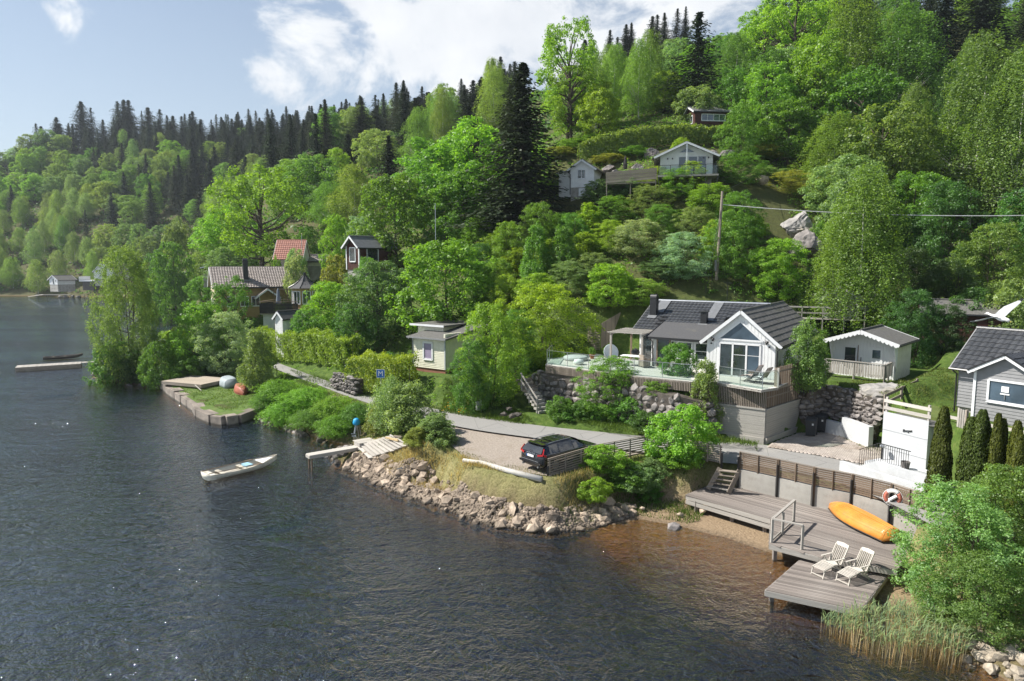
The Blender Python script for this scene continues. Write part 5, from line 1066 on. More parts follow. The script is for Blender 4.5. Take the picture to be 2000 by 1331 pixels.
def deck_chair(label, p, rz):
    t = thing('deck_chair', label, 'chair', p, rz, 'deck chairs on the bathing platform')
    L = [(-.78, .30), (-.18, .40), (.28, .36)]                # legrest, seat front, seat back (x, z)
    for y in (-.27, .27):
        beam('side_rail', (-.78, y, .30), (-.12, y, .42), .025, .055, TEAK, t); beam('side_rail', (-.16, y, .42), (.34, y, .34), .025, .055, TEAK, t)
        beam('back_rail', (.22, y, .32), (.66, y, 1.02), .03, .05, TEAK, t); beam('leg', (-.72, y, .30), (-.80, y, 0), .03, .05, TEAK, t)
        beam('leg', (.42, y * 1.05, 0), (-.08, y * 1.05, .62), .03, .05, TEAK, t); beam('leg', (-.14, y, .42), (.42, y, .06), .03, .05, TEAK, t)
        beam('armrest', (-.20, y * 1.12, .63), (.40, y * 1.12, .61), .065, .025, TEAK, t)
    for i in range(8): s = i / 7; beam('slat', (-.76 + .60 * s, -.26, .345 + .10 * s), (-.76 + .60 * s, .26, .345 + .10 * s), .05, .018, TEAK, t)
    for i in range(6): s = i / 5; beam('slat', (-.10 + .40 * s, -.26, .435 - .07 * s), (-.10 + .40 * s, .26, .435 - .07 * s), .055, .018, TEAK, t)
    for i in range(7): y = -.22 + i * .0733; beam('back_slat', (.25, y, .36), (.64, y, .98), .045, .015, TEAK, t, up=(0, 1, 0))
    MB().poly([(.62, -.30, .97), (.69, -.26, 1.08), (.71, 0, 1.11), (.69, .26, 1.08), (.62, .30, .97)], (.03, 0, -.015)).build('headrest', TEAK, t)
    beam('cross_bar', (-.79, -.27, .06), (-.79, .27, .06), .03, .04, TEAK, t); beam('cross_bar', (.41, -.28, .05), (.41, .28, .05), .03, .04, TEAK, t); return t
TEAK = mat('silver_teak', (.60, .56, .50), (.42, .385, .335), 3, .8, .004, 10, (1, 6, 6), rnd=.10)
deck_chair('slatted silver deck chair nearer the water edge, left one of the pair', tuple(W(1622, 1118, .5)), R(28))
deck_chair('slatted silver deck chair on the platform, right one of the pair', tuple(W(1671, 1131, .5)), R(28))
# boats
def hull(L, B, Dp, n=20, k=7, stern=.82, sheer=.18, flare=.0, full=.62):
    rows = []
    for i in range(n + 1):
        s = i / n; w = B / 2 * min(1, (stern + (1 - stern) * min(1, s / .35))) * (1 - max(0, (s - .45) / .55) ** 2.1); w = max(w, .012); zt = sheer * (s - .35) ** 2 * 2.2 + (.05 if s > .9 else 0); zb = -Dp * (1 - max(0, (s - .72) / .28) ** 1.7 * .85)
        row = []
        for j in range(2 * k + 1):
            t = (j - k) / k; a = abs(t); y = w * math.copysign(min(1, a ** full), t); z = zb + (zt - zb) * a ** 2.6; row.append((s * L - L / 2, y, z))
        rows.append(row)
    return rows
def boat_mesh(name, rows, m, parent, th=.03, smooth=True):
    b = MB(); b.grid(rows); b.add(rows[0], [tuple(range(len(rows[0])))]); me = b.mesh(name, m, smooth); o = obj(name, me, parent); s = o.modifiers.new('thick', 'SOLIDIFY'); s.thickness = th; s.offset = 0; return o
ORANGE = mat('orange_gelcoat', (.60, .25, .04), (.47, .18, .025), 1.6, .34, .006, 5, spec=.5, coat=.2, dirt=((.30, .17, .07), 1.3, .55))
OFFW = mat('off_white_gelcoat', (.66, .63, .54), (.54, .51, .43), 1.5, .45, .004, 4, dirt=((.30, .26, .19), 1.4, .55))
a0 = W(1612, 992, .9); a1 = W(1728, 1056, .9); mid = (a0 + a1) / 2
ob = thing('upturned_boat', 'upturned orange clinker rowing boat on the bathing deck', 'boat', (mid.x + .15, mid.y - .15, 1.0), math.atan2(a0.y - a1.y, a0.x - a1.x))
rows = hull(4.3, 1.42, .50, sheer=.03, full=.72, stern=.72); rr = [[(x, y, -z + .02) for x, y, z in r] for r in rows]
boat_mesh('hull', rr, ORANGE, ob); K_ = len(rr[0]) // 2
for j in (1, 2, 3, 4, 5): 
    for sg in (-1, 1): MB().tube([Vector(r[K_ + sg * j]) + Vector((0, sg * .010, .006)) for r in rr[:-1]], .026, 5).build('clinker_strake', ORANGE, ob)
MB().tube([Vector(r[K_]) + Vector((0, 0, .02)) for r in rr], .025, 5).build('keel', ORANGE, ob)
for sg in (0, -1): MB().tube([Vector(r[sg]) for r in rr], .03, 6).build('gunwale', BLACKW, ob)
def floating(name, label, p, rz, L, B, m, seats, inner):
    t = thing(name, label, 'boat', p, rz); rows = hull(L, B, .34); rows = [[(x, y, z + .38) for x, y, z in r] for r in rows]; boat_mesh('hull', rows, m, t)
    K = len(rows[0]) // 2
    for sg in (0, -1): MB().tube([Vector(r[sg]) for r in rows], .028, 6).build('gunwale', inner, t)
    fl = [[Vector(r[K + j]) + Vector((0, 0, .07)) for j in (-3, 0, 3)] for r in rows[1:-3]]; MB().grid(fl).build('floor', inner, t)
    for s in seats:
        r = rows[int(s * 20)]; hw = r[-1][1] * .97; MB().box(r[0][0] - .13, r[0][0] + .13, -hw, hw, .28, .32).build('thwart', inner, t)
    return t
BP0, BP1 = W(412, 937, 0), W(533, 908, 0); mid = (BP0 + BP1) / 2
rb = floating('rowing_boat', 'off white rowing boat moored off the small jetty', (mid.x, mid.y, 0), math.atan2(BP1.y - BP0.y, BP1.x - BP0.x), 4.6, 1.55, OFFW, (.2, .5, .8), mat('boat_inside', (.50, .46, .38), (.36, .33, .27), 2, .6))
MB().box(-2.2, -1.9, -.55, .55, .10, .40).build('stern_locker', OFFW, rb); MB().poly([(1.05, -.5, .41), (2.0, 0, .50), (1.05, .5, .41)], (0, 0, .03)).build('foredeck', WHITE, rb)
cush = thing('cushion', 'pale blue cushion on the middle thwart of the moored boat', 'cushion', (mid.x + .2, mid.y + .2, .35), rb.rotation_euler.z); b = MB().box(-.22, .22, -.32, .32, 0, .10); b.build('cushion_pad', mat('pale_blue_vinyl', (.30, .50, .62), None, 4, .5), cush)
for i, sg in enumerate((-1, 1)):
    p = rb.matrix_basis; o_ = thing('oar', ('near' if sg < 0 else 'far') + ' side brown oar lying along the moored rowing boat', 'oar', rb.location[:], rb.rotation_euler.z)
    MB().tube([(-2.3, sg * .42, .50), (.4, sg * .60, .47)], .022, 6).build('shaft', WOODB, o_); MB().box(.4, .95, sg * .62 - .07, sg * .62 + .07, .455, .475).build('blade', WOODB, o_)
bu = W(405, 936, 0); tag(MB().lathe([(.02, -.12), (.12, -.08), (.17, .03), (.12, .14), (.04, .2), (.02, .2)], 12).build('mooring_buoy', mat('yellow_plastic', (.62, .36, .03), None, 3, .5), None, True, loc=(bu.x, bu.y, .03)), 'small yellow mooring buoy at the stern of the rowing boat', 'buoy')
# left dock and its boat
dk = thing('floating_dock', 'long grey floating dock at the far left', 'jetty', (*W(115, 712, .45).xy, 0), math.atan2(*(lambda d: (d.y, d.x))(W(180, 708, .45) - W(50, 716, .45))))
planks(dk, [(-4.2, -1.05), (2.3, -1.05), (2.3, 1.05), (-4.2, 1.05)], R(90), .5, WOODG, .16); planks(dk, [(2.4, -.5), (4.6, -.5), (4.6, .6), (2.4, .6)], R(90), .52, WOODG, .16)
MB().box(-4.2, 2.3, -1.05, -.95, -.1, .46).box(-4.2, 2.3, .95, 1.05, -.1, .46).box(-4.25, -4.1, -1.0, 1.0, -.1, .46).build('pontoon', WOODD, dk)
bq = W(120, 703, 0); floating('rowing_boat', 'dark rowing boat moored behind the long floating dock', (bq.x, bq.y + .4, .05), dk.rotation_euler.z + .05, 4.4, 1.4, mat('dark_tarred_hull', (.10, .085, .075), (.07, .06, .05), 3, .6), (.25, .55, .8), WOODD)
# small jetty, ramp, bench, outboard
jt = thing('jetty', 'narrow pale plank jetty on stakes beside the rocky point', 'jetty'); ja, jb = W(601, 889, .95), W(706, 871, .95); d = (jb - ja).normalized(); nn = Vector((-d.y, d.x, 0))
for i in range(3): o_ = nn * (i - 1) * .21; beam('plank', (ja.x + o_.x, ja.y + o_.y, .95), (jb.x + o_.x, jb.y + o_.y, .95), .195, .05, PALEW, jt)
for i in (-1, 1): o_ = nn * i * .30; beam('side_beam', (ja.x + o_.x, ja.y + o_.y, .84), (jb.x + o_.x, jb.y + o_.y, .84), .05, .17, WOODG, jt); p = ja + d * .15 + o_ * .8; MB().tube([(p.x, p.y, -1), (p.x, p.y, .85)], .06, 8).build('stake', WOODB, jt)
beam('end_board', (*(ja + nn * .33).xy, .84), (*(ja - nn * .33).xy, .84), .04, .17, WOODG, jt)
bx = thing('step_box', 'pale wooden step box at the land end of the narrow jetty', 'box', (*W(713, 864, 1.2).xy, 0), math.atan2(d.y, d.x)); planks(bx, [(-.6, -.45), (.6, -.45), (.6, .45), (-.6, .45)], 0, 1.30, PALEW, .15); MB().box(-.58, .58, -.43, .43, .85, 1.26).build('box', WOODG, bx)
rm = thing('plank_ramp', 'sagging pale plank ramp lying on the grassy point', 'ramp'); r0, r1, r2, r3 = WG(697, 877, .22), WG(722, 903, .25), WG(798, 876, .16), WG(762, 856, .16)
for i in range(9):
    s0, s1 = i / 9, (i + .9) / 9; a, b = r0.lerp(r3, (s0 + s1) / 2), r1.lerp(r2, (s0 + s1) / 2) + Vector((0, 0, .0)); b = a.lerp(b, random.uniform(.96, 1.03)); beam('plank', a, b, .36, .04, PALEW, rm)
for q in (.08, .92): a, b = r0.lerp(r1, q), r3.lerp(r2, q); beam('bearer', a - Vector((0, 0, .09)), b - Vector((0, 0, .09)), .08, .13, WOODD, rm)
beam('edge_batten', r3 + Vector((0, 0, .05)), r2 + Vector((0, 0, .05)), .07, .07, PALEW, rm)
for i, (u, v, rz) in enumerate([(765, 866, -.6), (770, 868, -.75), (777, 862, -.5)]):
    p = WG(u, v, .28); t = thing('plank_offcut', ['longer yellow timber offcut on the plank ramp', 'short yellow timber offcut in front on the plank ramp', 'grey broken timber piece at the back of the ramp'][i], 'timber', p, rz); beam('timber', (-.5 + i * .1, 0, 0), (.5 - i * .1, 0, .02), .10, .09, [mat('fresh_timber', (.55, .42, .23), (.45, .33, .17), 3, .8), MATS['fresh_timber'] if 'fresh_timber' in MATS else PALEW, WOODD][i], t)
om = WG(697, 856); ou = thing('outboard_motor', 'grey outboard motor on a stand, hooded with a bright blue cover', 'outboard motor', (om.x, om.y, ground(om.x, om.y)), R(-10))
MB().lathe([(.10, .95), (.24, 1.0), (.27, 1.15), (.22, 1.36), (.10, 1.45), (.02, 1.46)], 10).build('cover', mat('blue_tarp', (.015, .33, .62), (.01, .24, .50), 4, .5, .03, 7), ou, True)
b = MB(); b.tube([(0, 0, 1.0), (-.06, 0, .75), (-.16, 0, .3)], [.13, .09, .07], 8); b.build('leg', mat('grey_cast_metal', (.30, .34, .38), None, 4, .45), ou); MB().box(-.42, .0, -.03, .03, .27, .31).build('cavitation_plate', MATS['grey_cast_metal'], ou); MB().tube([(-.36, 0, .12), (-.02, 0, .14)], [.04, .07], 8).build('gear_case', MATS['grey_cast_metal'], ou)
for y in (-.2, .2): beam('stand_leg', (.25, y, 0), (.15, y, .85), .04, .04, WOODG, ou); beam('stand_bar', (-.2, y, .05), (.3, y, .05), .04, .04, WOODG, ou)
beam('stand_bar', (.16, -.28, .84), (.16, .28, .84), .04, .12, WOODG, ou)
pi = WG(777, 925, .12); pv = thing('drain_pipe', 'dark plastic drain pipe sticking out of the rocky bank', 'pipe', pi, R(25)); pv.rotation_euler = (0, R(-12), R(25)); b = MB(); n = 14
out_ = [[(x, r * math.cos(2 * math.pi * k / n), r * math.sin(2 * math.pi * k / n)) for k in range(n + 1)] for x, r in ((1.8, .17), (0, .17), (0, .14), (1.2, .14))]; b.grid(out_); b.build('pipe', mat('dark_plastic_pipe', (.06, .065, .07), None, 5, .5), pv)
lg = [WG(u, v) for u, v in ((905, 903), (940, 908), (990, 923), (1058, 940))]
lo = thing('barkless_log', 'long white peeled log edging the gravel lot', 'log'); MB().tube([Vector((p.x, p.y, p.z + .10)) for p in lg], [.11, .13, .14, .155], 10).build('log', mat('peeled_log', (.47, .45, .41), (.20, .18, .16), 1.6, .85, .01, 9, (1.5, 1.5, 1.5), lo=.30, hi=.42), lo, True)
# ---------------------------------------------------------------- quay with platform and upturned boats
qv = QV
qy = thing('stone_quay', 'old quay of long grey cut stone blocks edging the little lawn', 'quay'); ROCKQ = mat('quay_stone', (.255, .215, .18), (.13, .11, .092), 1.1, .9, .03, 6, rnd=.2, dirt=((.40, .34, .26), .7, .5), wet=(.04, .033, .025))
for i, (a, b) in enumerate(zip(qv[:-1], qv[1:])):
    dd = (b - a); n = max(1, round(dd.length / 2.2)); 
    for k in range(n):
        p, q = a.lerp(b, k / n + .008), a.lerp(b, (k + 1) / n - .008); h = .95 + random.uniform(-.08, .08); o = beam('stone_block', (p.x, p.y, .26 + random.uniform(-.05, .05)), (q.x, q.y, .26 + random.uniform(-.05, .05)), .8 + random.uniform(-.1, .15), h, ROCKQ, qy); m_ = o.modifiers.new('worn', 'BEVEL'); m_.width = .03; m_.segments = 1
TZ = .78
lawn = QLAWN
sheet('quay_lawn', lawn, TZ - .07, mat('quay_grass', (.10, .165, .025), (.065, .11, .018), 2.5, .95, .03, 20, dirt=((.19, .17, .07), .8, .5)), 'small bright lawn on the stone quay')
pl = thing('wooden_platform', 'stacked weathered wooden platform lying on the quay lawn', 'platform', (*W(384, 744, 1.1).xy, TZ), R(-22))
planks(pl, [(-2.6, -1.9), (2.6, -1.9), (2.6, 1.9), (-2.6, 1.9)], 0, .42, mat('pale_brown_wood', (.42, .36, .285), (.30, .25, .20), 2, .9, .006, 9, (1, 9, 9), rnd=.12), .16)
for y in (-1.85, -.6, .6, 1.85): beam('bearer', (-2.6, y, .24), (2.6, y, .24), .10, .26, WOODD, pl)
for x in (-2.55, 2.55): beam('side_board', (x, -1.9, .22), (x, 1.9, .22), .05, .30, WOODD, pl)
beam('prop', (3.2, -2.5, 0), (1.8, -1.9, .35), .06, .06, PALEW, pl)
def upturned(label, u, v, L, B, Dp, m, rz, tilt=0):
    p = W(u, v, TZ); t = thing('upturned_boat', label, 'boat', (p.x, p.y, TZ + .05), rz); t.rotation_euler = (tilt, 0, rz); rows = [[(x, y, -z) for x, y, z in r] for r in hull(L, B, Dp, full=.5)]; boat_mesh('hull', rows, m, t); K = len(rows[0]) // 2
    MB().tube([Vector(r[K]) + Vector((0, 0, .015)) for r in rows], .03, 5).build('keel', m, t); MB().tube([Vector(r[0]) for r in rows], .03, 5).build('gunwale', m, t); return t
upturned('upturned grey dinghy on the quay lawn behind the red one', 446, 752, 3.3, 1.7, .75, mat('grey_gelcoat', (.34, .39, .41), (.28, .32, .34), 2, .5), R(125), R(-8))
upturned('upturned faded red dinghy at the right end of the quay lawn', 472, 766, 3.0, 1.25, .55, mat('faded_red_gelcoat', (.34, .105, .065), (.26, .08, .05), 2, .55), R(-62))
cn = D(327, 566, 185); tcn = thing('canoe', 'white canoe lying on the far grassy bank', 'boat', (cn.x, cn.y, ground(cn.x, cn.y) + .25), R(8)); boat_mesh('hull', [[(x, y, -z) for x, y, z in r] for r in hull(5, 1.3, .5)], WHITE, tcn)
# ---------------------------------------------------------------- life buoy, bins, sign, bin by the lane
lb = FEET[4] + Vector((-.1, -.25, 1.42)); lf = thing('life_buoy', 'white and faded red life buoy hanging on the slatted fence', 'life buoy', tuple(lb), R(-28))
for i in range(4):
    a0_, a1_ = i * math.pi / 2 + math.pi / 4, (i + 1) * math.pi / 2 + math.pi / 4; MB().tube([(.29 * math.sin(a0_ + (a1_ - a0_) * k / 8), 0, .29 * math.cos(a0_ + (a1_ - a0_) * k / 8)) for k in range(9)], .085, 10).build('ring_segment', CLOTHW if i % 2 else mat('faded_red', (.50, .155, .105), (.42, .13, .09), 3, .6), lf, True)
MB().tube([(.4 * math.sin(2 * math.pi * k / 24), -.03, .4 * math.cos(2 * math.pi * k / 24)) for k in range(25)], .012, 4).build('rope', CLOTHW, lf); MB().tube([(.16, -.06, .10), (-.14, -.08, -.14)], .07, 8).build('rope_bag', CLOTHW, lf); MB().box(-.03, .03, .04, .1, -1.6, .55).build('post', DTRIM, lf)
def bin_(label, u, v, rz):
    p = W(u, v, 2.35); t = thing('wheelie_bin', label, 'bin', (p.x, p.y, 2.19), rz, 'wheelie bins beside the concrete wall')
    MB().add([(-.27, -.33, .06), (.27, -.33, .06), (.27, .30, .06), (-.27, .30, .06), (-.30, -.38, 1.0), (.30, -.38, 1.0), (.30, .36, 1.0), (-.30, .36, 1.0)], [(0, 3, 2, 1), (4, 5, 6, 7), (0, 1, 5, 4), (1, 2, 6, 5), (2, 3, 7, 6), (3, 0, 4, 7)]).build('body', BINM, t)
    MB().add([(-.33, -.42, 1.01), (.33, -.42, 1.01), (.33, .40, 1.01), (-.33, .40, 1.01), (-.28, -.34, 1.09), (.28, -.34, 1.09), (.28, .38, 1.12), (-.28, .38, 1.12)], [(0, 3, 2, 1), (4, 5, 6, 7), (0, 1, 5, 4), (1, 2, 6, 5), (2, 3, 7, 6), (3, 0, 4, 7)]).build('lid', BINM, t)
    for x in (-.28, .28): MB().tube([(x - .03, .34, .10), (x + .03, .34, .10)], .10, 12).build('wheel', BLACKW, t)
    MB().tube([(-.26, .46, .98), (.26, .46, .98)], .02, 6).build('handle', BINM, t); MB().box(.08, .18, -.386, -.376, .72, .84).build('label', WHITE, t)
BINM = mat('dark_bin_plastic', (.045, .047, .05), (.035, .036, .04), 4, .5)
bin_('dark wheelie bin left one of two beside the concrete wall', 1584, 846, R(-32)); bin_('dark wheelie bin right one of two, nearer the driveway', 1604, 838, R(-38))
gb_ = W(934, 800, 2.4); tb = thing('litter_bin', 'grey metal litter bin on a post at the lane verge', 'bin', (gb_.x, gb_.y, ground(gb_.x, gb_.y))); MB().lathe([(.16, .25), (.20, .85), (.17, .85), (.15, .3)], 12).build('bin', mat('zinc', (.36, .38, .38), (.28, .30, .30), 4, .5, metal=.3), tb); MB().tube([(.22, 0, 0), (.22, 0, .95), (.05, 0, 1.02)], .02, 6).build('post', STEEL, tb)
ms = W(745, 782, 2.3); z0 = ground(ms.x, ms.y); sgn = thing('road_sign', 'blue square passing place sign with a white letter M', 'sign', (ms.x, ms.y, z0), R(-8)); pzt = D(746, 722, ms.y).z - z0
MB().tube([(0, 0, -.2), (0, 0, pzt)], .03, 8).build('pole', STEEL, sgn); MB().box(-.33, .33, -.05, -.035, pzt - .66, pzt).build('plate_border', WHITE, sgn); MB().box(-.30, .30, -.058, -.051, pzt - .63, pzt - .03).build('plate', mat('sign_blue', (.012, .13, .42), None, 5, .4), sgn); text(sgn, 'M', .56, (0, -.064, pzt - .33), (R(90), 0, 0), WHITE, 'letter', .003)
# poles, wire
def pole(name, label, cat, u0, v0, u1, v1, Y, r0, r1, m):
    a = D(u0, v0, Y); z = ground(a.x, a.y); b = D(u1, v1, Y); t = thing(name, label, cat, (a.x, a.y, z)); MB().tube([(0, 0, -.3), (b.x - a.x, 0, b.z - z)], [r0, r1], 8).build('pole', m, t); return t, b
pt, ptop = pole('power_pole', 'leaning wooden power pole on the bushy slope behind the white house', 'utility pole', 1399, 545, 1411, 374, 62, .15, .11, WOODD)
MB().box(-.22, -.1, -.3, -.1, .7, 1.7).build('meter_box', GREYP, pt)
wire = thing('power_line', 'pale sagging power cable running right from the leaning pole', 'cable'); wa = D(1412, 400, 62); wb = Vector((46, 52, 16.6)); MB().tube([wa.lerp(wb, s) - Vector((0, 0, 1.0 * 4 * s * (1 - s) * .55)) for s in np.linspace(0, 1, 24)], .035, 5).build('cable', mat('cable_grey', (.55, .55, .55), None, 5, .6), wire)
wire2 = thing('power_line', 'thin dark cable running up from the pole top to the wooded hill', 'cable'); wb = D(1545, 285, 95); MB().tube([ptop.lerp(wb, s) - Vector((0, 0, 1.2 * 4 * s * (1 - s) * .5)) for s in np.linspace(0, 1, 16)], .025, 4).build('cable', DTRIM, wire2)
gy = thing('guy_wire', 'pair of guy wires bracing the leaning power pole', 'cable'); g0 = D(1380, 520, 61); g0.z = ground(g0.x, g0.y); MB().tube([ptop - Vector((0, 0, 1)), g0], .02, 4).build('wire', DTRIM, gy); MB().tube([ptop - Vector((0, 0, 1)), g0 + Vector((.5, .3, 0))], .02, 4).build('wire', DTRIM, gy)
fp1, t1 = pole('flagpole', 'white flagpole behind the yellow house roof', 'flagpole', 590, 535, 589, 458, 99, .05, .035, STEEL); MB().lathe([(.02, 0), (.08, .06), (.02, .14)], 8).build('finial', mat('gilt', (.6, .42, .1), None, 5, .4), fp1, loc=(t1.x - fp1.location.x, 0, t1.z - fp1.location.z))
fp2, t2 = pole('flagpole', 'tall pale flagpole in front of the maple cluster', 'flagpole', 851, 490, 850, 397, 78, .055, .035, STEEL)
ap = D(1420, 582, 58.5); aq = thing('antenna', 'thin roof antenna mast behind the white house ridge', 'antenna', (ap.x, ap.y, ground(ap.x, ap.y))); ah = D(1420, 553, 58.5).z - ground(ap.x, ap.y); MB().tube([(0, 0, 0), (0, 0, ah)], .03, 6).build('mast', DTRIM, aq); MB().tube([(-.35, 0, ah), (.35, 0, ah)], .025, 5).build('crossarm', DTRIM, aq)
# wooden garden stairs with rail left of the stone wall
ws = thing('garden_steps', 'old concrete and wood steps with timber handrail left of the boulder wall', 'stairs'); a0, a1 = W(1052, 808, 2.45), W(1012, 745, 4.3); dd = Vector((a1.x - a0.x, a1.y - a0.y, 0)); sd = Vector((dd.y, -dd.x, 0)).normalized()
for i in range(10): s = i / 9; p = a0.lerp(a1, s); beam('step', (p.x - sd.x * .1, p.y - sd.y * .1, 2.55 + i * .2), (p.x + sd.x * 1.0, p.y + sd.y * 1.0, 2.55 + i * .2), .36, .16, CONC if i < 6 else WOODD, ws)
for s in (.0, .38, .75): p = a0.lerp(a1, s) - sd * .12; beam('post', (p.x, p.y, 2.3 + s * 1.9), (p.x, p.y, 3.55 + s * 1.9), .08, .08, WOODG, ws)
for h in (.55, 1.05): p, q = a0 - sd * .12, a0.lerp(a1, .8) - sd * .12; beam('handrail', (p.x, p.y, 2.45 + h), (q.x, q.y, 3.95 + h), .06, .09, WOODG, ws)
# screens behind the terrace
f1 = thing('slat_screen', 'grey horizontal slat screen in the shade left of the pergola', 'screen'); a, b = D(1148, 660, 58), D(1172, 655, 57); [beam('slat', (a.x, a.y, 5.6 + i * .14), (b.x, b.y, 5.6 + i * .14), .03, .09, WOODD, f1) for i in range(14)]
f2 = thing('board_fence', 'tall grey brown board fence behind the pergola', 'fence'); a, b = D(1174, 650, 57), D(1212, 640, 60.5); slat_fence(f2, Vector((a.x, a.y, 0)), Vector((b.x, b.y, 0)), 2.1, 5.7, 6.4, 0, WOODD, vertical=True, step=.16, gap=.02, name='board')
f3 = thing('slat_screen', 'second slat screen half covered by the yellow green bush', 'screen'); a, b = D(1108, 665, 58.5), D(1132, 662, 58.2); [beam('slat', (a.x, a.y, 5.4 + i * .14), (b.x, b.y, 5.4 + i * .14), .03, .09, WOODD, f3) for i in range(13)]
# ---------------------------------------------------------------- the black estate car
BLK = mat('black_car_paint', (.012, .012, .014), (.010, .010, .011), 2, .12, spec=.6, coat=.6)
CARG = glass_mat('car_glass', (.010, .012, .014), .03); TYRE = mat('tyre', (.02, .02, .02), None, 5, .8); RED = mat('tail_lamp_red', (.45, .012, .015), (.36, .01, .012), 5, .2, spec=.6, coat=.4); ALU = mat('alloy', (.45, .46, .48), (.35, .36, .38), 5, .3, metal=.8)
def estate_car(label, loc, rz, paint, plate=True):
    t = thing('parked_car', label, 'car', loc, rz)           # x forward, z up, length 4.76
    # stations: x, half width, bottom z, shoulder z, roof z (or bonnet), roof half width
    st = [(-2.36, .70, .42, .70, .74, .55), (-2.30, .82, .30, .82, .96, .66), (-2.22, .885, .26, .93, 1.06, .70), (-2.10, .905, .25, .96, 1.20, .66), (-1.90, .92, .25, .97, 1.40, .62), (-1.62, .925, .25, .97, 1.445, .61), (-1.1, .925, .25, .96, 1.465, .62), (-.5, .925, .25, .955, 1.475, .625),
          (.0, .925, .25, .95, 1.46, .62), (.35, .925, .25, .945, 1.40, .60), (.75, .92, .25, .94, 1.20, .63), (1.08, .915, .25, .935, 1.00, .70), (1.35, .91, .25, .90, .945, .74), (1.75, .90, .25, .84, .90, .72), (2.1, .86, .26, .76, .82, .64), (2.30, .74, .32, .66, .72, .5), (2.38, .60, .42, .58, .60, .4)]
    rows = []
    for x, w, zb, zs, zr, wr in st:
        half = [(0, zb), (w * .86, zb), (w * .98, zb + .10), (w, (zb + zs) / 2), (w * .985, zs - .05), (w * .95, zs), (wr + (w - wr) * .30, zs + (zr - zs) * .55), (wr, zr - (zr - zs) * .10), (wr * .86, zr - .012 * (zr > 1.1)), (wr * .45, zr + .012), (0, zr + .016)]
        rows.append([(x, y, z) for y, z in half] + [(x, -y, z) for y, z in half[-2:0:-1]])
    for r in rows: r.append(r[0])
    b = MB(); b.grid(rows); n = len(rows[0]) - 1
    b.add(rows[0][:-1], [tuple(range(n))]); b.add(rows[-1][:-1], [tuple(range(n))[::-1]])
    bm = bmesh.new(); me = b.mesh('body', paint, True); bm.from_mesh(me); bmesh.ops.remove_doubles(bm, verts=bm.verts, dist=.0005); bmesh.ops.recalc_face_normals(bm, faces=bm.faces); bm.to_mesh(me); bm.free(); me.shade_smooth()
    body = obj('body', me, t); sb = body.modifiers.new('s', 'SUBSURF'); sb.levels = sb.render_levels = 1
    def side(i, f, sgn): x, w, zb, zs, zr, wr = st[i]; ys = (w * .955, wr + (w - wr) * .30, wr); zz = (zs + .02, zs + (zr - zs) * .55, zr - (zr - zs) * .10 - .02); return [Vector((x, sgn * (yy + .006), z)) for yy, z in zip(ys, zz)]
    for sgn in (-1, 1):
        for i0, i1, nm in ((3, 6, 'quarter_window'), (6, 8, 'rear_side_window'), (8, 11, 'front_side_window')):
            g = MB(); rws = []
            for k in range(i0, i1 + 1):
                q = side(k, 0, sgn); x = q[0].x
                if k == 3: q = [q[0] + Vector((.12, 0, 0)), q[1] + Vector((.14, 0, 0)), q[2] + Vector((.16, 0, -.02))]
                if k == i0 and i0 > 3: q = [p + Vector((.04, 0, 0)) for p in q]
                rws.append(q)
            g.grid(rws); g.build(nm, CARG, t, True)
        MB().tube([Vector((st[k][0], sgn * .60, st[k][4] + .045)) for k in (5, 6, 7, 8)], .018, 6).build('roof_rail', ALU, t)
        MB().tube([Vector((st[k][0], sgn * (st[k][1] * .96), st[k][3] + .012)) for k in range(3, 12)], .010, 5).build('window_trim', ALU, t)
        m_ = MB(); m_.tube([(.72, sgn * .90, .98), (.70, sgn * 1.02, 1.02), (.62, sgn * 1.06, 1.02)], [.05, .075, .06], 8); m_.build('mirror', paint, t)
        for x in (-1.42, 1.45):
            wv = MB(); wv.tube([(x, sgn * .70, .33), (x, sgn * .925, .33)], .335, 24); wq = wv.build('wheel', TYRE, t); MB().tube([(x, sgn * .90, .33), (x, sgn * .935, .33)], .235, 16).build('rim', ALU, wq)
        lam = [(-2.23, sgn * .73, 1.30), (-2.19, sgn * .80, 1.32), (-2.30, sgn * .90, 1.02), (-2.26, sgn * .925, .90), (-2.38, sgn * .50, .90), (-2.385, sgn * .50, .84)]
        l = MB(); l.bar((-2.08, sgn * .735, 1.26), (-2.26, sgn * .84, .98), .05, .10); l.bar((-2.26, sgn * .84, .99), (-2.345, sgn * .52, .93), .05, .09); l.bar((-2.24, sgn * .88, .98), (-2.10, sgn * .93, .93), .05, .10); l.build('tail_lamp', RED, t)
        MB().tube([(-2.40, sgn * .58, .335), (-2.28, sgn * .58, .335)], .055, 8).build('exhaust_tip', ALU, t)
    g = MB(); g.grid([[(-1.94, y * .60, 1.385) for y in (-1, -.5, 0, .5, 1)], [(-2.15, y * .70, 1.20) for y in (-1, -.5, 0, .5, 1)], [(-2.285, y * .74, 1.03) for y in (-1, -.5, 0, .5, 1)]]); rwn = g.build('rear_window', CARG, t, True); rwn.location.x = -.02; rwn.location.z = .012
    g = MB(); g.grid([[(.40, y * .58, 1.415) for y in (-1, -.5, 0, .5, 1)], [(1.06, y * .74, 1.035) for y in (-1, -.5, 0, .5, 1)]]); ws_ = g.build('windscreen', CARG, t, True); ws_.location = (.02, 0, .015)
    g = MB(); g.grid([[(x, y * .50, z) for y in (-1, -.5, 0, .5, 1)] for x, z in ((-1.2, 1.495), (-.7, 1.503), (-.2, 1.498), (.2, 1.462))]); g.build('glass_roof', CARG, t, True).location.z = .006
    MB().poly([(-1.80, -.60, 1.44), (-2.06, -.58, 1.43), (-2.10, 0, 1.445), (-2.06, .58, 1.43), (-1.80, .60, 1.44)], (0, 0, .03)).build('spoiler', paint, t)
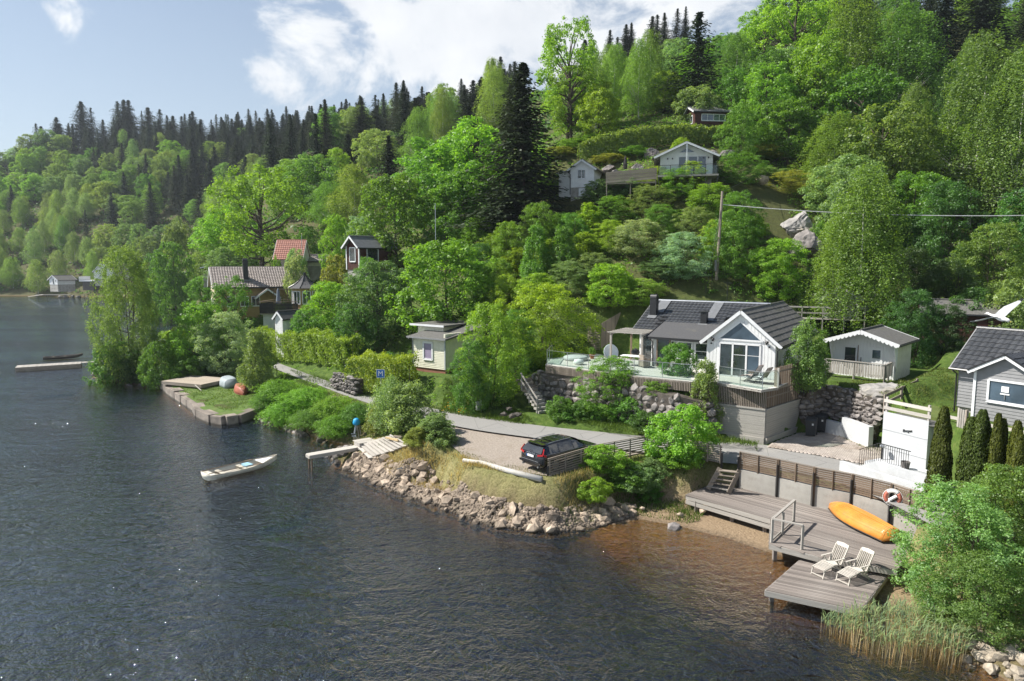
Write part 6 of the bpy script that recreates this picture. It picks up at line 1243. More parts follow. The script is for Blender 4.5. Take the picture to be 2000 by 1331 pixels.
    MB().bar((-2.40, -.80, .52), (-2.40, .80, .52), .06, .10).build('bumper', paint, t); MB().bar((-2.405, -.62, .62), (-2.405, .62, .62), .02, .02).build('bumper_trim', ALU, t)
    MB().tube([(-1.55, .0, 1.47), (-1.62, .0, 1.56)], [.03, .012], 6).build('roof_aerial', paint, t); MB().bar((-2.275, -.05, 1.09), (-2.22, .30, 1.12), .02, .025).build('wiper', DTRIM, t)
    if plate:
        MB().box(-2.392, -2.372, -.26, .26, .80, .915).build('number_plate', WHITE, t); MB().box(-2.396, -2.371, .215, .262, .80, .915).build('plate_band', mat('plate_blue', (.02, .12, .5), None, 5, .4), t)
        tx = text(t, 'V O L V O', .135, (-2.352, 0, .985), (R(90 - 20), 0, R(-90)), ALU, 'badge_lettering', .004)
    else: MB().box(-2.392, -2.372, -.26, .26, .80, .915).build('number_plate', WHITE, t)
    return t
ca, cb = W(1031, 923, 2.0), W(1168, 884, 2.0)
estate_car('black estate car parked on the gravel behind the slatted fence', (2.75, 36.5, 2.0), math.atan2(2.75, 3.55) + .06, BLK)
sv = D(328, 672, 82); estate_car('silver car glimpsed between bushes left of the lane', (sv.x, sv.y, ground(sv.x, sv.y)), R(100), mat('silver_car_paint', (.50, .56, .62), None, 2, .25, spec=.6, coat=.4), False)
# ---------------------------------------------------------------- terrace furniture
LP = lambda x, y, z=0.0: Vector((13.0 + .823 * x + .568 * y, 45.15 - .568 * x + .823 * y, z))
def lounger(label, p, rz, cl):
    t = thing('rocking_lounger', label, 'lounger', p, rz, 'rocking loungers on the terrace corner')
    for y in (-.3, .3):
        MB().tube([(-.55, y, .06), (-.2, y, .01), (.2, y, .01), (.6, y, .08)], .016, 5).build('rocker', DTRIM, t); MB().tube([(-.75, y, .28), (-.1, y, .42), (.2, y, .36), (.62, y, 1.05)], .016, 5).build('frame', DTRIM, t); MB().tube([(-.3, y, .04), (.25, y, .60), (-.25, y, .58)], .016, 5).build('armrest', DTRIM, t)
    MB().grid([[(x, y, z + .01) for y in (-.28, 0, .28)] for x, z in ((-.78, .27), (-.4, .36), (-.08, .43), (.2, .37), (.4, .68), (.64, 1.08))]).build('seat_fabric', mat('grey_mesh_fabric', (.36, .34, .33), None, 5, .9), t, True)
    MB().grid([[(x, y, z + .035 + .012 * math.sin(y * 30)) for y in (-.30, -.1, .1, .30)] for x, z in cl[1]]).build('blanket', cl[0], t, True); return t
lz = LP(3.35, -1.45, Z0); BL1 = mat('striped_blanket', (.52, .27, .25), (.66, .60, .56), 14, .95, .01, 30, (1, .1, .1)); 
lounger('rocking lounger with faded red striped blanket on the terrace corner', lz, R(-52), (BL1, ((-.80, .26), (-.35, .38), (-.08, .44), (.18, .37), (.4, .70), (.66, 1.10))))
lounger('rocking lounger with white towel beside the slat screen', LP(4.0, -1.75, Z0), R(-52), (CLOTHW, ((-.85, .08), (-.72, .28), (-.3, .40), (-.05, .44), (.18, .38), (.4, .70))))
tt = thing('side_table', 'small round table with a leafy plant between lounger and glass door', 'table', LP(3.15, -.55, Z0)); MB().lathe([(.02, .44), (.26, .45), (.26, .48), (.02, .48)], 14).build('top', WOODB, tt); MB().tube([(0, 0, 0), (0, 0, .45)], .03, 6).build('stem', DTRIM, tt)
dsh = thing('wire_dish', 'round white dish shaped garden seat left of the pergola post', 'garden seat', LP(-8.0, 1.6, Z0), R(20)); b = MB(); b.lathe([(.01, .0), (.28, .05), (.50, .16), (.62, .32), (.58, .33), (.46, .2), (.2, .1), (.01, .06)], 20); b.build('dish', mat('pale_blue_plastic', (.55, .62, .68), (.48, .55, .6), 4, .5), dsh, True, loc=(0, 0, .62), rot=(R(75), 0, 0)); [beam('leg', (x, .25, 0), (x * .5, .05, .5), .04, .04, STEEL, dsh) for x in (-.35, .35)]
gr = thing('kettle_grill', 'black kettle grill under the pergola', 'grill', LP(-6.0, 1.9, Z0)); MB().lathe([(.02, .55), (.24, .60), (.33, .75), (.33, .80), (.26, .96), (.05, 1.05), (.02, 1.05)], 16).build('kettle', DTRIM, gr, True); [MB().tube([(math.cos(a) * .34, math.sin(a) * .34, 0), (math.cos(a) * .18, math.sin(a) * .18, .62)], .018, 5).build('leg', STEEL, gr) for a in (0, 2.1, 4.2)]; MB().tube([(-.06, 0, 1.08), (.06, 0, 1.08)], .025, 6).build('lid_handle', STEEL, gr)
tbn = thing('garden_table', 'white garden table behind the glass rail under the pergola', 'table', LP(-5.6, .4, Z0), R(-30)); MB().box(-.75, .75, -.4, .4, .70, .74).build('top', CLOTHW, tbn); [beam('leg', (x, y, 0), (x, y, .7), .05, .05, WOODG, tbn) for x in (-.65, .65) for y in (-.32, .32)]
wch = thing('wicker_chair', 'dark wicker chair at the right end of the garden table', 'chair', LP(-4.5, .2, Z0), R(200)); MB().box(-.28, .28, -.28, .28, .1, .42).build('seat', WOODD, wch); MB().box(.20, .30, -.30, .30, .42, .90).build('backrest', WOODD, wch); [MB().box(-.28, .2, y - .05, y + .05, .42, .62).build('armrest', WOODD, wch) for y in (-.27, .27)]
pf = thing('pouf', 'white round pouf lying on the left end of the terrace', 'pouf', LP(-9.0, -1.3, Z0)); MB().lathe([(.02, 0), (.30, .03), (.40, .18), (.32, .36), (.05, .42)], 16).build('cushion', CLOTHW, pf, True)
cvr = thing('covered_tub', 'low pale covered tub at the left corner of the terrace', 'tub', LP(-10.3, .6, Z0), R(0)); MB().lathe([(.9, 0), (.95, .25), (.8, .32), (.02, .36)], 20).build('cover', mat('pale_cover', (.50, .51, .50), (.42, .43, .42), 3, .8, .02, 8), cvr, True)
for i, (x, y, lab) in enumerate([(-8.9, 3.0, 'terracotta flower pot by the terrace back edge'), (-9.6, 1.9, 'terracotta pot behind the left glass panels')]):
    ptt = thing('flower_pot', lab, 'pot', LP(x, y, Z0)); MB().lathe([(.13, 0), (.19, .3), (.21, .3), (.21, .36), (.17, .36)], 12).build('pot', mat('terracotta', (.42, .17, .09), (.34, .13, .07), 4, .8), ptt); kq = KIND['bush'][i % 2]; f_ = obj('foliage', kq[2], ptt, (0, 0, .3), None, (.16, .16, .2)); f_.color = (*COL['mid'], 1)
# ---------------------------------------------------------------- gull in flight
gl_ = D(1950, 616, 17); gull = thing('gull', 'white gull gliding with spread wings above the grey house roof', 'bird', gl_, R(-35.6))
FEA = mat('white_plumage', (.70, .69, .67), (.62, .61, .60), 4, .8); GFE = mat('grey_wing', (.50, .51, .53), (.42, .43, .45), 4, .8)
bt, bh = Vector((-.21, .10, .02)), Vector((.25, -.10, -.14)); bx = (bh - bt).normalized(); bz = (Vector((0, -.25, 1)) - bx * bx.dot(Vector((0, -.25, 1)))).normalized(); by = bz.cross(bx)
prof = [(0, .006, .012), (.05, .05, .014), (.12, .045, .03), (.20, .060, .05), (.29, .074, .066), (.36, .068, .062), (.42, .046, .046), (.455, .046, .046), (.49, .034, .036), (.51, .014, .016)]
MB().grid([[bt + bx * x + by * (rw_ * math.cos(a)) + bz * (rh_ * math.sin(a) + (.012 if x > .4 else 0)) for a in np.linspace(0, 2 * math.pi, 13)] for x, rw_, rh_ in prof]).build('body', FEA, gull, True)
MB().tube([bt + bx * .50 + bz * .006, bt + bx * .555 - bz * .006], [.013, .003], 6).build('beak', mat('beak_yellow', (.62, .38, .05), None, 5, .5), gull)
MB().add([bt + bx * .08 - by * .04, bt - bx * .06 - by * .08, bt - bx * .07, bt - bx * .06 + by * .08, bt + bx * .08 + by * .04, bt + bx * .08 + bz * .02, bt + bx * .03 - bz * .02], [(0, 1, 2, 5), (5, 2, 3, 4), (0, 6, 2, 1), (6, 4, 3, 2)]).build('tail', FEA, gull)
for sec in ([((.02, .02, -.03), .22), ((.10, .12, .07), .21), ((.19, .25, .17), .20), ((.30, .37, .25), .15), ((.41, .46, .34), .08), ((.485, .52, .405), .02)],
            [((-.02, -.03, -.05), .22), ((-.13, -.13, -.06), .20), ((-.25, -.24, -.09), .17), ((-.38, -.30, -.13), .12), ((-.49, -.34, -.155), .07), ((-.56, -.36, -.165), .02)]):
    rows = []
    for p, c in sec:
        p = Vector(p); cv = bx if sec[-1][0][0] > 0 else Vector((.62, -.35, .42)).lerp(bx, max(0, 1 + p.x * 6)).normalized(); f_ = p + cv * c * .5; r_ = p - cv * c * .55; rows.append([f_, p + cv * c * .1 + bz * .016, r_, p + cv * c * .1 - bz * .008, f_])
    w_ = MB().grid(rows).build('wing', GFE, gull, True); MB().grid([[q + bz * (.003 if k_ in (0, 1, 2, 4) else -.003) for k_, q in enumerate(r)] for r in rows[4:]]).build('wing_tip', DTRIM, w_, True)
for sg in (-1, 1): MB().lathe([(.001, 0), (.006, .004), (.001, .008)], 6).build('eye', DTRIM, gull, loc=bt + bx * .48 + by * sg * .033 + bz * .02)
# ---------------------------------------------------------------- single trees and bushes
at('willow', 238, 476, 74, 132, (.075, .118, .026), 'tall egg shaped olive willow on the point beside the long dock')
at('bush', 222, 668, 72, 85, 'deep', 'dark green bush under the left side of the tall willow')
at('bush', 305, 668, 70, 75, 'mid', 'mid green bush at the water between tall willow and quay')
at('bush', 262, 690, 72, 60, 'dark', 'low dark bush below the trunk of the tall willow')
at('maple', 385, 585, 74, 110, 'bright', 'bright green maple standing behind the wooden platform on the quay')
at('alder', 440, 605, 73, 105, 'silver', 'silver leaved bush left of the lane end', cat='bush')
at('upright', 500, 640, 63.5, 75, 'sage', 'pale green shrub tree behind the upturned red boat')
at('bush', 420, 690, 74, 80, 'deep', 'dark green bush behind the upturned grey boat')
at('bush', 345, 640, 76, 60, 'lime', 'yellow green shrub beside the parked silver car')
at('bush', 360, 700, 70, 60, 'mid', 'bush with bare stem behind the wooden platform')
for u, vt, Y, wp, c in [(545, 742, 57, 100, 'bright'), (600, 758, 54.5, 105, 'bright'), (655, 776, 51.5, 100, 'bright'), (700, 788, 49.5, 85, 'mid')]:
    at('sprig', u, vt, Y, wp, c, 'low feathery spirea bush on the bank above the dark shore stones', group='spirea bushes on the bank below the lane')
for u, vt, Y, wp, c in [(555, 785, 53.5, 90, 'bright'), (612, 798, 51, 95, 'mid'), (655, 812, 48.8, 80, 'bright')]:
    at('sprig', u, vt, Y, wp, c, 'low feathery spirea bush on the bank above the dark shore stones', group='spirea bushes on the bank below the lane')
at('sprig', 520, 765, 56, 60, 'mid', 'small spirea bush at the left end of the bank beside quay block')
at('upright', 802, 738, 43.5, 118, (.115, .155, .05), 'grey green goat willow bush in front of the blue sign', sink=.3)
at('upright', 745, 770, 45.5, 80, 'olive', 'slender olive bush just left of the big goat willow')
at('sprig', 765, 742, 44.3, 85, (.10, .15, .05), 'loose willow bush rising between the blue sign and the plank ramp', cat='bush', name='willow_bush')
at('upright', 850, 805, 41, 110, (.11, .155, .045), 'rounded willow bush at the left edge of the gravel lot')
at('upright', 815, 830, 40.2, 70, 'olive', 'small olive bush at foot of the willow bushes beside the ramp')
at('alder', 957, 585, 50, 128, 'bright', 'big bright green bush at the bend of the lane, left of wooden stairs', hmin=4)
at('alder', 925, 660, 48.6, 90, 'mid', 'green bush hanging over the verge beside the grey bin')
at('alder', 1065, 548, 56, 175, 'lime', 'yellow green spreading bush above the wooden stairs')
at('alder', 1010, 600, 54, 100, 'mid', 'green bush between stairs and cream cabin')
at('alder', 1195, 690, 45.6, 125, 'bright', 'bright green bush growing up in front of the terrace wall', hmin=3)
at('bush', 1230, 770, 44.2, 80, 'mid', 'dark green shrub at the foot of stone wall under the terrace')
at('bush', 1283, 738, 43.6, 65, 'mid', 'narrow leafy shrub climbing the stone wall middle')
at('bush', 1268, 800, 42.6, 80, 'deep', 'shaded low shrub at base of the stone wall near boulder')
at('bush', 1325, 676, 44.8, 74, 'mid', 'small round tree growing up through the terrace boards', base=5.5, hmin=2.2)
at('upright', 1380, 698, 41.8, 80, (.10, .16, .045), 'light green shrub above the mossy boulder')
at('bush', 1330, 815, 37.2, 140, 'bright', 'bright bush beside the lane in front of the slatted fence', hmin=3)
at('bush', 1335, 880, 36.3, 95, 'bright', 'lower bright bush at the top of the deck stairs')
at('upright', 1578, 622, 42.6, 88, (.095, .15, .035), 'slim young tree right of the striped terrace screen', base=5.0)
for u, vt, wp in [(1095, 770, 60), (1140, 778, 55), (1175, 785, 45), (1120, 790, 60)]:
    at('bush', u, vt, 45.6 + (1095 - u) * .01, wp, 'mid', 'fern like green plant under the terrace stone wall', hmin=.9, group='ferns below the terrace stone wall', name='fern', cat='fern')
for u, vt, Y, wp, c in [(1180, 890, 34.6, 70, 'bright'), (1225, 905, 34.0, 80, 'mid'), (1160, 930, 33.4, 55, 'lime'), (1210, 935, 33.2, 70, 'bright'), (1250, 910, 34.4, 70, 'sage'), (1280, 925, 34.6, 60, 'sage'), (1262, 950, 33.6, 50, 'mid')]:
    p_ = WG(u, vt + 22); plant('bush', p_.x, p_.y, p_.z, random.uniform(.8, 1.4), 1.35 * wp * p_.y / FPX, c, 'leafy weed clump on the bank below the slatted fence', group='weed clumps below the slatted fence', name='weed_clump', cat='plant')
for j, (u, vt, Y, wp, l) in enumerate([(1845, 788, 29.6, 52, 'leftmost'), (1911, 793, 28.6, 60, 'second from left'), (1957, 802, 27.6, 44, 'third from left'), (1992, 818, 26.9, 50, 'rightmost')]):
    at('thuja', u, vt, Y, wp, 'thuja', l + ' of the clipped thuja columns beside the white wall', base=2.5, group='thuja columns beside the white wall')
at('alder', 1885, 915, 23.8, 240, (.10, .17, .045), 'large small leaved alder bush hanging over the deck end', base=.8, sink=.5)
at('alder', 1972, 885, 24.8, 200, (.075, .14, .032), 'alder bush at the right edge in front of the thuja columns', base=1.2, sink=.5)
at('alder', 1930, 1060, 21.8, 190, (.08, .145, .035), 'alder bush low over the pale shore stones', base=.8, sink=.4)
# hedges: rows of clipped leaf blocks, each hedge one thing
def hedge(label, pts, hts, wd, colr, leaf=.16, dens=230, cat='hedge'):
    g = np.random.default_rng(int(abs(pts[0][0]) * 100)); Ps = []; Ns = []; o = Vector(pts[0]); o.z = 0
    for i in range(len(pts) - 1):
        a, b = Vector(pts[i]), Vector(pts[i + 1]); L = (b - a).length; n = int(L * (wd + 2 * max(hts)) * dens)
        s = g.random(n); q = g.random(n); h = hts[i] + (hts[i + 1] - hts[i]) * s; per = wd + 2 * h; t = q * per
        dx = (b - a).normalized(); sd = np.array([-dx.y, dx.x, 0])
        off = np.where(t < h, -wd / 2, np.where(t < h + wd, t - h - wd / 2, wd / 2)); zz = np.where(t < h, t, np.where(t < h + wd, h, per - t))
        out = np.where((t < h)[:, None], -sd, np.where((t < h + wd)[:, None], np.array([0, 0, 1.0]), sd))
        base = np.array(a)[None] + np.array(b - a)[None] * s[:, None]
        bul = (.20 * np.sin(s * L * 1.3 + zz * 2 + off) + .15 * np.sin(s * L * 3.7 + zz * 3.1 + off * 3) + .08 * np.sin(s * L * 9 + zz * 7))
        Ps.append(base + sd * off[:, None] + np.array([0, 0, 1]) * zz[:, None] + out * (bul + g.normal(0, .12, n) - .1)[:, None]); Ns.append(out + g.normal(0, .55, (n, 3)) + [0, 0, .25])
    P = np.vstack(Ps) - np.array(o); me = crown_mesh('hedge_foliage', P, np.vstack(Ns), leaf, LEAF, g, shade=.5 + .12 * np.sin(P[:, 0] * 3) * np.sin(P[:, 2] * 4))
    h = thing('hedge', label, cat, o); f = obj('foliage', me, h); f.color = (*(COL[colr] if isinstance(colr, str) else colr), 1)
    b = MB()
    for p in dens_pts(pts): b.tube([(p.x - o.x, p.y - o.y, p.z - .3), (p.x - o.x, p.y - o.y, p.z + min(hts) * .8)], [.04, .02], 5)
    b.build('stem', BARK, h); return h
def dens_pts(pts): return [Vector(a).lerp(Vector(b), k / 4) for a, b in zip(pts[:-1], pts[1:]) for k in range(5)]
def G(u, v, Y, z=None): p = D(u, v, Y); return Vector((p.x, p.y, ground(p.x, p.y) if z is None else z))
hedge('long clipped beech hedge along the upper side of the lane', [G(505, 690, 80), G(560, 703, 74), G(625, 715, 68.5), G(690, 727, 64)], [2.9, 2.9, 2.9, 2.8], 1.9, (.24, .36, .035))
hedge('square yellow green hedge block beside the cream cabin', [G(695, 745, 57.2), G(800, 745, 54.6)], [2.9, 2.7], 2.6, (.27, .36, .026))
hedge('dark rounded hedge behind the yellow green hedge block', [G(690, 690, 62), G(770, 690, 60)], [1.6, 1.6], 1.6, 'deep')
hedge('low trimmed hedge below the black balcony', [G(485, 650, 80), G(535, 650, 78)], [1.3, 1.3], 1.6, 'bright')
hedge('clipped yellow green hedge behind the parked silver car', [G(318, 640, 82), G(345, 640, 80)], [2.4, 2.4], 1.5, 'lime')
hedge('long hillside hedge below the red cabin', [G(1130, 300, 87), G(1200, 290, 87), G(1290, 275, 88), G(1440, 262, 89)], [2.2, 2.6, 2.2, 2.0], 2.4, (.19, .28, .055), .28, 90)
# ---------------------------------------------------------------- woods on the hillsides
CW_ = dict(bright='bright green', mid='mid green', sage='grey green', lime='yellow green', deep='deep green', birch='fresh green', birchy='light green', olive='olive', spruce='blackish green', spruceb='bluish dark')
M_ = lambda u, vt, Y, w, k, c, l, **kw: at(k, u, vt, Y, w, c, l, **kw)
M_(1022, 118, 79, 225, 'spruce', 'spruce', 'huge dark spruce in the middle of the hillside')
M_(770, 335, 86, 150, 'maple', 'mid', 'broad green maple left of the maple cluster above the brown cabin')
M_(850, 268, 92, 190, 'maple', 'mid', 'tallest broad maple behind the second flagpole')
M_(925, 232, 89, 160, 'maple', 'bright', 'bright maple touching the huge dark spruce on its left')
M_(900, 330, 84, 150, 'maple', 'mid', 'lower maple just right of the flagpole beside huge spruce')
M_(500, 318, 112, 175, 'oak', 'lime', 'yellow green open oak above the yellow house')
M_(690, 318, 118, 105, 'birch', 'birchy', 'weeping birch above the red tiled roof, right one')
M_(640, 352, 122, 95, 'birch', 'birch', 'weeping birch above the red tiled roof, left one')
M_(655, 288, 150, 60, 'maple', 'lime', 'small yellow maple glowing on the wooded slope above the birches')
M_(1110, 30, 98, 135, 'oak', 'bright', 'tall open crowned oak standing up on the skyline left of birches')
M_(1115, 130, 96, 130, 'oak', 'bright', 'lower spreading oak under the tall skyline oak')
M_(1172, 160, 93, 90, 'maple', 'lime', 'yellow green maple at the foot of the skyline oak')
M_(1200, 85, 110, 75, 'birch', 'birch', 'left one of two slender birches right of skyline oak')
M_(1252, 72, 104, 80, 'birch', 'birch', 'right one of two slender birches with white trunk')
M_(1366, 20, 103, 170, 'spruce', 'spruce', 'big dark skyline spruce behind the red cabin')
M_(1300, 138, 106, 75, 'maple', 'lime', 'lime green maple left of the skyline spruce')
M_(1362, 168, 98, 85, 'bush', 'sage', 'round grey green bush behind the red cabin roof')
M_(1440, 60, 108, 95, 'birch', 'birch', 'tall birch right of the skyline spruce')
M_(1495, 10, 118, 120, 'oak', 'bright', 'loose crowned oak on the skyline right of big spruce')
M_(1560, -30, 112, 150, 'oak', 'lime', 'yellowish oak at the top edge')
M_(1430, 130, 98, 80, 'maple', 'mid', 'green maple beside the red cabin right gable')
M_(1500, 120, 93, 120, 'maple', 'bright', 'tall leafy maple right of the red cabin')
M_(1545, 190, 86, 130, 'maple', 'mid', 'broad maple right of the hillside hedge end')
M_(1600, 60, 96, 150, 'maple', 'bright', 'large bright maple high on the right slope')
M_(1670, -20, 105, 160, 'birch', 'birch', 'great birch at the top of right slope')
M_(1690, 130, 88, 170, 'maple', 'mid', 'broad maple in the middle of right slope')
M_(1770, 0, 100, 180, 'birch', 'deep', 'dark green birch at the top edge of right slope')
M_(1850, -60, 110, 150, 'spruce', 'spruceb', 'dark spruce at the upper right edge')
M_(1930, -80, 112, 150, 'spruce', 'spruceb', 'dark spruce nearest the top right corner')
M_(1640, 215, 79, 150, 'birch', 'birch', 'birch over the big pale boulder')
M_(1730, 200, 77, 180, 'maple', (.09, .15, .035), 'pale maple left of the white birch trunk')
M_(1790, 330, 69, 150, 'maple', 'mid', 'shaded maple above the dark wood edge')
M_(1925, 50, 76, 190, 'birch', (.075, .135, .028), 'giant birch with long white trunk at right')
M_(2000, 90, 72, 180, 'birch', (.07, .13, .028), 'big birch cut by the right edge')
M_(1695, 315, 56.5, 185, 'birch', (.085, .150, .022), 'large birch behind the small white cabin', variant=1)
M_(1640, 420, 58, 110, 'birch', (.09, .155, .022), 'smaller birch hiding the white annex with balcony', variant=2)
M_(1850, 350, 64, 150, 'alder', 'deep', 'dark green thicket tree behind the grey house gull')
M_(1950, 430, 58, 150, 'alder', (.07, .12, .025), 'light leafed tree at right edge above the grey house')
M_(1780, 480, 59, 130, 'alder', 'dark', 'dark thicket behind the small white cabin')
M_(1860, 500, 57, 110, 'alder', 'dark', 'shadowed thicket beside the old red shed')
M_(1790, 560, 50.5, 110, 'alder', 'deep', 'dark bushy tree hiding the left end of the old red shed')
M_(1850, 590, 50.5, 90, 'alder', 'dark', 'low dark tree in front of the old red shed')
M_(1985, 545, 51, 110, 'bush', 'sage', 'greyish bush behind the grey house roof')
M_(1905, 560, 53, 90, 'bush', 'deep', 'deep green bush under the flying gull')
M_(1530, 462, 61, 125, 'alder', 'bright', 'round bright maple sapling left of the white annex')
M_(1245, 425, 67, 120, 'alder', 'silver', 'silvery white beam bush left one on the middle slope')
M_(1335, 450, 63, 115, 'alder', 'silver', 'silvery bush right one beside the power pole')
M_(1385, 355, 70, 110, 'alder', 'bright', 'bright bush left of the power pole top')
M_(1445, 370, 67, 90, 'alder', 'mid', 'green bush right of the power pole')
M_(1440, 295, 76, 95, 'alder', 'mid', 'green tree beside the white hillside house right corner')
M_(1330, 268, 84, 40, 'bush', 'lime', 'small lime bush above the white house gable')
M_(1450, 240, 90, 90, 'bush', 'mid', 'round dark bush at the right end of hillside hedge')
M_(1545, 330, 77, 90, 'alder', 'olive', 'scrubby olive bush above the pale boulder')
M_(1608, 432, 66, 60, 'bush', 'mid', 'green bush covering the right side of the huge pale boulder')
for u, vt in ((8, 296), (34, 288), (58, 262), (92, 252), (120, 262)): M_(u, vt, 378, 46, 'maple', 'sage', 'round treetop at the left end of the far ridge', group='treetops at the left end of the far ridge', hmin=8)
M_(716, 498, 78, 62, 'alder', 'mid', 'leafy tree in front of the brown cabin right wall')
M_(683, 545, 77, 50, 'bush', 'bright', 'bright bush hiding the foot of the brown cabin')
M_(577, 482, 96, 58, 'alder', 'sage', 'grey green tree covering the right half of the red roof')
M_(540, 503, 97, 26, 'bush', 'mid', 'bush at the lower left corner of the red roof')
M_(1595, 520, 60, 70, 'bush', 'sage', 'grey green scrub below the pale boulder')
M_(1190, 510, 61, 110, 'maple', 'bright', 'bright maple with shaded trunk behind the pergola fence', hmin=4)
M_(1250, 540, 61, 110, 'alder', (.10, .17, .025), 'green tree behind the black chimney of the main house')
M_(1300, 500, 63.5, 95, 'alder', 'sage', 'sage green bush below the two silvery bushes')
M_(870, 462, 66, 190, 'maple', 'bright', 'wide bright bush tree right behind the cream cabin', hmin=6)
M_(735, 505, 70, 130, 'maple', (.085, .145, .045), 'grey green tree left of the cream cabin')
M_(695, 590, 67, 80, 'maple', 'deep', 'dark bush behind the long clipped hedge')
M_(640, 545, 77, 85, 'maple', 'bright', 'bright small tree right of the gazebo')
M_(600, 600, 73, 70, 'maple', 'mid', 'green bush covering the white garden shed')
M_(658, 498, 88, 65, 'bush', 'olive', 'olive round bush under the brown cabin')
M_(655, 415, 100, 60, 'maple', 'bright', 'bright tree behind the first flagpole')
M_(700, 420, 104, 70, 'maple', 'silver', 'pale leafed tree left of the brown cabin roof')
M_(450, 535, 83, 85, 'oak', 'mid', 'gnarled fruit tree in front of the yellow house')
M_(575, 500, 92, 45, 'bush', 'silver', 'pale lilac at the end of yellow house roof')
M_(545, 595, 86, 40, 'bush', 'lime', 'yellow green bush beside the folded parasol')
M_(380, 610, 100, 70, 'bush', 'sage', 'lilac bush left of the yellow house')
M_(395, 540, 122, 60, 'bush', 'mid', 'shrub below the far brown roof edge')
M_(450, 480, 118, 90, 'maple', 'sage', 'grey green tree behind the ridge of yellow house')
M_(600, 440, 110, 50, 'maple', 'mid', 'green tree between red roof and flagpole')
M_(865, 170, 150, 65, 'birch', 'birchy', 'tall loose birch on the skyline left of pine')
M_(968, 128, 150, 90, 'birch', 'birchy', 'loose birch on the skyline above the maples')
M_(912, 172, 175, 45, 'thin_spruce', 'spruceb', 'lone thin spruce between the two skyline birches')
M_(345, 430, 165, 70, 'maple', 'sage', 'tree above the far white canoe')
M_(335, 470, 150, 80, 'maple', 'mid', 'round green tree at the head of the bay')
M_(300, 490, 160, 60, 'maple', 'deep', 'darker round tree at the head of the bay')
for u, vt, Y, w in [(975, 445, 76, 75), (1045, 430, 75, 80), (1100, 420, 74, 75), (1150, 400, 73, 75), (1200, 390, 73, 75), (1270, 380, 72, 75), (1320, 375, 73, 70), (1010, 490, 70, 75), (1080, 480, 69, 80), (1140, 470, 68, 80), (1190, 455, 69, 70), (1290, 420, 69, 70),
                    (990, 530, 64, 70), (1050, 535, 63, 70), (1110, 530, 63, 75), (1160, 500, 64, 70), (940, 500, 70, 70), (1360, 400, 67, 70), (1400, 430, 65, 60), (1230, 360, 76, 70), (1170, 365, 77, 60), (1280, 348, 74.5, 60), (1350, 345, 73.5, 60)]:
    M_(u, vt + random.uniform(-8, 8), Y, w * 1.15, random.choice(['alder', 'alder', 'upright', 'maple']), (c_ := random.choice(['bright', 'mid', 'sage', 'lime', 'birch'])), CW_[c_] + ' broadleaf tree in the ' + ('middle' if u < 1050 else 'centre right') + ' of the thicket below the hillside houses', group='thicket trees below the hillside houses', hmin=3)
for u, vt, Y, w in [(1120, 270, 92, 60), (1090, 300, 90, 60), (1160, 262, 92, 60), (1240, 300, 85.5, 60), (1190, 310, 85, 60), (1130, 330, 84, 50), (1480, 280, 86, 70), (1500, 330, 80, 60), (1470, 420, 68, 60), (1490, 480, 65, 60), (1080, 350, 84, 60)]:
    M_(u, vt, Y, w * 1.1, 'bush', (c_ := random.choice(['bright', 'mid', 'sage', 'olive'])), CW_[c_] + ' bush on the open slope around the hillside houses', group='bushes around the hillside houses', hmin=1.2)
# forest filling: sampled on the ground, kept clear of buildings and open ground
CLEAR = [(-2, 52, 9), (12, 52, 13), (25, 75, 9), (9, 80, 7), (27, 95, 8), (24, 44, 9), (30, 33, 12), (-6, 60, 8), (-33, 90, 13), (-22, 94, 9), (-23, 58, 14), (-20, 66, 10), (15, 30, 14), (-30, 75, 12), (-36, 112, 6), (32, 62, 5)]
def forest(n, box, sp, pick, group_label, hr, seed, vis=True, thr=None):
    g = random.Random(seed); got = 0; tries = 0
    while got < n and tries < n * 110:
        tries += 1; x = g.uniform(box[0], box[1]); y = g.uniform(box[2], box[3])
        if abs(x) / y > .80 or shore_dist(np.array([[x, y]]))[0] < 1.5: continue
        if any((x - cx) ** 2 + (y - cy) ** 2 < r * r for cx, cy, r in CLEAR): continue
        if any((x - tx) ** 2 + (y - ty) ** 2 < (sp * .5 + tw * .30) ** 2 for tx, ty, tw in TREES): continue
        z = ground(x, y); k, c, (h0, h1), (w0, w1) = pick(g, x, y, z); h = g.uniform(h0, h1)
        u = 1000 + FPX * x / y; v = 510 - FPX * (z + h - CAM_H) / y
        if thr and not thr(u, v, x, y, z): continue
        lab, grp = group_label(k, c); lab = lab.replace('@', CW_.get(c, 'green')).replace('#', ('left' if u < 350 else 'centre left' if u < 700 else 'middle' if u < 1050 else 'centre right' if u < 1500 else 'right')); plant(k, x, y, z, h, g.uniform(w0, w1), c, lab, grp); got += 1
    return got
def pick_far(g, x, y, z):
    dark = (z > 30 + 8 * math.sin(x * .05)) and x > -150 + 6 * math.sin(y) or (z > 62)
    n = math.sin(x * .06 + 1) + math.sin(y * .05 + x * .03)
    if dark and g.random() < .80: return ('spruce', g.choice(['spruce', 'spruceb']), (10, 21), (8, 12))
    if g.random() < .07: return ('spruce', 'spruceb', (14, 20), (7, 9))
    if n > .1: return ('birch', g.choice(['birch', 'birchy', 'sage']), (11, 16), (7, 9.5))
    return ('maple', g.choice(['mid', 'sage', 'birch', 'birchy', 'bright']), (9, 14), (9, 12))
def lab_far(k, c):
    if k == 'spruce': return '@ spruce in the # part of the far ridge stand', 'spruces of the far ridge'
    if k == 'birch': return 'tall @ birch in the # part of the far wooded slope', 'birches of the far wooded slope'
    return 'round @ broadleaf tree in the # part of the far wooded slope', 'broadleaf trees of the far wooded slope'
r1 = forest(170, (-300, -95, 252, 385), 6.5, pick_far, lab_far, None, 1, thr=lambda u, v, x, y, z: z < 74 and u < 520)
